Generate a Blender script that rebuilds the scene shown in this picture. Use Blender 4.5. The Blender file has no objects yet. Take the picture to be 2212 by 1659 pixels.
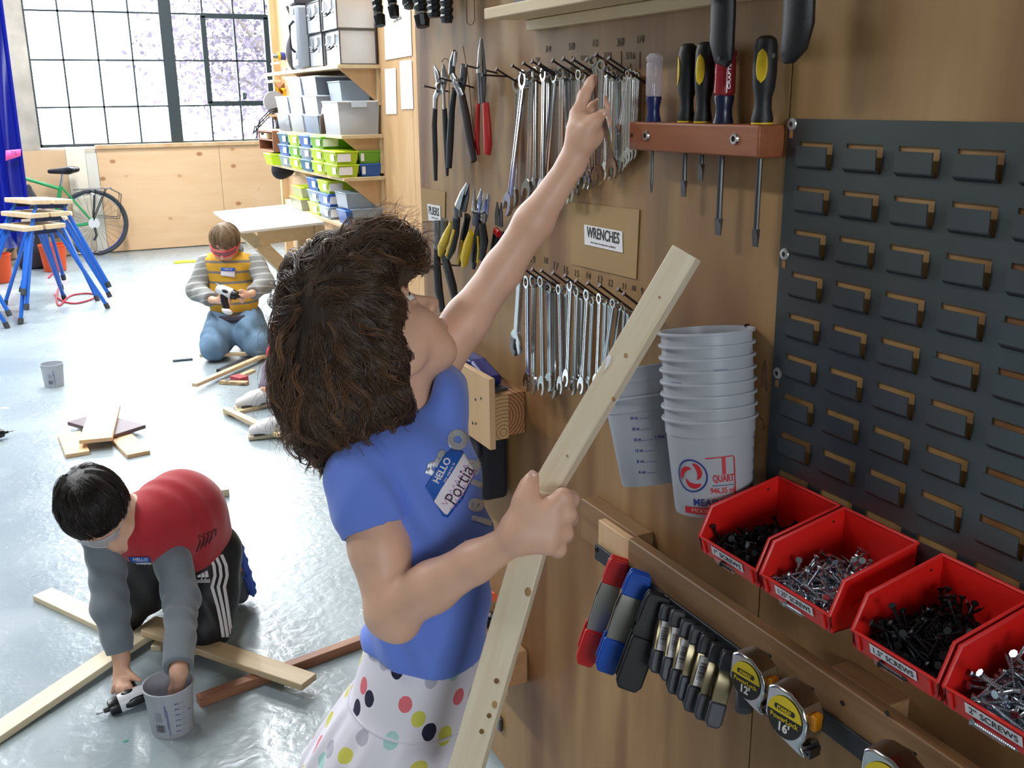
import bpy, bmesh, math, random
import numpy as np
from mathutils import Matrix, Vector
from mathutils.bvhtree import BVHTree
random.seed(7); rng = np.random.default_rng(7)
scn = bpy.context.scene
COL = scn.collection
# ------------------------------------------------------------------ camera
IW, IH, FPX = 2212, 1659, 2164.35
CAMZ = 1.5
def _rot(yaw, pitch, roll):
    cy, sy, cp, sp = math.cos(yaw), math.sin(yaw), math.cos(pitch), math.sin(pitch)
    f = np.array([sy*cp, cy*cp, -sp]); r = np.array([cy, -sy, 0.]); u = np.cross(r, f)
    c, s = math.cos(roll), math.sin(roll)
    return c*r+s*u, -s*r+c*u, f
CR, CU, CF = _rot(.4563027, .2767418, -.0118909)
cam_d = bpy.data.cameras.new('camera'); cam = bpy.data.objects.new('camera', cam_d); COL.objects.link(cam)
cam_d.sensor_fit = 'HORIZONTAL'; cam_d.sensor_width = 36; cam_d.lens = FPX/IW*36; cam_d.clip_start = .02; cam_d.clip_end = 200
cam.matrix_world = Matrix(((CR[0], CU[0], -CF[0], 0), (CR[1], CU[1], -CF[1], 0), (CR[2], CU[2], -CF[2], CAMZ), (0, 0, 0, 1)))
scn.camera = cam
# ------------------------------------------------------------------ world, light, exposure
vs = scn.view_settings
scn.display_settings.display_device = 'sRGB'
vs.view_transform = 'Standard'; vs.look = 'None'; vs.gamma = 1.0; vs.use_curve_mapping = False
vs.exposure = EXPOSURE = 0.0
world = bpy.data.worlds.new('overcast'); scn.world = world; world.use_nodes = True
_bg = world.node_tree.nodes['Background']
_bg.inputs[0].default_value = (.93, .97, 1.0, 1); _bg.inputs[1].default_value = 20.0
def portal(loc, rot, sx, sy):
    l = bpy.data.lights.new('window_portal', 'AREA'); l.shape = 'RECTANGLE'; l.size = sx; l.size_y = sy
    l.cycles.is_portal = True
    o = bpy.data.objects.new('window_portal', l); COL.objects.link(o); o.location = loc; o.rotation_euler = rot
ROOM_X0, ROOM_Y0, ROOM_Y1, ROOM_Z = -6.0, -5.0, 11.3, 4.6
portal((.85, 11.22, 2.75), (-math.pi/2, 0, 0), 7.2, 3.3)      # back windows
portal((-.55, -4.95, 2.45), (math.pi/2, 0, 0), 2.2, 1.7)      # small window behind the camera
# ------------------------------------------------------------------ pixel -> place helpers (photo frame 2212x1659)
def ray(px, py):
    return CF + CR*(px-IW/2)/FPX - CU*(py-IH/2)/FPX
C0 = np.array([0, 0, CAMZ])
def PD(px, py, dep): return C0 + ray(px, py)*dep                  # at a distance along the view axis
def PX(px, py, x=None):
    d = ray(px, py); return C0 + d*((TW if x is None else x)/d[0])
def PY(px, py, y): d = ray(px, py); return C0 + d*(y/d[1])
def PZ(px, py, z=0.): d = ray(px, py); return C0 + d*((z-CAMZ)/d[2])
def RP(n, dep): return n*dep/FPX
def pix(p):
    d = np.asarray(p)-C0; z = d@CF
    return IW/2+FPX*(d@CR)/z, IH/2-FPX*(d@CU)/z, z
TW = .853      # tool wall plane
SW = 2.15      # shelf wall plane
BW = 11.3      # window wall plane
# ------------------------------------------------------------------ materials
MATS = {}
def _new(name):
    m = bpy.data.materials.new(name); m.use_nodes = True
    nt = m.node_tree; b = nt.nodes['Principled BSDF']; MATS[name] = m
    return m, nt, b
def lin(c):
    return tuple((x/12.92 if x <= .04045 else ((x+.055)/1.055)**2.4) for x in c)
def hexc(s): return lin(tuple(int(s[i:i+2], 16)/255 for i in (0, 2, 4)))
def M(name, col, rough=.5, metal=0., var=.0, vscale=20., bump=0., bscale=200., sss=0., trans=0., alpha=1., coat=0., emit=0., sheen=0., stretch=(1, 1, 1), spec=None):
    if name in MATS: return MATS[name]
    if isinstance(col, str): col = hexc(col)
    m, nt, b = _new(name); N = nt.nodes; L = nt.links
    b.inputs['Base Color'].default_value = (*col, 1); b.inputs['Roughness'].default_value = rough
    b.inputs['Metallic'].default_value = metal
    if spec is not None: b.inputs['Specular IOR Level'].default_value = spec
    if sss: b.inputs['Subsurface Weight'].default_value = sss; b.inputs['Subsurface Radius'].default_value = (.012, .005, .003); b.inputs['Subsurface Scale'].default_value = 1
    if trans: b.inputs['Transmission Weight'].default_value = trans
    if alpha < 1: b.inputs['Alpha'].default_value = alpha
    if coat: b.inputs['Coat Weight'].default_value = coat
    if sheen: b.inputs['Sheen Weight'].default_value = sheen
    if emit: b.inputs['Emission Color'].default_value = (*col, 1); b.inputs['Emission Strength'].default_value = emit
    tc = N.new('ShaderNodeTexCoord'); mp = N.new('ShaderNodeMapping'); mp.inputs['Scale'].default_value = stretch
    L.new(tc.outputs['Object'], mp.inputs[0])
    if var:
        n = N.new('ShaderNodeTexNoise'); n.inputs['Scale'].default_value = vscale; n.inputs['Detail'].default_value = 5
        L.new(mp.outputs[0], n.inputs['Vector'])
        r = N.new('ShaderNodeValToRGB'); r.color_ramp.elements[0].position = .3; r.color_ramp.elements[1].position = .7
        r.color_ramp.elements[0].color = (*[c*(1-var) for c in col], 1); r.color_ramp.elements[1].color = (*[min(1, c*(1+var)) for c in col], 1)
        L.new(n.outputs['Fac'], r.inputs[0]); L.new(r.outputs[0], b.inputs['Base Color'])
    if bump:
        n2 = N.new('ShaderNodeTexNoise'); n2.inputs['Scale'].default_value = bscale; n2.inputs['Detail'].default_value = 4
        L.new(mp.outputs[0], n2.inputs['Vector'])
        bp = N.new('ShaderNodeBump'); bp.inputs['Strength'].default_value = bump; bp.inputs['Distance'].default_value = .004
        L.new(n2.outputs['Fac'], bp.inputs['Height']); L.new(bp.outputs[0], b.inputs['Normal'])
    return m
def wood(name, light, dark, scale=(30, 30, 2.2), knots=0., knotc='6b3f22', rough=.55, streak=.5, figure=0., figc=None):
    """grain runs along the axis with the small scale"""
    if name in MATS: return MATS[name]
    light = hexc(light) if isinstance(light, str) else light; dark = hexc(dark) if isinstance(dark, str) else dark
    m, nt, b = _new(name); N = nt.nodes; L = nt.links
    b.inputs['Roughness'].default_value = rough
    tc = N.new('ShaderNodeTexCoord'); mp = N.new('ShaderNodeMapping'); mp.inputs['Scale'].default_value = scale
    L.new(tc.outputs['Object'], mp.inputs[0])
    n = N.new('ShaderNodeTexNoise'); n.inputs['Scale'].default_value = 1.; n.inputs['Detail'].default_value = 7; n.inputs['Roughness'].default_value = .62; n.inputs['Distortion'].default_value = .5
    L.new(mp.outputs[0], n.inputs['Vector'])
    r = N.new('ShaderNodeValToRGB'); r.color_ramp.elements[0].position = .5-.25*streak-.02; r.color_ramp.elements[1].position = .5+.3*streak
    r.color_ramp.elements[0].color = (*dark, 1); r.color_ramp.elements[1].color = (*light, 1)
    L.new(n.outputs['Fac'], r.inputs[0]); out = r.outputs[0]
    if figure:
        mp2 = N.new('ShaderNodeMapping'); mp2.inputs['Scale'].default_value = tuple(s*.5 for s in scale); L.new(tc.outputs['Object'], mp2.inputs[0])
        n3 = N.new('ShaderNodeTexNoise'); n3.inputs['Scale'].default_value = 1.; n3.inputs['Detail'].default_value = 2; n3.inputs['Distortion'].default_value = .9
        L.new(mp2.outputs[0], n3.inputs['Vector'])
        r3 = N.new('ShaderNodeValToRGB'); r3.color_ramp.elements[0].position = .5; r3.color_ramp.elements[1].position = .64
        r3.color_ramp.elements[0].color = (0, 0, 0, 1); r3.color_ramp.elements[1].color = (figure,)*3+(1,)
        L.new(n3.outputs['Fac'], r3.inputs[0])
        mx = N.new('ShaderNodeMixRGB'); mx.inputs[2].default_value = (*hexc(figc), 1)
        L.new(r3.outputs[0], mx.inputs[0]); L.new(out, mx.inputs[1]); out = mx.outputs[0]
    if knots:
        mp3 = N.new('ShaderNodeMapping'); k = knots; mp3.inputs['Scale'].default_value = k; L.new(tc.outputs['Object'], mp3.inputs[0])
        v = N.new('ShaderNodeTexVoronoi'); v.inputs['Scale'].default_value = 1.; v.inputs['Randomness'].default_value = 1
        L.new(mp3.outputs[0], v.inputs['Vector'])
        r4 = N.new('ShaderNodeValToRGB'); r4.color_ramp.elements[0].position = .08; r4.color_ramp.elements[1].position = .17
        r4.color_ramp.elements[0].color = (.85,)*3+(1,); r4.color_ramp.elements[1].color = (0, 0, 0, 1)
        L.new(v.outputs['Distance'], r4.inputs[0])
        mx = N.new('ShaderNodeMixRGB'); mx.inputs[2].default_value = (*hexc(knotc), 1)
        L.new(r4.outputs[0], mx.inputs[0]); L.new(out, mx.inputs[1]); out = mx.outputs[0]
    L.new(out, b.inputs['Base Color'])
    bp = N.new('ShaderNodeBump'); bp.inputs['Strength'].default_value = .12; bp.inputs['Distance'].default_value = .002
    L.new(n.outputs['Fac'], bp.inputs['Height']); L.new(bp.outputs[0], b.inputs['Normal'])
    return m
def clearmat(name, tint, alpha=.35, rough=.2):
    """cloudy clear plastic / glass: transparent mixed with a glossy-diffuse sheet"""
    if name in MATS: return MATS[name]
    tint = hexc(tint) if isinstance(tint, str) else tint
    m, nt, b = _new(name); N = nt.nodes; L = nt.links
    b.inputs['Base Color'].default_value = (*tint, 1); b.inputs['Roughness'].default_value = rough
    tr = N.new('ShaderNodeBsdfTransparent'); tr.inputs[0].default_value = (*[.5+.5*c for c in tint], 1)
    mx = N.new('ShaderNodeMixShader'); mx.inputs[0].default_value = alpha
    L.new(tr.outputs[0], mx.inputs[1]); L.new(b.outputs[0], mx.inputs[2]); L.new(mx.outputs[0], N['Material Output'].inputs[0])
    return m
# ------------------------------------------------------------------ mesh builder
class MB:
    def __init__(s): s.v = []; s.f = []
    def add(s, vs, fs, mat=None):
        o = len(s.v)
        s.v += [tuple(mat @ Vector(p)) if mat is not None else tuple(p) for p in vs]
        s.f += [tuple(i+o for i in f) for f in fs]; return s
    def box(s, c, d, mat=None, taper=1.):
        x, y, z = d[0]/2, d[1]/2, d[2]/2; t = taper
        P = [(-x, -y, -z), (x, -y, -z), (x, y, -z), (-x, y, -z), (-x*t, -y*t, z), (x*t, -y*t, z), (x*t, y*t, z), (-x*t, y*t, z)]
        P = [(p[0]+c[0], p[1]+c[1], p[2]+c[2]) for p in P]
        return s.add(P, [(0, 3, 2, 1), (4, 5, 6, 7), (0, 1, 5, 4), (1, 2, 6, 5), (2, 3, 7, 6), (3, 0, 4, 7)], mat)
    def span(s, a, b, mat=None):
        return s.box([(a[i]+b[i])/2 for i in range(3)], [abs(b[i]-a[i]) for i in range(3)], mat)
    def beam(s, a, b, w, h, up=(0, 0, 1)):
        a = Vector(a); b = Vector(b); d = b-a; L = d.length
        return s.box((L/2, 0, 0), (L, w, h), frame(a, d, up))
    def tube(s, pts, r, n=8, caps=True, closed=False):
        pts = [Vector(p) for p in pts]; m = len(pts); R = r if hasattr(r, '__len__') else [r]*m
        ref = None; vs = []; fs = []
        for i, p in enumerate(pts):
            if closed: t = pts[(i+1) % m]-pts[i-1]
            else: t = pts[min(i+1, m-1)]-pts[max(i-1, 0)]
            if t.length < 1e-9: t = Vector((0, 0, 1))
            t.normalize()
            if ref is None: ref = Vector((0, 0, 1)) if abs(t.z) < .9 else Vector((1, 0, 0))
            x = t.cross(ref); x = x.normalized() if x.length > 1e-6 else t.orthogonal().normalized(); y = t.cross(x)
            for k in range(n):
                a = 2*math.pi*k/n; vs.append(p+(x*math.cos(a)+y*math.sin(a))*R[i])
        for i in range(m if closed else m-1):
            j = (i+1) % m
            for k in range(n): fs.append((i*n+k, i*n+(k+1) % n, j*n+(k+1) % n, j*n+k))
        if caps and not closed: fs.append(tuple(range(n-1, -1, -1))); fs.append(tuple((m-1)*n+k for k in range(n)))
        return s.add(vs, fs)
    def cyl(s, a, b, ra, rb=None, n=14): return s.tube([a, b], [ra, ra if rb is None else rb], n)
    def lathe(s, prof, n=24, mat=None, caps=(True, True)):
        vs = []; fs = []; m = len(prof)
        for r, z in prof:
            for k in range(n):
                a = 2*math.pi*k/n; vs.append((r*math.cos(a), r*math.sin(a), z))
        for i in range(m-1):
            for k in range(n): fs.append((i*n+k, i*n+(k+1) % n, (i+1)*n+(k+1) % n, (i+1)*n+k))
        if caps[0]: fs.append(tuple(range(n-1, -1, -1)))
        if caps[1]: fs.append(tuple((m-1)*n+k for k in range(n)))
        return s.add(vs, fs, mat)
    def prism(s, poly, t, mat=None):
        n = len(poly)
        vs = [(x, y, -t/2) for x, y in poly]+[(x, y, t/2) for x, y in poly]
        fs = [tuple(range(n-1, -1, -1)), tuple(range(n, 2*n))]+[(i, (i+1) % n, n+(i+1) % n, n+i) for i in range(n)]
        return s.add(vs, fs, mat)
    def sph(s, c, r, n=12, m=8, mat=None):
        r = r if hasattr(r, '__len__') else (r,)*3; vs = [(c[0], c[1], c[2]-r[2])]; fs = []
        for i in range(1, m):
            p = math.pi*i/m
            for k in range(n): a = 2*math.pi*k/n; vs.append((c[0]+r[0]*math.sin(p)*math.cos(a), c[1]+r[1]*math.sin(p)*math.sin(a), c[2]-r[2]*math.cos(p)))
        vs.append((c[0], c[1], c[2]+r[2])); T = len(vs)-1
        for k in range(n):
            fs.append((0, 1+(k+1) % n, 1+k)); fs.append((T, 1+(m-2)*n+k, 1+(m-2)*n+(k+1) % n))
            for i in range(m-2): a = 1+i*n; fs.append((a+k, a+(k+1) % n, a+n+(k+1) % n, a+n+k))
        return s.add(vs, fs, mat)
    def sheet(s, grid, t=0.):
        """grid[i][j] of points -> surface, optional thickness along z handled by solidify"""
        m = len(grid); n = len(grid[0]); vs = [p for row in grid for p in row]
        return s.add(vs, [(i*n+j, i*n+j+1, (i+1)*n+j+1, (i+1)*n+j) for i in range(m-1) for j in range(n-1)])
def frame(o, xd, up=(0, 0, 1)):
    """matrix with local x along xd, local z near up"""
    x = Vector(xd).normalized(); u = Vector(up); y = u.cross(x)
    if y.length < 1e-5: y = Vector((0, 1, 0)).cross(x) if abs(x.y) < .9 else Vector((1, 0, 0)).cross(x)
    y.normalize(); z = x.cross(y)
    return Matrix(((x[0], y[0], z[0], o[0]), (x[1], y[1], z[1], o[1]), (x[2], y[2], z[2], o[2]), (0, 0, 0, 1)))
def basis(o, x, y, z):
    return Matrix(((x[0], y[0], z[0], o[0]), (x[1], y[1], z[1], o[1]), (x[2], y[2], z[2], o[2]), (0, 0, 0, 1)))
def wallm(o, normal_out=0.): return basis((o[0]-normal_out, o[1], o[2]), (0, -1, 0), (0, 0, 1), (-1, 0, 0))   # text/prism plane on the tool wall: right=-y, up=z, out=-x
def tag(o, label=None, cat=None, group=None, kind=None):
    if label: o['label'] = label
    if cat: o['category'] = cat
    if group: o['group'] = group
    if kind: o['kind'] = kind
    return o
def mkmesh(name, mb, mat, smooth=35):
    me = bpy.data.meshes.new(name)
    me.from_pydata(mb.v if isinstance(mb, MB) else mb[0], [], mb.f if isinstance(mb, MB) else mb[1]); me.validate(); 
    if mat: me.materials.append(mat)
    if smooth: 
        me.shade_smooth(); me.set_sharp_from_angle(angle=math.radians(smooth))
    me.update(); return me
def obj(name, mb, mat, parent=None, bevel=0., smooth=35, recalc=True, solid=0., mw=None):
    me = mkmesh(name, mb, mat, smooth)
    if recalc and len(me.polygons) < 60000:
        bm = bmesh.new(); bm.from_mesh(me); bmesh.ops.recalc_face_normals(bm, faces=bm.faces); bm.to_mesh(me); bm.free()
    o = bpy.data.objects.new(name, me); COL.objects.link(o)
    if parent is not None:
        o.parent = parent; o.matrix_parent_inverse = parent.matrix_world.inverted()
    if mw is not None: o.matrix_world = mw
    if solid: md = o.modifiers.new('solid', 'SOLIDIFY'); md.thickness = solid; md.offset = 0
    if bevel: md = o.modifiers.new('bevel', 'BEVEL'); md.width = bevel; md.segments = 2; md.limit_method = 'ANGLE'; md.angle_limit = math.radians(40)
    return o
def thing(name, label, cat, loc=(0, 0, 0), group=None):
    o = bpy.data.objects.new(name, None); COL.objects.link(o); o.empty_display_size = .05
    o.matrix_world = Matrix.Translation(Vector(loc))
    return tag(o, label, cat, group)
def struct(name, mb, mat, label=None, parent=None, **k):
    o = obj(name, mb, mat, parent, **k)
    if parent is None: tag(o, label, None, None, 'structure'); 
    return o
def clone(o, mw, parent=None):
    """copy of a thing with its parts and sub-parts, placed by a world matrix (no bpy.ops)"""
    c = o.copy(); COL.objects.link(c); c.parent = parent
    if parent is not None: c.matrix_parent_inverse = o.matrix_parent_inverse.copy()
    if mw is not None: c.matrix_world = mw
    for ch in o.children: clone(ch, None, c)
    return c
_fontcache = {}
def textmesh(s, size=1., ext=0.0, align='CENTER', bold=0., res=3, shear=0.):
    cu = bpy.data.curves.new('t', 'FONT'); cu.body = s; cu.size = size; cu.extrude = ext; cu.align_x = align; cu.align_y = 'CENTER'; cu.offset = bold*size; cu.resolution_u = res; cu.shear = shear
    o = bpy.data.objects.new('t', cu); COL.objects.link(o)
    dg = bpy.context.evaluated_depsgraph_get(); dg.update()
    me = bpy.data.meshes.new_from_object(o.evaluated_get(dg)); bpy.data.objects.remove(o); bpy.data.curves.remove(cu)
    vs = [tuple(v.co) for v in me.vertices]; fs = [tuple(p.vertices) for p in me.polygons]; bpy.data.meshes.remove(me)
    return vs, fs
def text(name, s, mat, parent, mw, size, ext=.0003, align='CENTER', bold=0., fitw=None, shear=0., squash=1.):
    vs, fs = textmesh(s, size, ext, align, bold, shear=shear)
    if fitw:
        w = max(v[0] for v in vs)-min(v[0] for v in vs); k = fitw/w; vs = [(v[0]*k, v[1]*squash, v[2]) for v in vs]
    vs = [tuple(mw @ Vector(v)) for v in vs]
    o = obj(name, (vs, fs), mat, parent, smooth=0, recalc=False); return o
# ------------------------------------------------------------------ implicit-surface sculpting (numpy surface nets)
class SDF:
    def __init__(s, lo, hi, vox):
        s.lo = np.array(lo, float); s.vox = vox
        s.n = np.ceil((np.array(hi)-s.lo)/vox).astype(int)+1
        s.F = np.full(s.n, .05, np.float32)
    def _blk(s, lo, hi):
        a = np.clip(np.floor((np.array(lo)-s.lo)/s.vox).astype(int), 0, s.n); b = np.clip(np.ceil((np.array(hi)-s.lo)/s.vox).astype(int)+1, 0, s.n)
        if (b <= a).any(): return None, None
        g = np.meshgrid(*[s.lo[i]+np.arange(a[i], b[i])*s.vox for i in range(3)], indexing='ij', sparse=True)
        return tuple(slice(a[i], b[i]) for i in range(3)), g
    def _put(s, sl, d, k, op):
        A = s.F[sl]; d = d.astype(np.float32)
        if op == 'u':
            if k <= 0: s.F[sl] = np.minimum(A, d)
            else:
                hh = np.clip(.5+.5*(A-d)/k, 0, 1); s.F[sl] = A+(d-A)*hh-k*hh*(1-hh)
        elif op == 's':
            k = max(k, 1e-5); hh = np.clip(.5-.5*(A+d)/k, 0, 1); s.F[sl] = A+(-d-A)*hh+k*hh*(1-hh)
    def cap(s, a, b, ra, rb=None, k=.01, op='u'):
        rb = ra if rb is None else rb; a = np.asarray(a, float); b = np.asarray(b, float); m = max(ra, rb)+k+3*s.vox
        sl, g = s._blk(np.minimum(a, b)-m, np.maximum(a, b)+m)
        if sl is None: return s
        ba = b-a; L = ba@ba+1e-12; q = [g[i]-a[i] for i in range(3)]
        t = np.clip((q[0]*ba[0]+q[1]*ba[1]+q[2]*ba[2])/L, 0, 1)
        d = np.sqrt((q[0]-t*ba[0])**2+(q[1]-t*ba[1])**2+(q[2]-t*ba[2])**2)-(ra+(rb-ra)*t)
        s._put(sl, d, k, op); return s
    def chain(s, pts, rs, k=.01, op='u'):
        for i in range(len(pts)-1): s.cap(pts[i], pts[i+1], rs[i], rs[i+1], k, op)
        return s
    def ell(s, c, r, R=None, k=.01, op='u'):
        c = np.asarray(c, float); r = np.asarray(r, float); R = np.eye(3) if R is None else np.asarray(R, float)   # rows of R: local axes
        e = np.sqrt((R.T**2)@(r**2))+k+3*s.vox
        sl, g = s._blk(c-e, c+e)
        if sl is None: return s
        q = [g[i]-c[i] for i in range(3)]; l = [(R[j][0]*q[0]+R[j][1]*q[1]+R[j][2]*q[2]) for j in range(3)]
        k0 = np.sqrt(sum((l[j]/r[j])**2 for j in range(3))); k1 = np.sqrt(sum((l[j]/r[j]**2)**2 for j in range(3)))+1e-9
        s._put(sl, k0*(k0-1)/k1, k, op); return s
    def box(s, c, hs, R=None, rad=.005, k=.01, op='u'):
        c = np.asarray(c, float); hs = np.asarray(hs, float)-rad; R = np.eye(3) if R is None else np.asarray(R, float)
        e = np.abs(R.T)@(hs+rad)+k+3*s.vox
        sl, g = s._blk(c-e, c+e)
        if sl is None: return s
        q = [g[i]-c[i] for i in range(3)]; l = [np.abs(R[j][0]*q[0]+R[j][1]*q[1]+R[j][2]*q[2])-hs[j] for j in range(3)]
        d = np.sqrt(sum(np.maximum(x, 0)**2 for x in l))+np.minimum(np.maximum(np.maximum(l[0], l[1]), l[2]), 0)-rad
        s._put(sl, d, k, op); return s
    def half(s, p, n, k=.004):
        """cut away the side the normal n points to"""
        p = np.asarray(p, float); n = np.asarray(n, float)/np.linalg.norm(n)
        sl, g = s._blk(s.lo, s.lo+s.n*s.vox)
        d = sum((g[i]-p[i])*n[i] for i in range(3)); A = s.F
        hh = np.clip(.5+.5*(d-A)/k, 0, 1); s.F = (A+(d-A)*hh+k*hh*(1-hh)).astype(np.float32); return s
    def disp(s, fn):
        sl, g = s._blk(s.lo, s.lo+s.n*s.vox); s.F = (s.F+fn(*g)).astype(np.float32); return s
    def mesh(s, smooth=2):
        F = s.F.copy(); 
        for ax in range(3):
            i0 = [slice(None)]*3; i0[ax] = 0; F[tuple(i0)] = .05; i0[ax] = -1; F[tuple(i0)] = .05
        ins = F < 0; n = np.array(F.shape)-1
        cnt = np.zeros(n, np.uint8)
        for dx in (0, 1):
            for dy in (0, 1):
                for dz in (0, 1): cnt += ins[dx:dx+n[0], dy:dy+n[1], dz:dz+n[2]]
        act = (cnt > 0) & (cnt < 8); idx = np.argwhere(act); vid = np.full(n, -1, np.int64); vid[act] = np.arange(len(idx))
        acc = np.zeros((len(idx), 3)); c = np.zeros(len(idx))
        cor = [(a, b, d) for a in (0, 1) for b in (0, 1) for d in (0, 1)]
        val = {q: F[idx[:, 0]+q[0], idx[:, 1]+q[1], idx[:, 2]+q[2]] for q in cor}
        for q in cor:
            for ax in range(3):
                if q[ax] == 0:
                    q2 = list(q); q2[ax] = 1; q2 = tuple(q2); va, vb = val[q], val[q2]; w = (va < 0) != (vb < 0)
                    t = np.where(w, va/np.where(w, va-vb, 1), 0)
                    p = np.zeros((len(idx), 3)); p[:] = q; p[:, ax] += t
                    acc[w] += p[w]; c[w] += 1
        V = s.lo+(idx+acc/c[:, None])*s.vox
        Fs = []
        for ax in range(3):
            o1, o2 = [(1, 2), (2, 0), (0, 1)][ax]
            sA = [slice(1, -1)]*3; sA[ax] = slice(0, -1); sB = [slice(1, -1)]*3; sB[ax] = slice(1, None)
            a = ins[tuple(sA)]; b = ins[tuple(sB)]; E = np.argwhere(a != b)
            if not len(E): continue
            fl = a[tuple(E.T)]; base = E.copy()
            for j in range(3):
                if j != ax: base[:, j] += 1
            def g(d1, d2):
                q = base.copy(); q[:, o1] -= d1; q[:, o2] -= d2; return vid[q[:, 0], q[:, 1], q[:, 2]]
            Q = np.stack([g(1, 1), g(0, 1), g(0, 0), g(1, 0)], 1); Q[~fl] = Q[~fl][:, ::-1]; Fs.append(Q)
        Q = np.concatenate(Fs); Q = Q[(Q >= 0).all(1)]
        for _ in range(smooth):
            S = np.zeros_like(V); c = np.zeros(len(V))
            for i in range(4):
                a, b = Q[:, i], Q[:, (i+1) % 4]
                for j in range(3):
                    S[:, j] += np.bincount(a, V[b, j], len(V))+np.bincount(b, V[a, j], len(V))
                c += np.bincount(a, minlength=len(V))+np.bincount(b, minlength=len(V))
            V = V*.4+.6*S/np.maximum(c, 1)[:, None]
        return V, Q
    def sample(s, P):
        q = (P-s.lo)/s.vox; i = np.clip(np.floor(q).astype(int), 0, s.n-2); t = np.clip(q-i, 0, 1); r = 0
        for a in (0, 1):
            for b in (0, 1):
                for c in (0, 1):
                    w = (t[:, 0] if a else 1-t[:, 0])*(t[:, 1] if b else 1-t[:, 1])*(t[:, 2] if c else 1-t[:, 2])
                    r = r+w*s.F[i[:, 0]+a, i[:, 1]+b, i[:, 2]+c]
        return r
    def grad(s, P):
        e = s.vox; g = np.stack([s.sample(P+np.eye(3)[i]*e)-s.sample(P-np.eye(3)[i]*e) for i in range(3)], 1)
        return g/(np.linalg.norm(g, axis=1, keepdims=True)+1e-9)
def npobj(name, V, Q, mat, parent=None, smooth=True):
    me = bpy.data.meshes.new(name); nv = len(V); nf = len(Q); w = Q.shape[1]
    me.vertices.add(nv); me.vertices.foreach_set('co', np.ascontiguousarray(V, np.float32).ravel())
    me.loops.add(nf*w); me.loops.foreach_set('vertex_index', np.ascontiguousarray(Q, np.int32).ravel())
    me.polygons.add(nf); me.polygons.foreach_set('loop_start', np.arange(0, nf*w, w, dtype=np.int32))
    me.update(calc_edges=True); me.validate()
    for m in (mat if isinstance(mat, (list, tuple)) else [mat]): me.materials.append(m)
    if smooth: me.shade_smooth()
    o = bpy.data.objects.new(name, me); COL.objects.link(o)
    if parent is not None: o.parent = parent; o.matrix_parent_inverse = parent.matrix_world.inverted()
    return o
# ================================================================== base materials
PLY = wood('tool_wall_plywood', 'a98657', '8b673d', (9, 9, 1.1), rough=.5, streak=.6, figure=.8, figc='6e4220')
PLY2 = wood('pale_plywood', 'ddbd93', 'c39c6e', (7, 7, 1.2), rough=.55, streak=.8, figure=.35, figc='bb8a58')
PLYK = wood('knotty_plywood', 'e6c69f', 'd8ae80', (1.1, 7, 7), knots=(4.2, .01, 6.), knotc='9c6236', rough=.6, streak=.9)
PINE = wood('pine', 'ddc7a0', 'c9ad80', (22, 22, 22), rough=.55, streak=.9)
PINEX = {'x': wood('pine_x', 'e0cca6', 'ccb184', (3, 40, 40), rough=.5, streak=.9), 'y': wood('pine_y', 'e0cca6', 'ccb184', (40, 3, 40), rough=.5, streak=.9), 'z': wood('pine_z', 'ddc7a2', 'c6aa80', (40, 40, 3), rough=.5, streak=.9)}
CEDAR = wood('reddish_wood', 'a87757', '7d5036', (40, 5, 40), rough=.6, streak=.8)
BROWNW = wood('brown_rack_wood', '9c5b38', '7e4426', (50, 6, 50), rough=.5, streak=.8)
RAILW = wood('worn_rail_wood', '9a7650', '7a5936', (40, 4, 40), rough=.55, streak=.8)
FLOORM = None
STEEL = M('chrome_steel', 'c9cccf', .16, 1.0, var=.12, vscale=60)
DSTEEL = M('dark_steel', '6d7073', .35, 1.0)
BLACKP = M('black_rubber', '17181b', .5, bump=.1, bscale=500)
BLACKS = M('black_plastic', '141518', .32)
WHITE = M('white_paper', 'ecebee', .7)
INK = M('black_ink', '1a1716', .6)
NAILM = M('dark_nail', '3b2f30', .45, .8)
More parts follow.
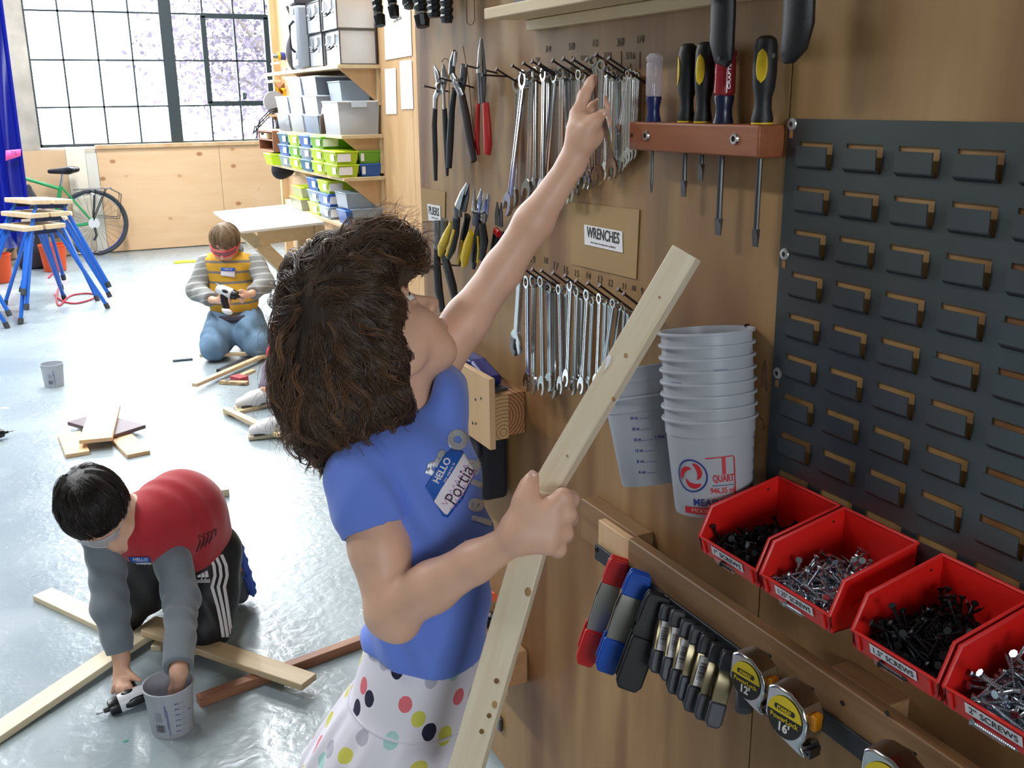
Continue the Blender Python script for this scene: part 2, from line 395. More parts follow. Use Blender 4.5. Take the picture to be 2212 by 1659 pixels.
# floor paint: blue-grey gloss with worn flecks
def floor_mat():
    m, nt, b = _new('painted_concrete'); N = nt.nodes; L = nt.links
    tc = N.new('ShaderNodeTexCoord')
    def noise(sc, det=4, dist=0):
        n = N.new('ShaderNodeTexNoise'); n.inputs['Scale'].default_value = sc; n.inputs['Detail'].default_value = det; n.inputs['Distortion'].default_value = dist
        L.new(tc.outputs['Object'], n.inputs['Vector']); return n
    def ramp(src, p0, c0, p1, c1):
        r = N.new('ShaderNodeValToRGB'); e = r.color_ramp.elements; e[0].position = p0; e[1].position = p1; e[0].color = (*c0, 1); e[1].color = (*c1, 1)
        L.new(src.outputs['Fac'], r.inputs[0]); return r
    base = ramp(noise(1.3), .35, hexc('8d9ba1'), .68, hexc('9dabb0'))
    fl = ramp(noise(14, 6, .6), .70, (0, 0, 0), .745, (1, 1, 1)); mx = N.new('ShaderNodeMixRGB'); mx.inputs[2].default_value = (*hexc('d4d9da'), 1)
    L.new(fl.outputs[0], mx.inputs[0]); L.new(base.outputs[0], mx.inputs[1])
    st = ramp(noise(23, 5, 1.5), .72, (0, 0, 0), .76, (.6, .6, .6)); mx2 = N.new('ShaderNodeMixRGB'); mx2.inputs[2].default_value = (*hexc('6c7880'), 1)
    L.new(st.outputs[0], mx2.inputs[0]); L.new(mx.outputs[0], mx2.inputs[1]); L.new(mx2.outputs[0], b.inputs['Base Color'])
    rr = ramp(noise(3, 4), .3, (.2,)*3, .7, (.34,)*3); L.new(rr.outputs[0], b.inputs['Roughness'])
    h1 = noise(30, 5, .4); h2 = noise(4, 3)
    ad = N.new('ShaderNodeMath'); ad.operation = 'ADD'; L.new(h1.outputs['Fac'], ad.inputs[0]); L.new(h2.outputs['Fac'], ad.inputs[1])
    bp = N.new('ShaderNodeBump'); bp.inputs['Strength'].default_value = .4; bp.inputs['Distance'].default_value = .005
    L.new(ad.outputs[0], bp.inputs['Height']); L.new(bp.outputs[0], b.inputs['Normal'])
    b.inputs['Specular IOR Level'].default_value = .6
    return m
FLOORM = floor_mat()
PLASTER = M('grimy_plaster', 'b9b3a4', .8, var=.25, vscale=4, bump=.3, bscale=30)
CEIL = M('ceiling_paint', '8f8a80', .8, var=.08, vscale=1)
WALLP = M('wall_paint', '8a8378', .75, var=.1, vscale=2)
# ================================================================== room shell
struct('floor', MB().span((ROOM_X0-.2, ROOM_Y0-.2, -.1), (5.2, BW+.3, 0)), FLOORM, 'glossy blue-grey painted concrete floor with worn flecks')
struct('ceiling', MB().span((ROOM_X0-.2, ROOM_Y0-.2, ROOM_Z), (5.2, BW+.3, ROOM_Z+.1)), CEIL, 'plain pale ceiling')
wf = MB()
for a_, b_ in [((ROOM_X0-.2, 0), (-1.65, ROOM_Z)), ((.55, 0), (5.2, ROOM_Z)), ((-1.65, 0), (.55, 1.6)), ((-1.65, 3.3), (.55, ROOM_Z))]: wf.span((a_[0], ROOM_Y0-.2, a_[1]), (b_[0], ROOM_Y0, b_[1]))
struct('wall_front', wf, WALLP, 'plain painted wall with one small window behind the tool area')
wl = MB(); wl.span((ROOM_X0-.2, ROOM_Y0, 0), (ROOM_X0, BW, ROOM_Z))
struct('wall_left', wl, WALLP, 'plain painted side wall')
struct('wall_outer', MB().span((5.0, ROOM_Y0, 0), (5.2, BW, ROOM_Z)), WALLP, 'plain outer wall behind the shelf partition')
# window wall: knee wall, pier, lintel
XL = PY(86, 305, BW)[0]           # left jamb of the big window
wb = MB(); wb.span((ROOM_X0, BW, 0), (5.2, BW+.2, 1.07)); wb.span((ROOM_X0, BW, 4.35), (5.2, BW+.2, ROOM_Z)); wb.span((-.75, BW, 1.07), (XL, BW+.2, 4.35)); wb.span((ROOM_X0, BW, 1.07), (-2.7, BW+.2, 4.35)); wb.span((4.3, BW, 1.07), (5.2, BW+.2, 4.35))
wbo = struct('wall_back', wb, PLASTER, 'back wall of grimy plaster with plywood sheets below the window')
k0 = PY(221, 430, BW-.02)[0]
for i, (xa, xb, z1, m) in enumerate([(k0, k0+1.22, 1.06, PLYK), (k0+1.224, k0+2.44, 1.06, PLYK), (k0+2.444, 4.9, 1.06, PLYK)]):
    o = struct('plywood_sheet', MB().span((xa, BW-.022, .012), (xb, BW-.004, z1)), m, parent=wbo)
struct('sill_rail', MB().span((k0-.01, BW-.05, 1.06), (4.9, BW+.05, 1.10)), PLY2, parent=wbo, bevel=.004)
xa = PY(48, 400, BW-.03)[0]; xb = PY(150, 400, BW-.03)[0]; xc = PY(192, 400, BW-.03)[0]
struct('tan_board', MB().span((xa-.4, BW-.03, .01), (xb, BW-.006, 1.06)), M('tan_board', 'd6b48c', .7, var=.06, vscale=3), parent=wbo)
struct('white_strip', MB().span((xb+.003, BW-.028, .01), (xc, BW-.006, 1.08)), M('cream_strip', 'efe4cf', .7), parent=wbo)
struct('grey_strip', MB().span((xc+.003, BW-.02, .01), (k0-.004, BW-.006, 1.02)), M('grey_white_strip', 'd8d6c8', .7, var=.05, vscale=3), parent=wbo)
# ---- steel window
FRM = M('dark_window_steel', '3a4448', .55, .3, bump=.3, bscale=80); GLASS = clearmat('window_glass', 'f4f8fa', .05, .02)
win = struct('window_1', MB().span((XL-.03, BW+.04, 1.09), (XL+.02, BW+.1, 4.35)).span((4.28, BW+.04, 1.09), (4.32, BW+.1, 4.35)).span((XL, BW+.04, 4.31), (4.3, BW+.1, 4.35)).span((XL, BW+.04, 1.085), (4.3, BW+.1, 1.115)), FRM, 'tall steel-framed factory window over the knotty plywood sheets')
vx = [PY(p, 130, BW+.06)[0] for p in (137, 213, 287)]; mull = [PY(352, 130, BW+.06)[0], PY(379, 130, BW+.06)[0]]
vx2 = [PY(p, 130, BW+.06)[0] for p in (445, 511, 579)]
step = (vx2[1]-vx2[0]); vx2 += [vx2[2]+step*(i+1) for i in range(4)]
hz = [PY(213, 231, BW+.06)[2], PY(213, 130, BW+.06)[2], PY(360, 29, BW+.06)[2]]
dz = (hz[1]-hz[0]); hz += [hz[2]+dz*(i+1) for i in range(4)]; hz = [z for z in hz if z < 4.3]
def bar(a, b, w, name='glazing_bar'):
    return obj(name, MB().beam(a, b, w, .035, up=(0, 1, 0)), FRM, win)
for x in vx: bar((x, BW+.06, 1.1), (x, BW+.06, 4.33), .018)
obj('mullion', MB().span((mull[0], BW+.03, 1.1), (mull[1], BW+.12, 4.33)), FRM, win, bevel=.006)
for i, x in enumerate(vx2): bar((x, BW+.06, 1.1), (x, BW+.06, 4.33), .018)
for z in hz: bar((XL, BW+.06, z), (mull[0], BW+.06, z), .018); bar((mull[1], BW+.06, z), (4.3, BW+.06, z), .018)
s0, s1 = PY(445, 224, BW+.05)[2], PY(445, 34, BW+.05)[2]
sash = MB()
for z in (s0, s1): sash.span((vx2[0]-.02, BW+.03, z-.026), (vx2[2]+.02, BW+.075, z+.026))
for x in (vx2[0], vx2[2]): sash.span((x-.028, BW+.03, s0), (x+.028, BW+.075, s1))
so = obj('opening_sash', sash, FRM, win, bevel=.005)
hp = PY(528, 212, BW+.02); obj('sash_latch', MB().box((hp[0], BW+.01, hp[2]+.02), (.035, .04, .07)).cyl((hp[0], BW-.01, hp[2]), (hp[0]+.01, BW-.05, hp[2]+.05), .01), FRM, win)
xs = sorted([XL]+vx+[mull[0]]); xs2 = sorted([mull[1]]+vx2+[4.3]); zs = [1.1]+hz+[4.33]
for S in (xs, xs2):
    for i in range(len(S)-1):
        for j in range(len(zs)-1):
            obj('pane', MB().span((S[i]+.009, BW+.064, zs[j]+.009), (S[i+1]-.009, BW+.068, zs[j+1]-.009)), GLASS, win, smooth=0)
def plain_window(name, label, pts, axis):
    a0, a1, z0, z1, p = pts; fr = MB(); n = max(4, int(round((a1-a0)/.5))); nz = 6
    def sp(u0, u1, w0, w1, d0, d1): return ((u0, d0, w0), (u1, d1, w1)) if axis == 'x' else ((d0, u0, w0), (d1, u1, w1))
    for i in range(n+1): u = a0+(a1-a0)*i/n; fr.span(*sp(u-.012, u+.012, z0, z1, p, p+.04))
    for j in range(nz+1): w = z0+(z1-z0)*j/nz; fr.span(*sp(a0, a1, w-.012, w+.012, p, p+.04))
    o = struct(name, fr, FRM, label); obj('glazing', MB().span(*sp(a0, a1, z0, z1, p+.018, p+.022)), GLASS, o, smooth=0)
plain_window('window_3', 'small steel-framed window in the plain front wall', (-1.65, .55, 1.6, 3.3, ROOM_Y0-.12), 'x')
plain_window('window_2', 'second steel-framed factory window beyond the plaster pier', (-2.7, -.75, 1.08, 4.34, BW+.05), 'x')
# ================================================================== outside
struct('ground_outside', MB().span((-30, BW+.3, -.35), (40, 60, -.3)), M('pale_pavement', 'c9c9c6', .9), 'pale pavement outside the windows')
def far_tree(name, label, base, h, spread, nleaf, seed, cols):
    R = np.random.default_rng(seed); t = thing(name, label, 'tree', base, 'trees outside the window')
    tr = MB(); b = Vector(base); tr.tube([b, b+Vector((.05, 0, h*.3)), b+Vector((0, 0, h*.62))], [.16, .12, .06], 9)
    tips = []
    for i in range(16):
        a = R.uniform(0, 6.28); z = h*R.uniform(.22, .6); e = b+Vector((math.cos(a)*spread*R.uniform(.5, .95), math.sin(a)*spread*.7, z+h*R.uniform(.0, .35)))
        s = b+Vector((0, 0, z)); tr.tube([s, s.lerp(e, .5)+Vector((0, 0, .12)), e], [.045, .028, .01], 6); tips.append(e); tips.append(s.lerp(e, .6))
    obj('trunk', tr, M('bark', '5d544f', .9), t)
    T = np.array([list(p) for p in tips]); k = R.integers(0, len(T), nleaf); P = T[k]+R.normal(0, 1, (nleaf, 3))*np.array([spread*.2, spread*.2, h*.085])
    d = R.normal(0, 1, (nleaf, 3)); d /= np.linalg.norm(d, axis=1)[:, None]; e = np.cross(d, R.normal(0, 1, (nleaf, 3))); e /= np.linalg.norm(e, axis=1)[:, None]
    s = R.uniform(.03, .065, (nleaf, 1)); V = np.stack([P-d*s, P+e*s*.55, P+d*s, P-e*s*.55], 1).reshape(-1, 3)
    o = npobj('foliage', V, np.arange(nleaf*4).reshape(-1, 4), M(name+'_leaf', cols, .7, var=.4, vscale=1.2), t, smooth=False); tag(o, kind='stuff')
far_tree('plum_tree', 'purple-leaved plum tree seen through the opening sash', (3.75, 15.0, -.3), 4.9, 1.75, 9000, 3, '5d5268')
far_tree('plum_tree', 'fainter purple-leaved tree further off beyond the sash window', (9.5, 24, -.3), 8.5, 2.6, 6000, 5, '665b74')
pp = thing('utility_pole', 'grey utility column with a narrow pipe outside the window', 'pole', (1.45, 15.5, -.3))
a = PY(268, 200, 15.5); ps = M('grey_concrete_pole', 'a8b1bb', .8, var=.1, vscale=3)
obj('column', MB().cyl((a[0], 15.5, -.3), (a[0]-.02, 15.5, 5.4), .19, .16, 16), ps, pp)
obj('pipe', MB().cyl((a[0]+.24, 15.45, -.3), (a[0]+.22, 15.45, 4.0), .035, .035, 8), ps, pp)
# ================================================================== tool wall (partition)
TE = 2.205                        # its far end
tw = struct('wall_right', MB().span((TW+.012, -3.0, 0), (TW+.09, TE-.003, 3.0)), PLY, 'plywood partition hung with wrenches, pliers and screwdrivers')
for ya, yb in [(.973, TE), (-.247, .970), (-1.467, -.25), (-2.95, -1.47)]:
    obj('plywood_sheet', MB().span((TW, ya, .012), (TW+.0118, yb, 3.0)), PLY, tw)
# shelf partition
SE = PX(626, 430, SW)[1]
swl = struct('wall_right_far', MB().span((SW+.012, 3.2, 0), (SW+.09, SE, 2.9)), PLY2, 'pale plywood partition carrying the storage shelves')
for ya, yb in [(3.2, 4.42), (4.424, 5.64), (5.644, 6.86), (6.864, SE)]:
    obj('plywood_sheet', MB().span((SW, ya, .02), (SW+.0118, yb, 2.9)), PLY2, swl)
# wall marks: paper sheets, strips
def wall_paper(name, quad, x, m, label, cat, group=None, parent=None):
    g = [PX(*q, x) for q in quad]      # TL TR BR BL
    o = obj(name, MB().add([g[0], g[1], g[2], g[3]], [(0, 1, 2, 3)]), m, parent, solid=.0012, smooth=0, recalc=False)
    return tag(o, label, cat, group) if not parent else o
wall_paper('paper_strip', [(831, 149), (855, 147), (857, 246), (834, 247)], SW-.004, WHITE, 'white paper strip on the pale partition, shorter and nearer the shelves', 'paper')
wall_paper('paper_strip', [(863, 132), (889, 129), (893, 235), (867, 236)], SW-.004, WHITE, 'white paper strip on the pale partition, longer and nearer the pliers', 'paper')
ps_ = thing('paper_sheet', 'large off-white paper sheet with a line of lettering above the strips', 'paper', PX(860, 70, SW))
wall_paper('sheet', [(828, 0), (886, 0), (890, 120), (832, 130)], SW-.004, M('offwhite_paper', 'd9d7cf', .75), '', '', parent=ps_)
def print_marks(name, m, parent, mw, w, h, n, seed):
    """a line of print too small to read: uneven little strokes"""
    R = random.Random(seed); mb = MB(); x = -w/2
    while x < w/2:
        a = w/n*R.uniform(.3, .6); hh = h*R.uniform(.55, 1.); mb.box((x+a/2, (hh-h)/2*.4, 0), (a, hh, .0003), mw); x += a+w/n*(R.uniform(.35, .5) if R.random() < .8 else 1.1)
    o = obj(name, mb, m, parent, smooth=0); return tag(o, kind='stuff')
q = PX(858, 42, SW-.007); print_marks('lettering', INK, ps_, wallm(q) @ Matrix.Rotation(.12, 4, 'Z'), .125, .02, 16, 3)
# cleats and drawers seen low on the shelf partition
for i, (pa, pb, n) in enumerate([((800, 482), (905, 525), 'cleat'), ((850, 505), (908, 560), 'drawer_front')]):
    a = PX(*pa, SW-.02); b = PX(*pb, SW-.02)
    obj(n, MB().span((SW-.03, 5.3, b[2]), (SW, a[1], a[2]-.012 if i else b[2]+.05)), PLY2, swl, bevel=.003)

# ceiling lamps
def ceiling_lamp(x, y, w, label):
    t = thing('ceiling_lamp', label, 'lamp', (x, y, 4.2), 'fluorescent ceiling lamps'); z = 4.2
    obj('housing', MB().prism([(-.15, 0), (.15, 0), (.07, .08), (-.07, .08)], 1.5, basis((x, y, z), (1, 0, 0), (0, 0, 1), (0, 1, 0))), M('lamp_housing', 'd8d8d4', .5), t)
    for s in (-.06, .06): obj('tube', MB().cyl((x+s, y-.72, z-.02), (x+s, y+.72, z-.02), .014), M('lamp_tube', 'f2f6ff', .4, emit=6.), t)
    for s in (-.5, .5): obj('hanger', MB().cyl((x, y+s, z+.08), (x, y+s, ROOM_Z), .006), DSTEEL, t)
    l = bpy.data.lights.new('lamp_light', 'AREA'); l.shape = 'RECTANGLE'; l.size = .28; l.size_y = 1.45; l.energy = w; l.color = (.96, .98, 1.0)
    o = bpy.data.objects.new('lamp_light', l); COL.objects.link(o); o.parent = t; o.matrix_parent_inverse = t.matrix_world.inverted(); o.location = (x, y, z-.045)
for x, y, w, lab in [(-1.6, 3.2, 85, 'fluorescent lamp hung over the open floor, closest to the tool wall'), (-1.6, 6.0, 130, 'fluorescent lamp hung over the middle of the open floor'), (-1.6, 8.8, 190, 'fluorescent lamp hung nearest the blue curtain'), (1.1, 6.0, 120, 'fluorescent lamp hung over the child with the drill'), (1.1, 8.8, 190, 'fluorescent lamp hung nearest the bicycle wall')]: ceiling_lamp(x, y, w, lab)
# ================================================================== nails, pencil marks and cards on the tool wall
def nail(px, py, x=.790, tilt=.036, r=.0017):
    h = PX(px, py, x); b = (TW+.004, h[1], h[2]-tilt)
    d = (Vector(h)-Vector(b)).normalized()
    mb = MB().cyl(b, h, r, r, 7); mb.cyl(Vector(h)-d*.0005, Vector(h)+d*.0015, r*2.3, r*2.3, 9)
    obj('nail', mb, NAILM, tw); return Vector(h), Vector(b)
PENCIL = M('pencil_line', '4c3a2c', .8)
def pencil(pts, r=.0005, x=TW-.0004):
    obj('pencil_outline', MB().tube([PX(a, b, x) for a, b in pts], r, 5), PENCIL, tw)
def ell_pts(cx, cy, rx, ry, a0=0, a1=360, n=14): return [(cx+rx*math.cos(math.radians(a0+(a1-a0)*i/n)), cy+ry*math.sin(math.radians(a0+(a1-a0)*i/n))) for i in range(n+1)]
pencil([(1007, 0), (1008, 40)]+ell_pts(1016, 44, 8, 10, 180, 0, 8)+[(1025, 40), (1024, 0)])
pencil(ell_pts(962, 138, 8, 12, 200, 360, 8)+[(970, 200), (968, 260)])
pencil([(1000, 100), (1012, 170), (1020, 260), (1034, 350)])
pencil([(1646, 840), (1650, 790), (1653, 778), (1655, 815), (1652, 830), (1657, 845), (1658, 822)]); pencil([(1640, 900), (1648, 905), (1652, 925), (1645, 930)])
for s, px, py, hh in [('7/8', 1160, 131, 13), ('3/4', 1183, 107, 15), ('5/8', 1234, 101, 16), ('1/2', 1285, 94, 16), ('3/8', 1339, 92, 18), ('1/4', 1382, 86, 18), ('5/16', 1361, 121, 16), ('7/16', 1312, 121, 15), ('11/16', 1262, 126, 12), ('19', 1150, 561, 18), ('18', 1178, 563, 15), ('17', 1199, 575, 18), ('16', 1221, 584, 19), ('15', 1245, 591, 16), ('14', 1270, 596, 16), ('13', 1295, 604, 17), ('12', 1318, 612, 16), ('11', 1348, 619, 15), ('10', 1368, 623, 13), ('9', 1386, 629, 16)]:
    p = PX(px, py, TW-.0006); k = .00085*pix(p)[2]/1.7
    text('pencil_number', s, INK, tw, wallm(p) @ Matrix.Rotation(random.uniform(-.06, .06), 4, 'Z'), hh*k*1.25, .0002, bold=-.012, shear=.12)
for px, y0, y1 in [(1342, 111, 143), (1382, 112, 150), (1362, 138, 146), (1236, 121, 137)]: pencil([(px, y0), (px, y1)], .0006)
KRAFT = M('kraft_card', 'a88b5e', .8, var=.05, vscale=8)
def card(name, quad, label, cat, x, m, t=.001): return tag(obj(name, MB().add([PX(*q, x) for q in quad], [(0, 1, 2, 3)]), m, None, solid=t, smooth=0, recalc=False), label, cat)
card('kraft_card', [(1236, 437), (1381, 453), (1374, 603), (1233, 570)], 'tan kraft paper card on the plywood behind the white wrench sign', 'card', TW-.0015, KRAFT)
card('kraft_card', [(909, 405), (962, 414), (961, 478), (912, 478)], 'tan kraft paper card on the plywood behind the white pliers sign', 'card', TW-.0015, KRAFT)
def sign(quad, lab, word, cx, cy, fw, sub=None):
    c = PX(cx, cy, TW-.003); t = thing('paper_sign', lab, 'sign', c)
    obj('paper', MB().add([PX(*q, TW-.003) for q in quad], [(0, 1, 2, 3)]), WHITE, t, solid=.0006, smooth=0, recalc=False)
    text('lettering', word, INK, t, wallm(PX(cx, cy, TW-.0036)), .025, fitw=fw, bold=.01)
    if sub: print_marks('small_print', M('grey_print', '77727a', .7), t, wallm(PX(sub[1], sub[2], TW-.0036)), sub[3], .0028, 30, 5)
a, b = PX(1267, 505, TW-.0036), PX(1337, 513, TW-.0036)
sign([(1262, 485), (1344, 500), (1345, 546), (1263, 528)], 'white paper sign reading WRENCHES', 'WRENCHES', 1302, 509, abs(a[1]-b[1]), ('', 1302, 529, abs(a[1]-b[1])*.75))
a, b = PX(926, 455, TW-.0036), PX(948, 460, TW-.0036)
sign([(923, 440), (951, 445), (952, 479), (926, 476)], 'small white paper sign reading PLIERS', 'PLIERS', 937, 457, abs(a[1]-b[1]), ('', 939, 471, abs(a[1]-b[1])*.6))
# ================================================================== wrenches
def wrench_mesh(name, L=1.0, wide=1.0):
    """combination wrench in the y-z plane hanging from its ring (ring centre at origin), thickness along x; unit length"""
    W = wide; mb = MB(); n = 18
    ro, ri, t = .058*W, .037*W, .034
    vs = []; 
    for sx in (-t/2, t/2):
        for R in (ro, ri):
            for k in range(n): a = 2*math.pi*k/n; vs.append((sx, R*math.cos(a), R*math.sin(a)))
    fs = []
    for k in range(n):
        j = (k+1) % n
        fs += [(k, j, n+j, n+k), (2*n+k, 3*n+k, 3*n+j, 2*n+j), (k, 2*n+k, 2*n+j, j), (n+k, n+j, 3*n+j, 3*n+k)]
    mb.add(vs, fs)
    # shank, I-beam look: two rails with a thinner web
    z0, z1 = -ro*.86, -.86
    for y in (-.021*W, .021*W): mb.tube([(0, y, z0), (0, y*.8, (z0+z1)/2), (0, y, z1)], [.012, .0115, .012], 6)
    mb.box((0, 0, (z0+z1)/2), (.011, .04*W, z0-z1))
    # open jaw, turned 15 degrees
    J = [(-.03, .02), (-.058, -.03), (-.07, -.075), (-.062, -.12), (-.04, -.155), (-.026, -.15), (-.034, -.115), (-.034, -.07), (-.015, -.05), (.012, -.052), (.033, -.072), (.036, -.11), (.03, -.14), (.05, -.135), (.066, -.10), (.066, -.055), (.05, -.015), (.028, .02)]
    A = math.radians(15); J = [((x*math.cos(A)-y*math.sin(A))*W, x*math.sin(A)+y*math.cos(A)) for x, y in J]
    half = len(J)
    T = .03; vs = [(-T/2, x, y+z1) for x, y in J]+[(T/2, x, y+z1) for x, y in J]
    fs = [(i, (i+1) % half, half+(i+1) % half, half+i) for i in range(half)]
    idx = [(0, 1, 17), (1, 16, 17), (1, 2, 16), (2, 7, 8), (2, 8, 16), (8, 9, 16), (9, 15, 16), (9, 10, 15), (10, 14, 15), (10, 11, 14), (11, 12, 14), (12, 13, 14), (2, 3, 7), (3, 6, 7), (3, 4, 6), (4, 5, 6)]
    fs += [(a, b, c) for a, b, c in idx]+[(half+c, half+b, half+a) for a, b, c in idx]
    mb.add(vs, fs)
    return mkmesh(name, mb, STEEL)
wr_me = [wrench_mesh('wrench', wide=w) for w in (.85, 1.0, 1.15)]
def wrench(top, bot, x, kind, label, group, twist=0., xb=None):
    x = min(x+.02, .8445); a = Vector(PX(*top, x)); b = Vector(PX(*bot, x if xb is None else xb)); L = (a-b).length/1.0
    z = (a-b).normalized(); xx = Vector((math.cos(twist), math.sin(twist), 0)); y = z.cross(xx).normalized(); xx = y.cross(z)
    o = bpy.data.objects.new('combination_wrench', wr_me[kind]); COL.objects.link(o)
    s = L; m = basis(a, xx*s, y*s, z*s); o.matrix_world = m
    return tag(o, label, 'wrench', group)
SAEN = [nail(*p) for p in [(1073, 150), (1107, 142), (1131, 137), (1150, 133), (1166, 138), (1194, 131), (1217, 127), (1239, 129), (1268, 129), (1288, 118), (1316, 126)]]
METN = [nail(*p, .79, .05) for p in [(1132, 581), (1150, 582), (1170, 585), (1195, 590), (1221, 596), (1245, 607), (1270, 612), (1296, 617), (1336, 625), (1348, 635)]]
def near_mark(px, marks): return min(marks, key=lambda m: abs(m[1]-px))[0]
MK_S = [('seven eighths', 1160), ('three quarters', 1183), ('five eighths', 1234), ('eleven sixteenths', 1262), ('one half', 1285), ('seven sixteenths', 1312), ('three eighths', 1339), ('five sixteenths', 1361), ('one quarter', 1382)]
MK_M = [('nineteen', 1150), ('eighteen', 1178), ('seventeen', 1199), ('sixteen', 1221), ('fifteen', 1245), ('fourteen', 1270), ('thirteen', 1295), ('twelve', 1318), ('eleven', 1348), ('ten', 1368)]
LS = lambda px: 'longest chrome wrench at the pliers end of the upper row' if px < 1140 else 'chrome combination wrench in the upper row below the pencilled mark '+near_mark(px, MK_S)
LM = lambda px: 'chrome combination wrench in the lower row below the pencilled number '+near_mark(px, MK_M)
GS, GM = 'upper row of hanging wrenches', 'lower row of hanging wrenches'
sae = [((1120, 182), (1109, 446), .822), ((1132, 172), (1097, 462), .797), ((1149, 162), (1140, 430), .800), ((1158, 160), (1156, 424), .822), ((1176, 160), (1171, 428), .802), ((1186, 164), (1183, 424), .822), ((1199, 164), (1176, 418), .808), ((1213, 158), (1210, 418), .802), ((1222, 162), (1228, 436), .82),
       ((1232, 160), (1236, 432), .812), ((1243, 160), (1247, 418), .822), ((1252, 161), (1240, 404), .80), ((1261, 160), (1262, 404), .815), ((1268, 166), (1272, 404), .825), ((1279, 160), (1283, 398), .83), ((1311, 156), (1308, 386), .812), ((1320, 160), (1317, 386), .822), ((1330, 164), (1330, 378), .822), ((1337, 168), (1338, 372), .832), ((1346, 168), (1347, 366), .826), ((1353, 158), (1352, 358), .832), ((1362, 160), (1358, 350), .836), ((1370, 162), (1364, 345), .84), ((1378, 164), (1372, 340), .844)]
for i, (t, b, x) in enumerate(sae): wrench(t, b, x, (2, 1, 1, 0)[i % 4] if i > 8 else 2 if i < 2 else 1, LS(t[0]), GS, random.uniform(-.12, .12))
wrench((1356, 158), (1335, 288), .80, 0, 'slim short chrome wrench tilted across the upper row', None, .1)
met = [((1139, 609), (1141, 842), .80), ((1154, 607), (1152, 848), .80), ((1170, 608), (1173, 850), .797), ((1186, 622), (1188, 842), .815), ((1196, 620), (1197, 856), .825), ((1209, 625), (1213, 848), .80), ((1222, 628), (1223, 836), .806), ((1233, 616), (1225, 832), .797), ((1247, 630), (1239, 850), .812), ((1257, 636), (1249, 842), .822), ((1269, 637), (1257, 848), .80), ((1280, 650), (1271, 846), .815), ((1296, 645), (1289, 838), .80), ((1308, 648), (1302, 834), .812), ((1316, 654), (1313, 826), .82), ((1325, 655), (1300, 816), .80), ((1339, 661), (1318, 812), .807), ((1349, 668), (1340, 806), .815), ((1357, 674), (1350, 800), .822), ((1364, 678), (1360, 796), .828)]
for i, (t, b, x) in enumerate(met): wrench(t, b, x, (1, 1, 0)[i % 3], LM(t[0]), GM, random.uniform(-.12, .12))
# adjustable wrench at the row's end
aw = thing('adjustable_wrench', 'chrome adjustable wrench hanging at the open end of the lower row', 'wrench', PX(1122, 595, .80))
a, b = Vector(PX(1124, 596, .80)), Vector(PX(1113, 760, .80)); L = (a-b).length; z = (a-b).normalized(); mw = basis(a, Vector((1, 0, 0)), z.cross(Vector((1, 0, 0))), z) @ Matrix.Diagonal((L, L, L, 1))
mb = MB(); mb.prism([(-.05, .03), (.05, .03), (.045, -.7), (.09, -.74), (.12, -.8), (.05, -.83), (-.02, -.84), (-.06, -.9), (-.12, -1.0), (-.16, -.93), (-.13, -.8), (-.06, -.72)], .05, Matrix(((0, 0, 1, 0), (1, 0, 0, 0), (0, 1, 0, 0), (0, 0, 0, 1))))
obj('handle', MB().add([tuple(mw @ Vector(p)) for p in mb.v], mb.f), STEEL, aw, bevel=.0012)
mb = MB(); mb.prism([(.02, -.86), (.12, -.82), (.115, -.95), (.07, -1.04), (-.02, -1.05), (-.05, -.98), (.02, -.95)], .05, Matrix(((0, 0, 1, 0), (1, 0, 0, 0), (0, 1, 0, 0), (0, 0, 0, 1))))
obj('sliding_jaw', MB().add([tuple(mw @ Vector(p)) for p in mb.v], mb.f), DSTEEL, aw, bevel=.001)
obj('adjusting_screw', MB().cyl(mw @ Vector((0, -.02, -.84)), mw @ Vector((0, .07, -.85)), .006, .006, 10), DSTEEL, aw)
# ================================================================== pliers
RED = M('red_grip', 'b3161b', .35); YEL = M('yellow_grip', 'd8b60c', .45)
def bar2(mb, a, b, c, w, t, x):
    """flat bent bar through three photo points on plane x"""
    P = [Vector(PX(*q, x)) for q in (a, b, c)]
    mb.tube(P, w, 8); return mb
def plier(name, label, parts, x, group=None):
    t = thing(name, label, 'pliers', PX(*parts[0][2][0], x), group)
    for nm, m, pts, rad, dx in parts:
        mb = MB(); k = [Vector(PX(*q, x+dx)) for q in pts]; mb.tube(k, rad, 10)
        # flatten across the wall normal
        cx = x+dx; mb.v = [(cx+(v[0]-cx)*.62, v[1], v[2]) for v in mb.v]
        obj(nm, mb, m, t)
    return t
SN = [nail(917, 186, .80, .012), nail(949, 168, .78, .02), nail(1008, 142, .79, .014), nail(1043, 162, .80, .003), nail(938, 569, .80, .01)]
plier('tin_snips', 'snips with long black handles hanging beside the papers', [
    ('blade', DSTEEL, [(938, 142), (945, 160), (950, 184)], [.002, .008, .009], 0), ('blade', STEEL, [(958, 140), (961, 165), (956, 186), (952, 200)], [.003, .012, .011, .007], .006),
    ('arm', STEEL, [(958, 186), (959, 210), (960, 236)], [.006, .004, .005], 0), ('arm', STEEL, [(947, 196), (941, 210), (940, 238)], [.008, .008, .006], 0), ('pivot', STEEL, [(944, 184), (948, 186)], [.007, .007], -.008),
    ('handle', BLACKP, [(940, 234), (938, 270), (940, 330), (941, 390)], [.0075, .009, .0085, .006], 0), ('handle', BLACKP, [(960, 234), (962, 270), (966, 340), (966, 380)], [.0075, .009, .009, .004], .004)], .815)
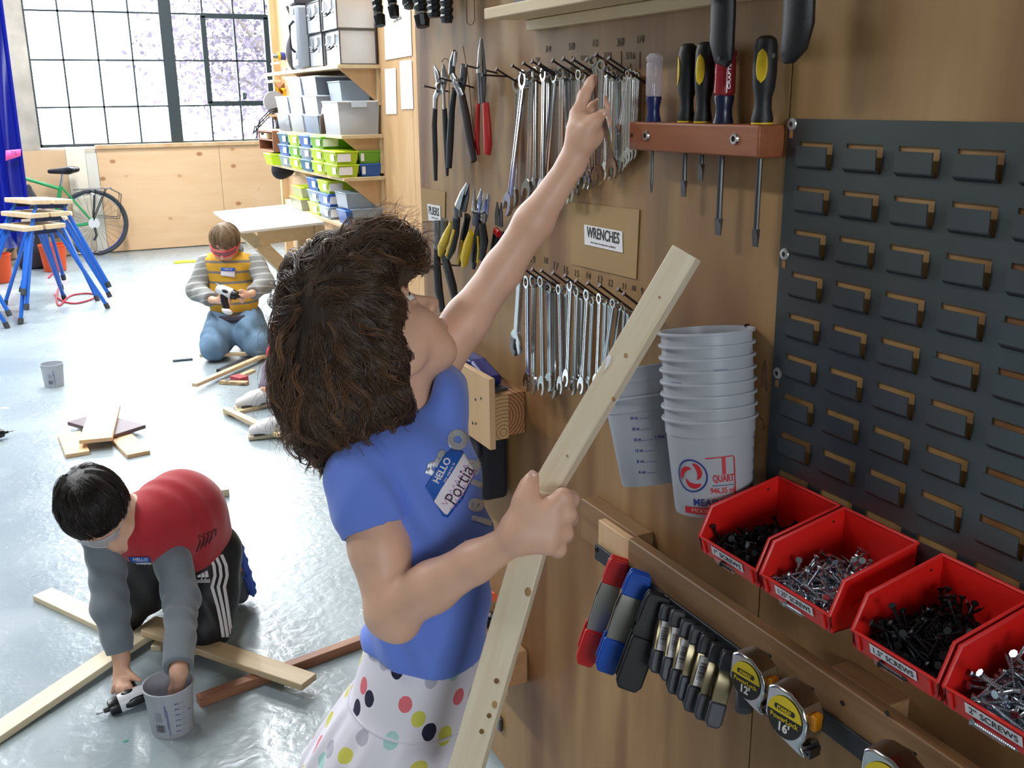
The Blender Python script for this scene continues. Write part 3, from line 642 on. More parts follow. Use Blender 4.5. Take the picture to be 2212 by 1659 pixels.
plier('groove_pliers', 'tongue and groove pliers with splayed black handles', [
    ('jaw', DSTEEL, [(983, 112), (977, 135), (976, 160)], [.007, .009, .010], 0), ('jaw', DSTEEL, [(1003, 140), (1001, 165), (995, 195)], [.010, .011, .012], .004), ('jaw_teeth', STEEL, [(985, 112), (983, 128), (981, 142)], [.005, .005, .004], -.006),
    ('arm', DSTEEL, [(978, 165), (990, 188), (1000, 212)], [.009, .010, .010], -.004), ('pivot', STEEL, [(985, 170), (985, 176)], [.009, .009], -.012),
    ('handle', BLACKP, [(982, 192), (976, 235), (972, 310), (970, 362)], [.008, .010, .011, .009], .004), ('handle', M('dark_maroon_grip', '2a1a1d', .5), [(997, 206), (1006, 250), (1015, 305), (1024, 348)], [.011, .0125, .012, .009], -.004)], .812)
plier('needle_nose_pliers', 'needle-nose pliers with bright red handles hanging upright', [
    ('jaw', STEEL, [(1039, 82), (1037, 110), (1036, 138), (1036, 158)], [.002, .0055, .0075, .009], -.004), ('jaw', DSTEEL, [(1041, 84), (1043, 120), (1045, 160)], [.002, .005, .008], .004),
    ('arm', DSTEEL, [(1036, 156), (1037, 190), (1039, 224)], [.008, .0065, .006], 0), ('arm', DSTEEL, [(1046, 156), (1045, 190), (1043, 224)], [.007, .006, .006], .004),
    ('handle', RED, [(1033, 224), (1031, 270), (1030, 310), (1034, 334)], [.006, .0075, .0075, .005], 0), ('handle', RED, [(1049, 222), (1052, 270), (1054, 312), (1052, 332)], [.009, .0115, .012, .010], -.006)], .818)
# lower cluster
plier('linesman_pliers', 'square-jawed grey pliers with long black handles under the PLIERS sign', [('jaw', M('grey_metal', '77787b', .4, .8), [(944, 476), (946, 510), (944, 536)], [.012, .014, .011], 0), ('jaw', DSTEEL, [(960, 474), (958, 510), (954, 536)], [.012, .013, .010], .006), ('handle', BLACKP, [(944, 532), (944, 580), (948, 630), (956, 672)], [.010, .013, .014, .010], .0), ('handle', BLACKP, [(956, 540), (966, 575), (978, 620), (984, 650)], [.010, .013, .013, .010], .008)], .80)
plier('long_nose_pliers', 'long-nose pliers with curved yellow and black handles, topmost of the cluster', [('jaw', STEEL, [(1009, 395), (999, 418), (991, 446)], [.002, .007, .012], -.008), ('jaw', DSTEEL, [(1013, 398), (1009, 424), (1000, 450)], [.002, .007, .012], 0), ('joint', DSTEEL, [(988, 448), (990, 470)], [.013, .012], -.004), ('handle_back', YEL, [(976, 482), (965, 510), (953, 536), (950, 552)], [.006, .012, .012, .006], -.010), ('handle_back', BLACKS, [(986, 470), (984, 500), (976, 535), (968, 556)], [.012, .012, .012, .007], -.012), ('grip_rim', YEL, [(981, 496), (972, 530), (964, 552)], [.004, .004, .004], -.018)], .795)
plier('long_nose_pliers', 'long-nose pliers with straighter yellow handle facing out, lower in the cluster', [('jaw', STEEL, [(1025, 408), (1024, 430), (1026, 455)], [.002, .006, .010], -.002), ('jaw', STEEL, [(1040, 408), (1036, 430), (1030, 458)], [.002, .006, .010], .004), ('joint', DSTEEL, [(1028, 460), (1026, 486)], [.010, .010], 0), ('handle', YEL, [(1018, 502), (1010, 530), (1003, 560), (1001, 576)], [.008, .012, .012, .006], -.008), ('handle', BLACKS, [(1010, 466), (1002, 510), (996, 550), (990, 572)], [.010, .010, .010, .006], .006), ('grip_rim', YEL, [(998, 520), (994, 545), (989, 570)], [.004, .004, .004], .0)], .80)
plier('diagonal_cutters', 'black-handled cutters with yellow piping at the arm side of the cluster', [('jaw', STEEL, [(1048, 415), (1046, 440), (1040, 462)], [.003, .007, .010], 0), ('jaw', STEEL, [(1056, 420), (1053, 440), (1048, 466)], [.003, .006, .009], .006), ('joint', STEEL, [(1032, 470), (1046, 472)], [.010, .010], -.002), ('handle', BLACKS, [(1036, 484), (1030, 520), (1024, 560), (1022, 580)], [.010, .011, .011, .006], .004), ('handle', BLACKS, [(1042, 484), (1046, 520), (1040, 560)], [.010, .012, .009], -.004), ('grip_rim', YEL, [(1032, 510), (1034, 540), (1031, 568)], [.0035, .0035, .0035], -.008)], .81)
plier('small_pliers', 'small steel pliers with a red dot hanging behind the raised arm', [('jaw', DSTEEL, [(1074, 436), (1074, 460), (1076, 486)], [.002, .007, .010], 0), ('jaw', DSTEEL, [(1083, 438), (1082, 462), (1080, 488)], [.002, .006, .009], .004), ('grip', RED, [(1070, 498), (1078, 506)], [.008, .008], -.002), ('handle', BLACKP, [(1072, 500), (1066, 540), (1062, 580)], [.009, .010, .007], .004), ('handle', BLACKP, [(1082, 500), (1084, 540), (1082, 580)], [.009, .010, .007], .008)], .825)
# ================================================================== screwdriver rack
rk = thing('screwdriver_rack', 'brown wooden block with drilled holes holding screwdrivers', 'rack', (.832, 1.12, 1.428))
obj('block', MB().span((.812, .976, 1.428), (TW, 1.262, 1.467)), BROWNW, rk, bevel=.0025)
for px, py in [(1396, 293), (1587, 300)]:
    c = PX(px, py, .8118); mm = wallm(c)
    obj('finish_washer', MB().lathe([(.0035, .0002), (.0035, .0025), (.0065, .0022), (.0075, .0)], 18, mm, (False, False)), STEEL, rk); obj('screw_hole', MB().lathe([(.0036, .0004), (.0036, .0008)], 14, mm), INK, rk)
for px, py in [(1365, 292)]: obj('screw_hole', MB().lathe([(.003, .0002), (.003, .0005)], 12, wallm(PX(px, py, .8118))), M('dark_hole', '2a1710', .8), rk)
CLR = clearmat('clear_acetate', 'e8e2ea', .42, .08); BLU = M('blue_collar', '1b2760', .3)
def screwdriver(px, prof, zt, zb, tipz, label, mats, kind='flat', sr=.003, y=None):
    y = PX(px, 262, .832)[1]; t = thing('screwdriver', label, 'screwdriver', (.832, y, 1.467))
    zs = 1.4675
    for nm, m, pf in mats: obj(nm, MB().lathe([(r, zs+(zt-zs)*f) for r, f in pf], 20, Matrix.Translation((.832, y, 0))), m, t)
    sh = MB().cyl((.832, y, zs+.02), (.832, y, tipz+.02), sr, sr, 10)
    if kind == 'flat': sh.add([(.832+sx*a, y+sy*b, z) for z, a, b in ((tipz+.022, sr, sr), (tipz+.012, .0013, sr*1.5), (tipz, .0006, sr*1.35)) for sx, sy in ((-1, -1), (1, -1), (1, 1), (-1, 1))], [(0, 1, 5, 4), (1, 2, 6, 5), (2, 3, 7, 6), (3, 0, 4, 7), (4, 5, 9, 8), (5, 6, 10, 9), (6, 7, 11, 10), (7, 4, 8, 11), (8, 9, 10, 11)])
    else: sh.tube([(.832, y, tipz+.02), (.832, y, tipz+.006), (.832, y, tipz)], [sr, sr*.8, sr*.2], 8)
    obj('shaft', sh, DSTEEL, t); return t, y
HB = [(.0, 1.0), (.006, .995), (.0105, .96), (.0125, .88), (.013, .6), (.012, .42), (.0092, .3), (.0095, .18), (.012, .06), (.0118, .02)]
HC = [(.0, 1.0), (.008, .99), (.0115, .95), (.012, .9), (.0105, .86), (.0115, .82), (.0118, .4), (.010, .37)]
def sd_black(px, zt, tip, lab, sc, patch):
    t, y = screwdriver(px, None, zt, 0, tip, lab, [('handle', BLACKP, [(r*sc, f) for r, f in HB]), ('collar', YEL, [(.0118*sc, .02), (.0118*sc, 0)])], 'flat', .0036)
    a = patch; n = Vector((math.cos(a), math.sin(a), 0)); u = Vector((-n.y, n.x, 0)); zc = 1.467+(zt-1.467)*.66; hl = (zt-1.467)*.19
    vs = []; rr = .0132*sc
    for j in range(9):
        v = -1+2*j/8; w = math.sqrt(max(0, 1-v*v))*.5
        for k in range(7): th = a+(-1+2*k/6)*w; vs.append((.832+rr*math.cos(th), y+rr*math.sin(th), zc+v*hl))
    obj('grip_patch', MB().add(vs, [(j*7+k, j*7+k+1, (j+1)*7+k+1, (j+1)*7+k) for j in range(8) for k in range(6)]), YEL, t, solid=.0008)
screwdriver(1411, None, 1.560, 0, 1.367, 'screwdriver with clear handle and blue collar', [('handle', CLR, HC), ('collar', BLU, [(.0105, .37), (.0112, .34), (.0085, .2), (.009, .1), (.0115, .0)]), ('tang', STEEL, [(.0025, .56), (.0025, .38)])], 'pin', .0022)
sd_black(1482, 1.569, 1.368, 'shorter black screwdriver with yellow patch turned to its edge', 1.0, math.radians(150))
sd_black(1518, 1.569, 1.392, 'black screwdriver with yellow oval and the shortest blade', 1.0, math.radians(205))
screwdriver(1562, None, 1.56, 0, 1.324, 'screwdriver with red and clear striped handle and dark blue collar', [('handle', clearmat('red_clear_acetate', 'b0303c', .62, .1), [(r*1.15, f) for r, f in HC]), ('collar', M('navy_collar', '151d3c', .3), [(.0122, .37), (.013, .34), (.0105, .2), (.011, .1), (.0135, .0)]), ('tang', STEEL, [(.003, .5), (.003, .38)])], 'flat', .0042)
sd_black(1646, 1.570, 1.318, 'large black screwdriver with a wide yellow oval and the longest blade', 1.12, math.radians(215))
q = PX(1576, 165, .8185); text('handle_print', 'CRAFTS', WHITE, bpy.data.objects['screwdriver.003'], wallm(q) @ Matrix.Rotation(math.pi/2, 4, 'Z'), .008, fitw=.03)
# dark rubber tool handles hanging in from above
def hang_handle(pts, w, x, label):
    t = thing('hammer', label, 'hammer', PX(*pts[-1], x))
    P = [Vector(PX(*p, x)) for p in pts]; n = len(P); top = P[0]+Vector((0, 0, .13)); mb = MB()
    mb.tube([top]+P, [w[0]*.8]+list(w), 14); mb.v = [(x+(v[0]-x)*.62, v[1], v[2]) for v in mb.v]
    obj('grip', mb, BLACKP, t, bevel=0)
    hd = MB(); hd.cyl(top, top+Vector((0, 0, .06)), .009, .009, 12); hd.cyl(top+Vector((0, -.055, .07)), top+Vector((0, .03, .07)), .015, .013, 14); hd.tube([top+Vector((0, .03, .07)), top+Vector((0, .06, .068)), top+Vector((0, .085, .05))], [.012, .009, .004], 8)
    obj('head', hd, DSTEEL, t)
    e = P[-1]+Vector((-.0125, .004, .006)); obj('hang_hole', MB().cyl(e, e+Vector((.002, 0, 0)), .0028, .0028, 10), INK, t)
hang_handle([(1563, -10), (1562, 40), (1560, 90), (1565, 122), (1574, 138)], [.0195, .0195, .0195, .0165, .006], .80, 'black rubber hammer handle hanging over the screwdrivers')
hang_handle([(1727, -10), (1725, 50), (1716, 95), (1702, 120), (1694, 132)], [.0215, .0215, .019, .013, .005], .80, 'black rubber hammer handle hanging above the steel panel')
# clamp handles at the top near the partition's end
def clamp_grip(pts, w, x, label, ribs, band):
    t = thing('bar_clamp', label, 'clamp', PX(*pts[-1], x), 'clamps hanging above the snips')
    P = [Vector(PX(*p, x)) for p in pts]; d = (P[-1]-P[0]); L = d.length; d.normalize(); mb = MB(); N = 26; pr = []; ps2 = []
    for i in range(N+1):
        f = i/N; rr = w*(1+.10*math.sin(f*ribs*2*math.pi)*(1 if ribs else 0)); ps2.append(P[0]+d*L*f); pr.append(rr if f < .97 else rr*.8)
    mb.tube([P[0]-d*.12]+ps2, [w*.9]+pr, 8); mb.v = [(x+(v[0]-x)*.8, v[1], v[2]) for v in mb.v]
    obj('handle', mb, BLACKS, t)
    if band: obj('band', MB().cyl(P[-1]+d*.001, P[-1]+d*.006, w*.75, w*.75, 8), STEEL, t); obj('pad', MB().cyl(P[-1]+d*.006, P[-1]+d*.030, w*1.05, w*.85, 8), BLACKS, t, bevel=.002)
    obj('bar', MB().beam(P[0]-d*.12, P[0]-d*.36, .02, .006), DSTEEL, t)
for i, (pts, w, ribs, band, lab) in enumerate([([(812, -10), (818, 28)], .014, 3, True, 'bar clamp with knurled black handle nearest the aluminium cases'), ([(842, -30), (848, 8)], .013, 0, True, 'bar clamp with plain black pad in front of the paper sheet'), ([(882, -20), (888, 14)], .020, 2, False, 'bar clamp with broad rounded black handle beside the sheet'), ([(905, -20), (910, 26)], .017, 3, True, 'bar clamp with ribbed handle and a dangling black pad'), ([(936, -14), (938, 38)], .017, 4, False, 'ribbed black bar clamp handle over the snips'), ([(964, -16), (965, 50)], .015, 4, False, 'longest ribbed black bar clamp handle over the groove pliers')]):
    clamp_grip(pts, w, .80-.008*(i % 2), lab, ribs, band)
# narrow shelf at the very top
sh = thing('wall_shelf', 'narrow raw pine shelf high on the plywood above the wrenches', 'shelf', PX(1230, 20))
a, b = PX(1050, 24, .76), PX(1050, 50, .80)
obj('board', MB().span((.765, 1.0, a[2]-.012), (TW, a[1]+.02, a[2]+.006)), PINEX['y'], sh, bevel=.002)
obj('back_cleat', MB().span((.835, 1.05, a[2]-.03), (TW, a[1], a[2]-.0125)), PINEX['y'], sh, bevel=.002)
bx = thing('parts_box', 'black box standing on the narrow top shelf', 'box', PX(1130, 5, .80)); q = PX(1098, 4, .775)
obj('case', MB().span((.785, q[1]-.16, a[2]+.0065), (.845, q[1], a[2]+.08)), BLACKS, bx, bevel=.003); obj('lid', MB().span((.782, q[1]-.162, a[2]+.0805), (.848, q[1]+.002, a[2]+.09)), DSTEEL, bx)
q = PX(1355, 0, .78); tag(obj('folding_rule', MB().span((.77, q[1]-.03, a[2]+.0065), (.80, q[1]+.03, a[2]+.014)), M('yellow_wood_rule', 'd9bf62', .5), bevel=.001), 'yellow folding rule lying on the narrow top shelf', 'ruler')
# ================================================================== louvred steel panel
PANM = M('grey_steel_panel', '565d60', .36, .8, var=.08, vscale=9); 
pn = thing('louvred_panel', 'large grey steel louvred panel screwed to the plywood', 'panel', (TW, .6, .97))
PZ0, PZ1, PY1, PY0 = .955, 1.474, .971, -.30
NC, NR, PC, PR = 17, 10, .0757, .0519
holes = []
for r in range(NR):
    for c in range(NC):
        yl = .946-c*PC; zt = 1.443-r*PR; holes.append((yl-.053, yl+.001, zt-.026, zt+.005))
mb = MB(); xf, xb = TW-.0022, TW-.0008
zrows = [1.443-r*PR for r in range(NR)]
edges = [PZ1]
for z in zrows: edges += [z+.005, z-.026]
edges.append(PZ0)
for i in range(0, len(edges), 2): mb.span((xf, PY0, edges[i+1]), (xb, PY1, edges[i]))
for z in zrows:
    yy = PY1
    for c in range(NC):
        yl = .946-c*PC+.001; mb.span((xf, yl, z-.026), (xb, yy, z+.005)); yy = yl-.054
    mb.span((xf, PY0, z-.026), (xb, yy, z+.005))
obj('sheet', mb, PANM, pn, smooth=0)
lou = None
for r in range(NR):
    for c in range(NC):
        yl = .946-c*PC; zt = 1.443-r*PR
        if lou is None:
            prof = [(xf, zt-.026), (xf-.0050, zt-.0225), (xf-.0058, zt-.021), (xf-.0062, zt)]
            vs = [(x, y, z) for y in (yl, yl-.050) for x, z in prof]; 
            lou = obj('louvre', MB().add(vs, [(i, i+1, 5+i, 4+i) for i in range(3)]), PANM, pn, solid=.0014, recalc=False, smooth=0); l0 = (yl, zt)
        else:
            o = lou.copy(); COL.objects.link(o); o.parent = pn; o.matrix_parent_inverse = lou.matrix_parent_inverse.copy(); o.location = (0, yl-l0[0], zt-l0[1])
for px, py in [(1711, 268), (1695, 549), (1680, 806)]:
    c = PX(px, py, TW-.0025); mm = wallm(c)
    obj('washer', MB().lathe([(.0032, .0), (.0032, .0022), (.007, .0015), (.0078, 0)], 20, mm, (False, False)), M('zinc_washer', 'b8bab8', .4, .7), pn); obj('bolt', MB().lathe([(.0034, .0), (.0034, .0012), (.0015, .002)], 14, mm), INK, pn)
    d = PX(px-2, py+22, TW-.0026); obj('slot_hole', MB().box((d[0], d[1], d[2]), (.0004, .006, .009)), M('wood_behind', '9b6a40', .7), pn)
# ================================================================== red hopper bins and screws
REDB = M('red_bin_plastic', 'd11c17', .38); BZ = .945
LABEL = M('label_strip', 'dcdde4', .5); TAPE = clearmat('clear_tape', 'f2d8d8', .22, .1)
SCB = M('black_screw', '26282b', .38, .7); SCZ = M('zinc_screw', 'b9c4cf', .22, 1.0)
def screw_mesh(name, L, m):
    pf = [(0, 0), (.0041, 0), (.0040, -.0008), (.0019, -.0036)]; z = -.0036; n = int((L-.008)/.0021)
    for i in range(n): pf += [(.00125, z-.0006), (.0021, z-.0013), (.00125, z-.002)]; z -= .0021
    pf += [(.0011, z-.001), (.0001, -L)]
    return mkmesh(name, MB().lathe(pf, 7, None, (False, False)), m, 40)
def make_bin(y0, y1, txt, label, scr, L, scr_label, grp, n, hz, seed):
    R = random.Random(seed); t = thing('storage_bin', label, 'bin', (.79, (y0+y1)/2, BZ), 'red bins on the steel panel')
    P = [(.8445, BZ), (.8445, 1.026), (.738, 1.005), (.7215, .968), (.728, BZ)]      # side profile, x-z
    side = lambda y: MB().prism([(x, z) for x, z in P], .0022, basis((0, y, 0), (1, 0, 0), (0, 0, 1), (0, 1, 0)))
    sh = MB()
    for y in (y0-.0011, y1+.0011): q = side(y); sh.add(q.v, q.f)
    sh.span((.728, y1, BZ), (.8445, y0, BZ+.0022)); sh.span((.8425, y1, BZ), (.8445, y0, 1.026))
    sh.add([(.728, y0, BZ), (.728, y1, BZ), (.7215, y1, .968), (.7215, y0, .968), (.7302, y0, BZ), (.7302, y1, BZ), (.7237, y1, .968), (.7237, y0, .968)], [(0, 1, 2, 3), (7, 6, 5, 4), (3, 2, 6, 7)])
    obj('tray', sh, REDB, t, bevel=.0006)
    rim = MB()
    for y in (y0, y1): rim.tube([(.8445, y, 1.026), (.738, y, 1.005), (.7215, y, .968), (.727, y, BZ+.003)], .0021, 6)
    rim.tube([(.8435, y0, 1.026), (.8435, y1, 1.026)], .0021, 6); rim.tube([(.7222, y0, .968), (.7222, y1, .968)], .0019, 6)
    rim.beam((.835, y0+.0022, .988), (.752, y0+.0022, .972), .003, .006); rim.beam((.835, y1-.0022, .988), (.752, y1-.0022, .972), .003, .006)
    obj('rim', rim, REDB, t)
    for yy, s in ((y0-.0023, 1), (y1+.0023, -1)): obj('hole', MB().cyl((.826, yy, 1.013), (.826, yy-.0004*s, 1.013), .0016, .0016, 10), INK, t)
    fx = Vector((-.0230, 0, -.0065)).normalized(); up = Vector((-.0065, 0, .023)).normalized(); ctr = Vector((.7243, (y0+y1)/2, .9575)); 
    base = basis(ctr+fx*.0008, (0, -1, 0), up, fx); W = abs(y0-y1)
    def plate(nm, u0, u1, v0, v1, m, off): return obj(nm, MB().add([tuple(base @ Vector((u, v, off))) for u, v in ((u0, v0), (u1, v0), (u1, v1), (u0, v1))], [(0, 1, 2, 3)]), m, t, smooth=0, recalc=False)
    lb = plate('label', -W*.28, W*.27, -.0035, .0085, LABEL, .0002)
    text('label_print', txt, INK, lb, base @ Matrix.Translation((-W*.005, .0022, .0006)), .0098, .0001, fitw=W*.47)
    for u in (-W*.42, W*.42): obj('ridge', MB().box((u, -.001, .0006), (.003, .018, .002), base), REDB, t)
    plate('tape', -W*.22, W*.12, -.0125, -.0045, TAPE, .0032)
    me = screw_mesh('screw', L, scr)
    so = bpy.data.objects.new('sample_screw', me); COL.objects.link(so); so.parent = t; so.matrix_parent_inverse = t.matrix_world.inverted()
    so.matrix_world = base @ Matrix.Translation((-min(L, .05)*.45, -.0085, .0022)) @ Matrix.Rotation(-math.pi/2, 4, 'Y') @ Matrix.Rotation(math.pi, 4, 'X') @ Matrix.Diagonal((1, 1, -1, 1)) @ Matrix.Diagonal((1, 1, min(1., .05/L), 1))
    # heap
    def H(x, y): 
        u = (y-y1)/(y0-y1); v = (x-.725)/(.84-.725)
        return BZ+.004+hz*(.55+.45*math.sin(math.pi*min(1, max(0, u))))*(.75+.5*v if v < .6 else 1.05-.5*(v-.6))
    fill = MB(); N = 12
    fill.sheet([[(.727+(.840-.727)*i/N, y1+.003+(y0-y1-.006)*j/N, H(.727+(.840-.727)*i/N, y1+(y0-y1)*j/N)-.006) for j in range(N+1)] for i in range(N+1)])
    hl = L*.5; sv = [v.co.copy() for v in me.vertices]; sf = [tuple(p.vertices) for p in me.polygons]
    for i in range(110):
        for tr in range(30):
            x = R.uniform(.733, .834); y = R.uniform(y1+.006, y0-.006); az = R.uniform(0, 6.283); el = R.gauss(0, .2)
            d = Vector((math.cos(az)*math.cos(el), math.sin(az)*math.cos(el), math.sin(el))); c = Vector((x, y, H(x, y)-.006+R.uniform(-.003, .003)))
            if all(y1+.004 < p.y < y0-.004 and .7275 < p.x < .840 and p.z > BZ+.004 for p in (c+d*hl, c-d*hl)): break
        else: continue
        fill.add(sv, sf, frame(c+d*hl, d, (0, 0, 1)) @ Matrix.Rotation(math.pi/2, 4, 'Y'))
    bed = obj('screw_bed', fill, scr, None, recalc=False); tag(bed, 'bed of screws under the loose ones in the bin labelled '+txt.replace('"', ' inch'), 'screws', None, 'stuff')
    for i in range(n):
        for tr in range(30):
            x = R.uniform(.733, .832); y = R.uniform(y1+.008, y0-.008); az = R.uniform(0, 6.283); el = R.gauss(0, .35) if R.random() < .85 else R.uniform(.6, 1.2)
            d = Vector((math.cos(az)*math.cos(el), math.sin(az)*math.cos(el), math.sin(el))); c = Vector((x, y, H(x, y)+R.uniform(-.003, .005)+abs(d.z)*hl*.6))
            a, b = c+d*hl, c-d*hl
            if all(y1+.004 < p.y < y0-.004 and .7275 < p.x < .840 and p.z > BZ+.004 for p in (a, b)): break
        o = bpy.data.objects.new('screw', me); COL.objects.link(o); o.matrix_world = frame(a, d, (0, 0, 1)) @ Matrix.Rotation(math.pi/2, 4, 'Y'); tag(o, scr_label, 'screw', grp)
make_bin(.939, .830, '1" SCREWS', 'red plastic bin labelled 1 inch screws, next to the bucket stack', SCB, .025, 'short black drywall screw in the bin labelled 1 inch', 'black screws in the 1 inch bin', 70, .020, 1)
make_bin(.822, .711, '1.25" SCREWS', 'red plastic bin labelled 1.25 inch screws, full of shiny zinc screws', SCZ, .032, 'shiny zinc screw in the bin labelled 1.25 inch', 'zinc screws in the 1.25 inch bin', 95, .022, 2)
make_bin(.678, .569, '1.5" SCREWS', 'red plastic bin labelled 1.5 inch screws, heaped with black screws', SCB, .038, 'black drywall screw in the bin labelled 1.5 inch', 'black screws in the 1.5 inch bin', 80, .030, 3)
make_bin(.562, .453, '2" SCREWS', 'red plastic bin labelled 2 inch screws, with long zinc screws', SCZ, .05, 'long zinc screw in the bin labelled 2 inch', 'zinc screws in the 2 inch bin', 52, .026, 4)
# ================================================================== rail with magnetic strip
rl = thing('tool_rail', 'long wooden rail with spacer blocks screwed below the bins', 'rail', (.82, .8, .757))
obj('front_board', MB().span((.802, -.6, .757), (.8205, 1.225, .832)), RAILW, rl, bevel=.002)
obj('end_plate', MB().span((.806, 1.226, .748), (.8205, 1.322, .826)), PLY2, rl, bevel=.0015)
for ya, yb in [(1.228, 1.405), (.706, .80), (.2, .29)]: obj('spacer_block', MB().span((.821, ya, .758), (TW, yb, .831)), RAILW, rl, bevel=.002)
ms = obj('magnetic_strip', MB().span((.797, -.6, .758), (.8015, 1.318, .786)), M('magnet_strip', '33383c', .5, .3), rl, bevel=.001)
for px, py, r in [(1289, 1187, .004), (1318, 1212, .0055)]:
    obj('screw_cup', MB().lathe([(.002, .0), (.0022, .002), (r, .0016), (r*1.1, 0)], 16, wallm(PX(px, py, .7968))), STEEL if r > .005 else INK, rl)
for px, py in [(1820, 1519), (1917, 1541)]: obj('peg_hole', MB().lathe([(.0035, 0), (.0035, .0004)], 12, wallm(PX(px, py, .8018))), INK, rl)
# spring clamps on the strip
def ribbon(mb, pts, nrm, w, t):
    pts = [Vector(p) for p in pts]; vs = []
    for i, p in enumerate(pts):
        d = (pts[min(i+1, len(pts)-1)]-pts[max(0, i-1)]).normalized(); s = d.cross(nrm).normalized()
        ww = w[i] if hasattr(w, '__len__') else w
        vs += [p+nrm*ww/2+s*t/2, p-nrm*ww/2+s*t/2, p-nrm*ww/2-s*t/2, p+nrm*ww/2-s*t/2]
    fs = [(0, 1, 2, 3), tuple(len(vs)-4+k for k in (3, 2, 1, 0))]
    for i in range(len(pts)-1):
        for k in range(4): fs.append((i*4+k, i*4+(k+1) % 4, i*4+4+(k+1) % 4, i*4+4+k))
    mb.add(vs, fs)
GALV = M('galvanised_clamp', '9c9a92', .35, .85)
def spring_clamp(top, xt, bot, xb, tipm, label, group=None, w=.022, spread=.016, body=None, arms=2, sdir=(-.55, -.83, 0), bar=False, jaw=.2, hand=.3):
    a, b = Vector(PX(*top, xt)), Vector(PX(*bot, xb)); d = (b-a); L = d.length; d.normalize(); s = Vector(sdir); s = (s-d*s.dot(d)).normalized(); n = d.cross(s).normalized()
    t = thing('spring_clamp', label, 'clamp', a, group); bm = body or GALV
    for sg in ((-1, 1) if arms == 2 else (1,)):
        f = lambda u, o: a+d*L*u+s*sg*o
        mb = MB(); path = [f(.02, .006), f(.22, .009), f(.38, .0135), f(.55, .010 if arms == 2 else .006), f(.75, spread*.9), f(.97, spread)]
        ribbon(mb, path, n, [w*.8, w, w*1.1, w*1.05, w*.95, w*.85], .0035); obj('arm', mb, bm, t, bevel=.001)
        mb = MB(); ribbon(mb, [f(0, .006), f(.08, .0065), f(jaw, .009)], n, [w*.95, w*1.1, w*1.12], .009); obj('jaw_tip', mb, tipm, t, bevel=.003)
        mb = MB(); ribbon(mb, [f(1-hand, spread*.92), f(.93, spread), f(1.0, spread)], n, [w*1.12, w*1.12, w*.75], .009); obj('handle_tip', mb, tipm, t, bevel=.003)
        if bar and sg == 1:
            c = f(.45, .013); mm = basis(c+s*.003, d, n, s)
            lb = obj('barcode_label', MB().box((0, 0, 0), (.042, .013, .0006), mm), WHITE, t)
            mb = MB(); 
            for k in range(12): mb.box((-.012+k*.0021+random.uniform(0, .0006), 0, .0005), (random.choice((.0005, .001)), .009, .0003), mm)
            obj('bars', mb, INK, lb)
    obj('spring', MB().cyl(a+d*L*.42-n*w*.5, a+d*L*.42+n*w*.5, .006, .006, 12), DSTEEL, t); return t
CRED = M('red_vinyl', 'c21a1c', .35); CBLU = M('blue_vinyl', '124fb4', .35); CGRY = M('grey_vinyl', '3c4048', .45)
spring_clamp((1340, 1206), .79, (1262, 1424), .738, CRED, 'galvanised spring clamp with red vinyl tips', w=.030, spread=.020, sdir=(-.55, -.83, 0), jaw=.24, hand=.33)
spring_clamp((1386, 1236), .79, (1306, 1444), .735, CBLU, 'galvanised spring clamp with blue vinyl tips', w=.034, spread=.014, sdir=(-.55, -.83, 0), jaw=.24, hand=.33)
bc = spring_clamp((1426, 1282), .79, (1352, 1482), .735, BLACKP, 'all-black plastic spring clamp between the blue one and the grey row', w=.036, spread=.014, body=BLACKP, sdir=(-.55, -.83, 0), jaw=.35, hand=.55)
gl = ['grey-tipped spring clamp with a barcode, nearest the black clamp', 'grey-tipped spring clamp with a barcode, second from the black clamp', 'grey-tipped spring clamp with a low barcode, third from the black clamp', 'bare grey-tipped spring clamp between two with barcodes', 'grey-tipped spring clamp with a barcode, farther along the strip', 'bare grey-tipped spring clamp, second from the 12 foot tape measure', 'bare grey-tipped spring clamp touching the 12 foot tape measure']
for i, (tp, bt, bar) in enumerate([((1444, 1306), (1416, 1452), True), ((1466, 1318), (1440, 1470), True), ((1488, 1338), (1454, 1496), True), ((1510, 1354), (1474, 1510), False), ((1532, 1370), (1488, 1532), True), ((1554, 1390), (1512, 1550), False), ((1578, 1408), (1536, 1566), False)]):
    spring_clamp(tp, .788, bt, .752, CGRY, gl[i], 'grey spring clamps along the strip', w=.0205, spread=.010, sdir=(-.55, -.83, 0), jaw=.25, hand=.34, bar=bar, body=M('brassy_clamp', '8f8468', .3, .9))
spring_clamp((1606, 1440), .79, (1608, 1540), .765, CGRY, 'grey-tipped spring clamp half hidden behind the 12 foot tape measure', 'grey spring clamps along the strip', w=.02, spread=.006, jaw=.3, hand=.5)
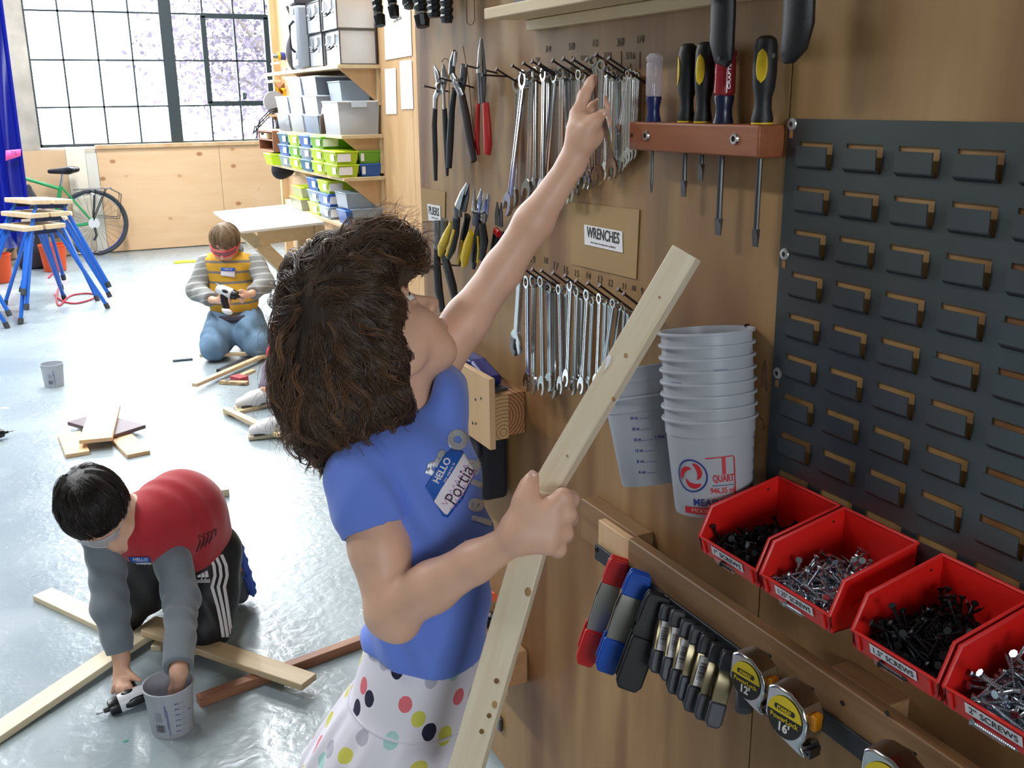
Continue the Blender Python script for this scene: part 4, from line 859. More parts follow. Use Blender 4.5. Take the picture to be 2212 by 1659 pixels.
# tape measures
def tape_measure(px, py, x, sc, num, label):
    c = Vector(PX(px, py, x)); t = thing('tape_measure', label, 'tape measure', c, 'tape measures clipped to the rail')
    mm = basis(c, Vector((.12, -1, .02)).normalized(), Vector((.02, 0, 1)).normalized(), Vector((-1, -.12, 0)).normalized()) @ Matrix.Diagonal((sc, sc, sc, 1))
    prof = [(-.031, .028), (-.018, .034), (.004, .033), (.022, .022), (.030, .004), (.029, -.016), (.023, -.028), (.032, -.040), (.012, -.036), (-.016, -.028), (-.033, -.008)]
    obj('case', MB().prism(prof, .034, mm @ Matrix.Translation((0, 0, -.017))), STEEL, t, bevel=.003)
    def disc(a0, a1, r, n, off, sx=1.): return [(r*math.cos(a0+(a1-a0)*i/n)*sx, r*math.sin(a0+(a1-a0)*i/n)) for i in range(n+1)]
    lb = obj('badge', MB().prism(disc(0, 6.28, .0265, 30, 0)[:-1], .0008, mm @ Matrix.Translation((-.001, -.001, .0006))), M('badge_black', '171415', .35), t)
    obj('badge_top', MB().prism(disc(.08, math.pi-.08, .0258, 20, 0), .0006, mm @ Matrix.Translation((-.001, .0005, .0014))), M('badge_yellow', 'd9c012', .4), lb)
    obj('brand_plate', MB().prism([(-.016, .009), (-.014, .0055), (.014, .0055), (.016, .009), (.014, .0125), (-.014, .0125)], .0006, mm @ Matrix.Translation((-.001, .001, .0018))), M('badge_black', 0), lb)
    text('brand_print', 'STANLEY', M('badge_yellow', 0), lb, mm @ Matrix.Translation((-.001, .0098, .0026)), .0065, .0002, bold=.02, fitw=.022)
    text('name_print', 'PowerLock', M('badge_yellow', 0), lb, mm @ Matrix.Translation((-.001, -.0035, .0018)), .009, .0002, bold=.01, fitw=.042)
    text('length_print', num, M('white_print', 'e8e6e4', .5), lb, mm @ Matrix.Translation((-.001, -.0145, .0018)), .016, .0002, bold=.03)
    obj('lock_button', MB().box((.030, .004, -.017), (.010, .020, .014), mm), M('amber_button', 'd98a08', .4), t, bevel=.002)
    obj('hook', MB().box((.032, -.036, -.017), (.003, .012, .018), mm).box((.024, -.034, -.017), (.014, .003, .017), mm), DSTEEL, t)
    obj('belt_clip', MB().box((-.004, .004, -.037), (.022, .05, .002), mm), DSTEEL, t)
tape_measure(1613, 1470, .748, .92, "12'", 'chrome tape measure with a black and yellow badge marked twelve feet')
tape_measure(1697, 1550, .740, 1.0, "16'", 'chrome tape measure with a black and yellow badge marked sixteen feet')
tape_measure(1912, 1700, .735, 1.0, "16'", 'chrome tape measure clipped farthest along the rail past the 16 foot one')
# ================================================================== measuring buckets
MILK = clearmat('milky_plastic', 'c3c7cf', .66, .35); PRED = M('print_red', 'bb1f2b', .5); PBLU = M('print_blue', '27367e', .5)
BK_H, BK_R, BK_B = .128, .0605, .0505
bprof = [(0, .002), (BK_B-.004, .002), (BK_B-.001, .0), (BK_B, .003), (BK_R-.003, .106), (BK_R-.002, .1065), (BK_R-.0015, .124), (BK_R+.0022, .1245), (BK_R+.0026, .1265), (BK_R+.0018, BK_H), (BK_R-.002, BK_H), (BK_R-.0035, .107), (BK_B-.0015, .005), (0, .005)]
bk_me = mkmesh('bucket', MB().lathe(bprof, 40, None, (False, False)), MILK, 50)
def on_bucket(name, vf, m, parent, mw, th0, z0, off=.0007):
    """wrap flat (u right, v up) artwork round the bucket wall; right as seen from outside"""
    vs = []
    for u, v, w in vf[0]:
        z = z0+v; r = BK_B+(BK_R-.003-BK_B)*(z-.003)/.103+off+w*.2; th = th0+u/r; vs.append(tuple(mw @ Vector((r*math.cos(th), r*math.sin(th), z))))
    return obj(name, (vs, vf[1]), m, parent, smooth=0, recalc=False)
def tx(s, size, fitw=None, bold=.0, du=0, dv=0, rot=0):
    vs, fs = textmesh(s, size, 0, 'CENTER', bold); w = max(v[0] for v in vs)-min(v[0] for v in vs); k = fitw/w if fitw else 1
    c, s_ = math.cos(rot), math.sin(rot); return [((v[0]*k*c-v[1]*s_)+du, v[0]*k*s_+v[1]*c+dv, 0) for v in vs], fs
def strip(pts, w):
    vs = []; fs = []
    for i, p in enumerate(pts):
        a = pts[max(0, i-1)]; b = pts[min(len(pts)-1, i+1)]; d = (b[0]-a[0], b[1]-a[1]); l = math.hypot(*d) or 1; ww = w[i] if hasattr(w, '__len__') else w
        vs += [(p[0]-d[1]/l*ww/2, p[1]+d[0]/l*ww/2, 0), (p[0]+d[1]/l*ww/2, p[1]-d[0]/l*ww/2, 0)]
    for i in range(len(pts)-1): fs.append((2*i, 2*i+1, 2*i+3, 2*i+2))
    return vs, fs
def arc(cx, cy, r, a0, a1, n=24, sy=1.): return [(cx+r*math.cos(math.radians(a0+(a1-a0)*i/n)), cy+sy*r*math.sin(math.radians(a0+(a1-a0)*i/n))) for i in range(n+1)]
def front_print(t, mw, th):
    P = lambda n, vf, m, o=.0007: on_bucket(n, vf, m, t, mw, th, 0, o)
    lx = -.019
    P('emblem_ring', strip(arc(lx, .056, .021, 0, 360, 40), .0022), PBLU)
    for k in range(3):
        a = 90+120*k; pts = [(lx+(.0165-.0075*i/14)*math.cos(math.radians(a+112-112*i/14)), .056+(.0165-.0075*i/14)*math.sin(math.radians(a+112-112*i/14))) for i in range(15)]
        P('emblem_swirl', strip(pts, [.0012+.0058*math.sin(math.pi*(i/14)**.8) for i in range(15)]), PRED)
    P('frame_line', strip([(.001, .0795), (.012, .0805), (.024, .081), (.036, .0815), (.0385, .079), (.0385, .06), (.0385, .03)], .0016), PRED)
    P('numeral', tx('1', .030, bold=.03, du=.024, dv=.068), PRED); P('word_print', tx('QUART', .013, .028, .03, .023, .0525), PRED)
    P('rule', strip([(.008, .0435), (.022, .0435), (.037, .0435)], .001), PBLU); P('volume_print', tx('946,35 ml', .0105, .032, .02, .0215, .0365), PRED)
    P('brand_line', tx('MEASURE', .013, .052, .02, .008, .0205), PBLU); P('red_band', strip([(-.032+.009*i, .0095) for i in range(9)], .009), PRED); P('band_print', tx('MIXING', .0075, .034, 0, -.004, .0095), M('band_gold', 'd9b8a0', .5), .0012)
def scale_print(t, mw, th, mirror=1):
    for i, s in enumerate(['34 oz', '30 oz', '18 oz', '12 oz', '8 oz', '4 oz']):
        z = .098-.0155*i; on_bucket('scale_mark', tx(s, .006, .011, .03, -.010, z), PBLU, t, mw, th, 0); on_bucket('scale_line', strip([(-.003, z-.002), (.006, z-.002), (.012, z-.002)], .0006), PBLU, t, mw, th, 0)
    on_bucket('scale_mark', tx('1 Pint', .006, .013, .03, .022, .098-.031), PBLU, t, mw, th, 0)
def barcode_print(t, mw, th):
    vs = []; fs = []
    for k in range(16):
        v, f = strip([(-.012+k*.0015, .022), (-.012+k*.0015, .043)], random.choice((.0005, .0009))); o = len(vs); vs += v; fs += [tuple(i+o for i in q) for q in f]
    on_bucket('barcode', (vs, fs), INK, t, mw, th, 0)
    for i in range(7): on_bucket('fine_print', strip([(-.010+.0026*i, .052), (-.010+.0026*i, .078)], .0008), M('print_grey', '6c6a78', .6), t, mw, th, 0)
    for i, (a_, b_) in enumerate([(.10, .066), (.098, .03), (.085, .012)]): on_bucket('fine_print', strip([(.016+.0026*i, a_), (.016+.0026*i, (a_+b_)/2), (.016+.0026*i, b_)], .0012), PBLU, t, mw, th, 0)
def bucket(mw, label, group=None):
    t = thing('measuring_bucket', label, 'bucket', mw.translation, group); t.matrix_world = mw
    o = bpy.data.objects.new('body', bk_me); COL.objects.link(o); o.parent = t; return t
def axis_m(base, top): 
    z = (Vector(top)-Vector(base)).normalized(); x = Vector((1, 0, 0)); x = (x-z*x.dot(z)).normalized(); return basis(base, x, z.cross(x), z)
th_cam = lambda p: math.atan2(-p[1], -p[0])
b0 = Vector(PX(1541, 1098, .787)); b1 = Vector(PX(1525, 712, .791)); ax = (b1-b0).normalized()
nb = 8; gap = ((b1-b0).length-BK_H)/(nb-1)
ordn = ['lowest bucket of the tall stack, printed 1 QUART in red', 'second milky bucket from the bottom of the tall stack', 'third milky bucket from the bottom of the tall stack', 'fourth milky bucket from the bottom of the tall stack', 'fourth milky bucket from the top of the tall stack', 'third milky bucket from the top of the tall stack', 'second milky bucket from the top of the tall stack', 'topmost milky bucket of the tall stack, open and empty']
for i in range(nb):
    mw = axis_m(b0+ax*gap*i, b0+ax*(gap*i+1)); t = bucket(mw, ordn[i], 'tall stack of measuring buckets')
    if i == 0: front_print(t, mw, th_cam(b0)-.12); scale_print(t, mw, th_cam(b0)+1.55)
    else: on_bucket('scale_line', strip([(-.01, .1135), (.0, .1135), (.008, .1135)], .0005), PBLU, t, mw, th_cam(b0)+1.6+i, 0, .003)
c0 = Vector(PX(1418, 1040, .79)); c1 = Vector(PX(1384, 795, .792)); ax2 = (c1-c0).normalized()
for i, lab in enumerate(['lower bucket of the short stack, marked in ounces', 'upper bucket of the short stack behind the held stick']):
    mw = axis_m(c0+ax2*.042*i, c0+ax2*(.042*i+1)); t = bucket(mw, lab, 'short stack of measuring buckets')
    if i == 0: scale_print(t, mw, th_cam(c0)-.12)
    else: front_print(t, mw, th_cam(c0)+.2)
for c in ((b0+ax*.18), (c0+ax2*.10)): obj('bucket_hook', MB().tube([(TW+.003, c.y, c.z+.06), (TW-.006, c.y, c.z+.06)], .002, 6), NAILM, tw)
# ================================================================== wood brackets on the wall
def ringwood(name, light, dark, cx, cz, sc):
    m, nt, b = _new(name); N = nt.nodes; L = nt.links; b.inputs['Roughness'].default_value = .6
    tc = N.new('ShaderNodeTexCoord'); mp = N.new('ShaderNodeMapping'); mp.inputs['Location'].default_value = (-cx, 0, -cz); mp.inputs['Scale'].default_value = (1, .02, 1)
    L.new(tc.outputs['Object'], mp.inputs[0]); w = N.new('ShaderNodeTexWave'); w.wave_type = 'RINGS'; w.rings_direction = 'Y'; w.inputs['Scale'].default_value = sc; w.inputs['Distortion'].default_value = 1.0; w.inputs['Detail'].default_value = 1; w.inputs['Detail Scale'].default_value = 12
    L.new(mp.outputs[0], w.inputs['Vector']); r = N.new('ShaderNodeValToRGB'); r.color_ramp.elements[0].position = .08; r.color_ramp.elements[1].position = .3
    r.color_ramp.elements[0].color = (*hexc(dark), 1); r.color_ramp.elements[1].color = (*hexc(light), 1); L.new(w.outputs['Fac'], r.inputs[0]); L.new(r.outputs[0], b.inputs['Base Color']); return m
br = thing('clamp_bracket', 'bracket of two thick pine blocks with ring-grained ends and a plywood face', 'bracket', (.815, 1.8, .862))
obj('block', MB().span((.815, 1.68, .864), (TW, 2.08, .950)), ringwood('end_grain_red', 'b98457', '74421f', .80, .905, 48), br, bevel=.002)
obj('block', MB().span((.777, 1.674, .860), (.8145, 2.08, .950)), ringwood('end_grain_pale', 'cda878', '9d7549', .802, .875, 42), br, bevel=.002)
obj('face_plate', MB().span((.764, 1.655, .850), (.7765, 1.90, .992)), PLY2, br, bevel=.001)
for px, py in [(1027, 863), (1039, 861), (1021, 914), (1028, 915)]: obj('screw_hole', MB().lathe([(.003, 0), (.003, .0004)], 10, wallm(PX(px, py, .7638))), INK, br)
cl = thing('bar_clamp', 'blue and yellow one-handed bar clamp lying on the pine bracket', 'clamp', (.8, 1.8, .952)); CB = M('clamp_blue', '22286e', .4); a = PX(1000, 790, .80); b = PX(1050, 815, .80)
obj('body', MB().span((.785, 1.79, .962), (.825, 1.93, .995)).beam((.805, 1.80, .985), (.805, 1.72, .966), .036, .022), CB, cl, bevel=.006)
obj('trigger', MB().span((.79, 1.73, .9555), (.815, 1.77, .972)).span((.79, 1.745, .955), (.815, 1.76, .98)), YEL, cl, bevel=.002); obj('pad', MB().span((.785, 1.70, .9508), (.825, 1.75, .956)), CGRY, cl); obj('bar', MB().span((.80, 1.92, .966), (.81, 2.16, .99)), DSTEEL, cl)
bs = thing('tool_bag', 'dark cloth tool pouch hanging under the pine bracket', 'bag', (.82, 1.85, .75)); obj('pouch', MB().span((.79, 1.75, .70), (.85, 1.98, .858)), M('dark_cloth', '1b1c24', .8), bs, bevel=.012); obj('flap', MB().span((.782, 1.752, .80), (.789, 1.978, .857)), M('dark_cloth', 0), bs, bevel=.003)
lb_ = thing('low_bracket', 'small pine bracket block low on the plywood behind the held stick', 'bracket', (.82, 1.8, .3)); obj('block', MB().span((.80, 1.676, .303), (TW, 1.98, .381)), wood('low_block', 'b98e66', '9a6f48', (30, 4, 30), streak=.8), lb_, bevel=.004); obj('face_plate', MB().span((.787, 1.665, .295), (.7995, 1.9, .392)), PLY2, lb_, bevel=.001)
sp_ = thing('chain_clamp', 'small clamp with chrome screw and orange handle resting on the low bracket', 'clamp', (.82, 1.8, .382)); obj('screw_rod', MB().tube([(.825, 1.86, .39), (.825, 1.80, .41), (.825, 1.77, .43), (.82, 1.76, .45)], .006, 8), STEEL, sp_); obj('jaw', MB().span((.808, 1.80, .3815), (.842, 1.92, .40)), BLACKS, sp_, bevel=.002); obj('handle', MB().tube([(.82, 1.88, .40), (.82, 1.80, .46), (.815, 1.76, .475)], [.012, .013, .009], 10), M('orange_handle', 'e2560c', .4), sp_); obj('red_cap', MB().cyl((.82, 1.735, .388), (.82, 1.765, .388), .0068, .0068, 10), RED, sp_)
wg = PX(1083, 1560); tag(obj('steel_strap', MB().box((TW-.0055, wg[1]+.02, wg[2]), (.010, .06, .035), None), DSTEEL, bevel=.003), 'short grey steel strap fixed low on the plywood', 'strap')
# ================================================================== storage shelves on the far partition
SHW = PINEX['y']; SY0 = 6.17
shelf_z = [1.715, 1.298, 1.040, .742]; SYE = [8.1, 8.1, 8.1, 7.3]
for i, z in enumerate(shelf_z):
    t = thing('shelf', ['top storage shelf holding the aluminium cases', 'storage shelf holding clear plastic tubs', 'storage shelf holding lime and blue bins', 'lowest storage shelf beside the white table'][i], 'shelf', (2.0, 7.0, z-.03), 'storage shelves')
    obj('board', MB().span((1.878, SY0, z-.022), (SW-.001, SYE[i], z)), SHW, t, bevel=.002)
    for y in (SY0+.05, 7.3):
        if y > SYE[i]-.1: continue
        obj('gusset', MB().prism([(1.90, z-.023), (SW-.02, z-.023), (SW-.02, z-.22)], .018, basis((0, y, 0), (1, 0, 0), (0, 0, 1), (0, 1, 0))), PLY2, t)
        obj('cleat', MB().span((SW-.02, y-.035, z-.24), (SW-.001, y+.035, z-.0225)), SHW, t)
FROST = clearmat('frosted_tub', 'd9dfe6', .55, .25); LIDW = M('white_lid', 'dfe2e6', .4)
def tub(x0, x1, y0, y1, z0, z1, m, label, lid=None, group=None, tag_w=None, fill=None, name='storage_tub', clip=None):
    t = thing(name, label, 'tub', ((x0+x1)/2, (y0+y1)/2, z0), group); k = .012; h = z1-z0; w = .0015
    P = [(x0+k, y0+k, z0), (x1-k, y0+k, z0), (x1-k, y1-k, z0), (x0+k, y1-k, z0), (x0, y0, z1-.012), (x1, y0, z1-.012), (x1, y1, z1-.012), (x0, y1, z1-.012)]
    obj('body', MB().add(P, [(0, 3, 2, 1), (0, 1, 5, 4), (1, 2, 6, 5), (2, 3, 7, 6), (3, 0, 4, 7)]), m, t, smooth=20)
    obj('lid', MB().span((x0-.005, y0-.005, z1-.0118), (x1+.005, y1+.005, z1-.0005)), lid or m, t, bevel=.004)
    if tag_w: obj('paper_label', MB().span((x0-.004, y0+.05*(y1-y0)+.01, z0+h*.25), (x0-.002, y0+.05*(y1-y0)+tag_w, z0+h*.75)).span((x0+.012, y0-.002, z0+h*.2), (x0+.012+tag_w, y0+.005, z0+h*.8)), WHITE, t)
    if fill: obj('contents', MB().sph(((x0+x1)/2, (y0+y1)/2, z0+h*.4), ((x1-x0)*.42, (y1-y0)*.42, h*.36), 12, 8), fill, t)
    if clip: obj('clip', MB().span(((x0+x1)/2-.05, y0-.009, z1-.04), ((x0+x1)/2+.05, y0-.0055, z1-.002)), clip, t, bevel=.003)
    return t
ALU = M('brushed_aluminium', 'd8dbe0', .35, .4, var=.04, vscale=5)
def alu_case(x0, x1, y0, y1, z0, z1, label):
    t = thing('aluminium_case', label, 'case', ((x0+x1)/2, (y0+y1)/2, z0), 'aluminium cases')
    obj('body', MB().span((x0+.004, y0+.004, z0+.004), (x1-.004, y1-.004, z1-.004)), ALU, t)
    ed = MB(); e = .009
    for y in (y0, y1):
        for z in (z0, z1): ed.tube([(x0, y, z+(e*.5 if z == z0 else -e*.5)), (x1, y, z+(e*.5 if z == z0 else -e*.5))], e*.5, 6)
        for x in (x0, x1): ed.tube([(x, y, z0+.004), (x, y, z1-.004)], e*.5, 6)
    for x in (x0, x1):
        for z in (z0, z1): ed.tube([(x, y0, z+(e*.5 if z == z0 else -e*.5)), (x, y1, z+(e*.5 if z == z0 else -e*.5))], e*.5, 6)
    obj('edge_trim', ed, DSTEEL, t)
    for y in (y0+.08, y1-.08): obj('latch', MB().span((x0-.014, y-.018, z1-.075), (x0-.001, y+.018, z1-.025)).cyl((x0-.012, y-.018, z1-.08), (x0-.012, y+.018, z1-.08), .008), STEEL, t, bevel=.002)
    obj('handle', MB().tube([(x0-.002, (y0+y1)/2-.045, z1-.09), (x0-.025, (y0+y1)/2-.035, z1-.11), (x0-.025, (y0+y1)/2+.035, z1-.11), (x0-.002, (y0+y1)/2+.045, z1-.09)], .006, 8), BLACKS, t)
zt = shelf_z[0]+.0005
alu_case(1.905, 2.135, 6.19, 6.50, zt, zt+.205, 'lower aluminium case at the open end of the top shelf'); alu_case(1.895, 2.135, 6.19, 6.50, zt+.206, zt+.40, 'upper aluminium case at the open end of the top shelf')
alu_case(1.895, 2.135, 6.53, 6.84, zt, zt+.205, 'lower aluminium case beside the grey hard case'); alu_case(1.89, 2.135, 6.53, 6.84, zt+.206, zt+.40, 'upper aluminium case beside the grey hard case')
gc = thing('hard_case', 'upright pale grey plastic case with a dark top band', 'case', (1.95, 6.97, zt)); GP = M('grey_case', '9aa1ab', .45)
obj('shell', MB().span((1.83, 6.88, zt), (2.12, 7.06, zt+.40)), GP, gc, bevel=.02); obj('band', MB().span((1.828, 6.882, zt+.401), (2.12, 7.058, zt+.47)), CGRY, gc, bevel=.01); obj('handle', MB().tube([(1.828, 6.94, zt+.1), (1.80, 6.94, zt+.13), (1.80, 6.94, zt+.27), (1.828, 6.94, zt+.3)], .009, 8), BLACKS, gc)
for z in (.06, .34): obj('latch', MB().span((1.818, 6.92, zt+z), (1.829, 6.97, zt+z+.04)), LIDW, gc, bevel=.003)
bp_ = thing('tool_bag', 'slumped black cloth bag on the top shelf past the grey case', 'bag', (2.0, 7.4, zt)); s = SDF((1.8, 7.1, zt-.02), (2.16, 7.8, zt+.5), .012)
s.ell((2.0, 7.4, zt+.12), (.11, .2, .16), k=.05); s.ell((2.02, 7.36, zt+.28), (.07, .1, .14), k=.08); s.half((0, 0, zt+.001), (0, 0, -1)); V, Q = s.mesh(2); npobj('body', V, Q, M('black_cloth', '1b1c20', .85, bump=.2, bscale=60), bp_); obj('strap', MB().tube([(1.93, 7.3, zt+.3), (1.90, 7.35, zt+.42), (1.96, 7.45, zt+.36)], .01, 8), BLACKP, bp_)
z1_ = shelf_z[1]+.0005
tub(1.87, 2.138, 6.19, 6.53, z1_, z1_+.205, FROST, 'large clear tub with pale clips and crumpled white contents', LIDW, None, None, M('white_stuffing', 'dcdad4', .9, bump=.6, bscale=20), clip=M('pale_blue_clip', 'c3d2de', .4))
tub(1.90, 2.10, 6.22, 6.48, z1_+.206, z1_+.325, clearmat('blue_grey_tub', '9fb2c4', .6, .25), 'small blue-grey tub stacked on the large clear tub', None, None)
for j, (ya, yb) in enumerate([(6.62, 6.96), (7.0, 7.34), (7.38, 7.72)]):
    for k in range(3):
        if j == 2 and k == 2: continue
        z = z1_+.122*k; nm = ['bottom', 'middle', 'top'][k]; wh = ['next to the spray bottle', 'in the second stack on the tub shelf', 'in the stack nearest the saw'][j]
        tub(1.86, 2.12, ya, yb, z, z+.121, clearmat(['clear_blue_tub', 'clear_white_tub', 'clear_grey_tub'][(j+k) % 3], ['a9bdd6', 'd4d8de', '8f98a6'][(j+k) % 3], .55, .2), nm+' latched clear tub '+wh, M('white_lid_a', 'cfd4dc', .4), 'latched clear tubs', None, M(['orange_bits', 'grey_bits', 'dark_bits'][(j*2+k) % 3], ['b0733a', '8a8a88', '4a4a4c'][(j*2+k) % 3], .8))
sb = thing('spray_bottle', 'small dark brown bottle with white nozzle between the tubs', 'bottle', (1.885, 6.575, z1_)); obj('body', MB().lathe([(.022, 0), (.024, .01), (.024, .10), (.012, .125)], 14, Matrix.Translation((1.886, 6.578, z1_))), M('brown_bottle', '4a3527', .4), sb); obj('nozzle', MB().lathe([(.012, .125), (.010, .14), (.004, .165)], 12, Matrix.Translation((1.886, 6.578, z1_))), LIDW, sb)
LIME = M('lime_plastic', 'b4cf1f', .4, sss=0); GRN = M('green_plastic', '6fae2c', .4); BLUE = M('blue_plastic', '2a62b6', .4); PALEB = clearmat('pale_blue_tub', 'b4c8da', .6, .25)
z2_ = shelf_z[2]+.0005
for (x0, x1, z, m, lab, tw_) in [(1.845, 1.985, 0, LIME, 'lower lime green bin with a white label at the end of its shelf', .085), (1.838, 1.985, .081, LIME, 'upper lime green bin with a white label at the end of its shelf', .085), (1.995, 2.135, 0, BLUE, 'royal blue bin under the green one', .02), (1.99, 2.135, .081, GRN, 'leaf green bin on the royal blue one', .02)]:
    tub(x0, x1, 6.19, 6.47, z2_+z, z2_+z+.08, m, lab, None, 'lime and blue bins', tw_)
cc = [LIME, M('teal_plastic', '2f6e8e', .4), LIME, PALEB, GRN, BLUE]
for j in range(4):
    for k in range(3):
        y = 6.53+.30*j; m = cc[(j+2*k) % 6]; nm = {LIME.name: 'lime', GRN.name: 'green', BLUE.name: 'blue'}.get(m.name, 'pale' if m is PALEB else 'teal')
        tub(1.85, 2.12, y, y+.27, z2_+.081*k, z2_+.081*k+.08, m, '%s bin, %s in the %s stack behind the lime bins' % (nm, ['bottom', 'middle', 'top'][k], ['first', 'second', 'third', 'fourth'][j]), None, 'labelled bins on the middle shelf', .10)
z3_ = shelf_z[3]+.0005
tub(1.93, 2.13, 6.20, 6.50, z3_, z3_+.10, PALEB, 'wide pale clear tub at the end of the lowest shelf', None, None); tub(1.89, 1.925, 6.21, 6.40, z3_, z3_+.09, BLUE, 'narrow blue-edged tub beside the wide pale one', None, None, None); tub(1.90, 2.12, 6.22, 6.46, z3_+.101, z3_+.20, PALEB, 'pale clear tub stacked on the wide one', None, None)
for j in range(2):
    for k in range(3):
        y = 6.55+.27*j; m = [PALEB, BLUE, LIME, LIME, PALEB, BLUE][(j*3+k) % 6]
        tub(1.88, 2.12, y, y+.25, z3_+.085*k, z3_+.085*k+.084, m, '%s tub on the lowest shelf, %s of the %s stack' % ('pale' if m is PALEB else 'blue' if m is BLUE else 'lime', ['bottom', 'middle', 'top'][k], ['nearer', 'farther'][j]), None, 'tubs on the lowest shelf', .09)
tub(1.86, 2.08, 7.2, 7.5, z3_-.005+.005, z3_+.09, clearmat('grey_green_tub', 'a8ab98', .6, .3), 'greyish tub with a lime label low beside the table', LIME, None, None)
tub(1.87, 2.08, 7.2, 7.46, z3_+.0905, z3_+.17, M('olive_clear', 'a9ac86', .5), 'olive tub with a lime band stacked by the table', LIME, None, None)
# white table
tb = thing('work_table', 'wide white-topped table with pale wood frame by the shelves', 'table', (1.6, 7.2, 0))
q = [PZ(461, 457, .74), PZ(523, 499, .74), PZ(700, 479, .74), PZ(632, 440, .74)]; q = [Vector(p) for p in q]
q[2].x = min(q[2].x, 1.86); tp = MB(); vs = [(p.x, p.y, .722) for p in q]+[(p.x, p.y, .74) for p in q]; tp.add(vs, [(3, 2, 1, 0), (4, 5, 6, 7), (0, 1, 5, 4), (1, 2, 6, 5), (2, 3, 7, 6), (3, 0, 4, 7)])
obj('table_top', tp, M('white_laminate', 'e9e6df', .3), tb, bevel=.003)
ap = MB().beam(q[1]+Vector((.12, .1, -.065)), q[2]+Vector((-.02, .1, -.065)), .02, .09); obj('apron', ap, PINEX['x'], tb)
ap = MB().beam(q[0]+Vector((.1, -.1, -.065)), q[3]+Vector((-.02, -.12, -.065)), .02, .09); obj('apron', ap, PINEX['x'], tb)
for a, b in [((q[1]+Vector((.13, .13, -.11))), Vector((q[2].x+.02, q[2].y+.1, .12))), ((q[0]+Vector((.13, -.2, -.11))), Vector((q[3].x+.02, q[3].y-.3, .12)))]: obj('brace', MB().beam(a, b, .04, .085), PINEX['x'], tb, bevel=.003)
for p in (q[2], q[3]): obj('leg', MB().span((p.x-.05, p.y+(.08 if p is q[2] else -.25)-.02, 0), (p.x+.02, p.y+(.08 if p is q[2] else -.25)+.05, .721)), PINEX['z'], tb, bevel=.003)
# partition end post, cubby, small shelf with saw, hanging apron
obj('end_post', MB().span((SW-.06, SE, 0), (SW+.1, SE+.05, 2.9)), PLY2, swl, bevel=.003)
for z in (.86, .80): pass
obj('kick_rail', MB().span((SW-.045, 7.55, .62), (SW-.001, SE-.01, .70)), PINEX['y'], swl, bevel=.003); obj('panel_rail', MB().span((SW-.03, 7.4, .92), (SW-.001, SE-.01, 1.02)), PLY2, swl, bevel=.003)
cb = thing('cubby', 'brown wooden cubby box with a small drawer beside the bins', 'shelf', (2.0, 8.0, 1.135)); BC = M('brown_board', '8d5a3b', .6)
x0, x1, y0, y1, za, zb = 1.83, 2.13, 7.78, 8.25, 1.135, 1.30
for a, b in [((x0, y0, za), (x1, y1, za+.012)), ((x0, y0, zb-.02), (x1, y1, zb-.008)), ((x0, y0, za+.012), (x1, y0+.012, zb-.02)), ((x0, y1-.012, za+.012), (x1, y1, zb-.02)), ((x1-.01, y0+.012, za+.012), (x1, y1-.012, zb-.02)), ((x0, y0+.012, .5*(za+zb)), (x1-.01, y1-.012, .5*(za+zb)+.01))]: obj('board', MB().span(a, b), BC, cb)
dr = obj('drawer', MB().span((x0-.003, y0+.18, .5*(za+zb)+.012), (x0+.2, y1-.06, zb-.03)), PINEX['y'], cb, bevel=.002); obj('knob', MB().sph((x0-.012, y0+.28, .5*(za+zb)+.05), .012), INK, dr)
ss = thing('bracket_shelf', 'short tool shelf with brown angled brackets at the partition end', 'shelf', (1.9, 8.5, 1.3)); a = PY(600, 238, 8.62)
obj('board', MB().span((a[0]-.12, 8.45, 1.385), (SW-.06, 8.75, 1.405)), PINEX['x'], ss); obj('bracket', MB().prism([(a[0]-.05, 1.384), (a[0]+.03, 1.384), (SW-.06, 1.20), (SW-.06, 1.28)], .03, basis((0, 8.6, 0), (1, 0, 0), (0, 0, 1), (0, 1, 0))), BC, ss)
s2 = thing('bracket_shelf', 'short upper tool shelf crowded with small tools at the partition end', 'shelf', (1.9, 8.5, 1.68)); obj('board', MB().span((a[0]-.06, 8.45, 1.655), (SW-.06, 8.75, 1.675)), PINEX['x'], s2); obj('board', MB().span((a[0]+.0, 8.45, 1.80), (SW-.06, 8.75, 1.815)), PINEX['x'], s2); obj('post', MB().span((a[0]+.12, 8.6, 1.815), (a[0]+.145, 8.625, 2.5)), PINEX['z'], s2); obj('bracket', MB().prism([(a[0]+.06, 1.654), (a[0]+.12, 1.654), (SW-.06, 1.53), (SW-.06, 1.59)], .03, basis((0, 8.6, 0), (1, 0, 0), (0, 0, 1), (0, 1, 0))), BC, s2)
saw = thing('circular_saw', 'yellow circular saw with black cord on the short shelf', 'saw', (a[0], 8.6, 1.406)); YS = M('saw_yellow', 'e0ae14', .4)
obj('blade_guard', MB().cyl((a[0]-.05, 8.50, 1.50), (a[0]-.05, 8.53, 1.50), .088, .088, 22), GP, saw); obj('motor', MB().span((a[0]-.04, 8.53, 1.45), (a[0]+.06, 8.66, 1.56)), YS, saw, bevel=.015); obj('handle', MB().tube([(a[0]+.02, 8.57, 1.55), (a[0]-.01, 8.57, 1.62), (a[0]+.05, 8.57, 1.60), (a[0]+.06, 8.57, 1.54)], .016, 8), YS, saw); obj('shoe', MB().span((a[0]-.12, 8.48, 1.4055), (a[0]+.09, 8.62, 1.411)), STEEL, saw)
for k in range(3): obj('cord', MB().tube([(a[0]+.05, 8.55, 1.47), (a[0]-.1, 8.46, 1.44-.02*k), (a[0]-.2-.03*k, 8.43, 1.36-.05*k), (a[0]-.24, 8.42, 1.22+.05*k)], .006, 6), BLACKP, saw)
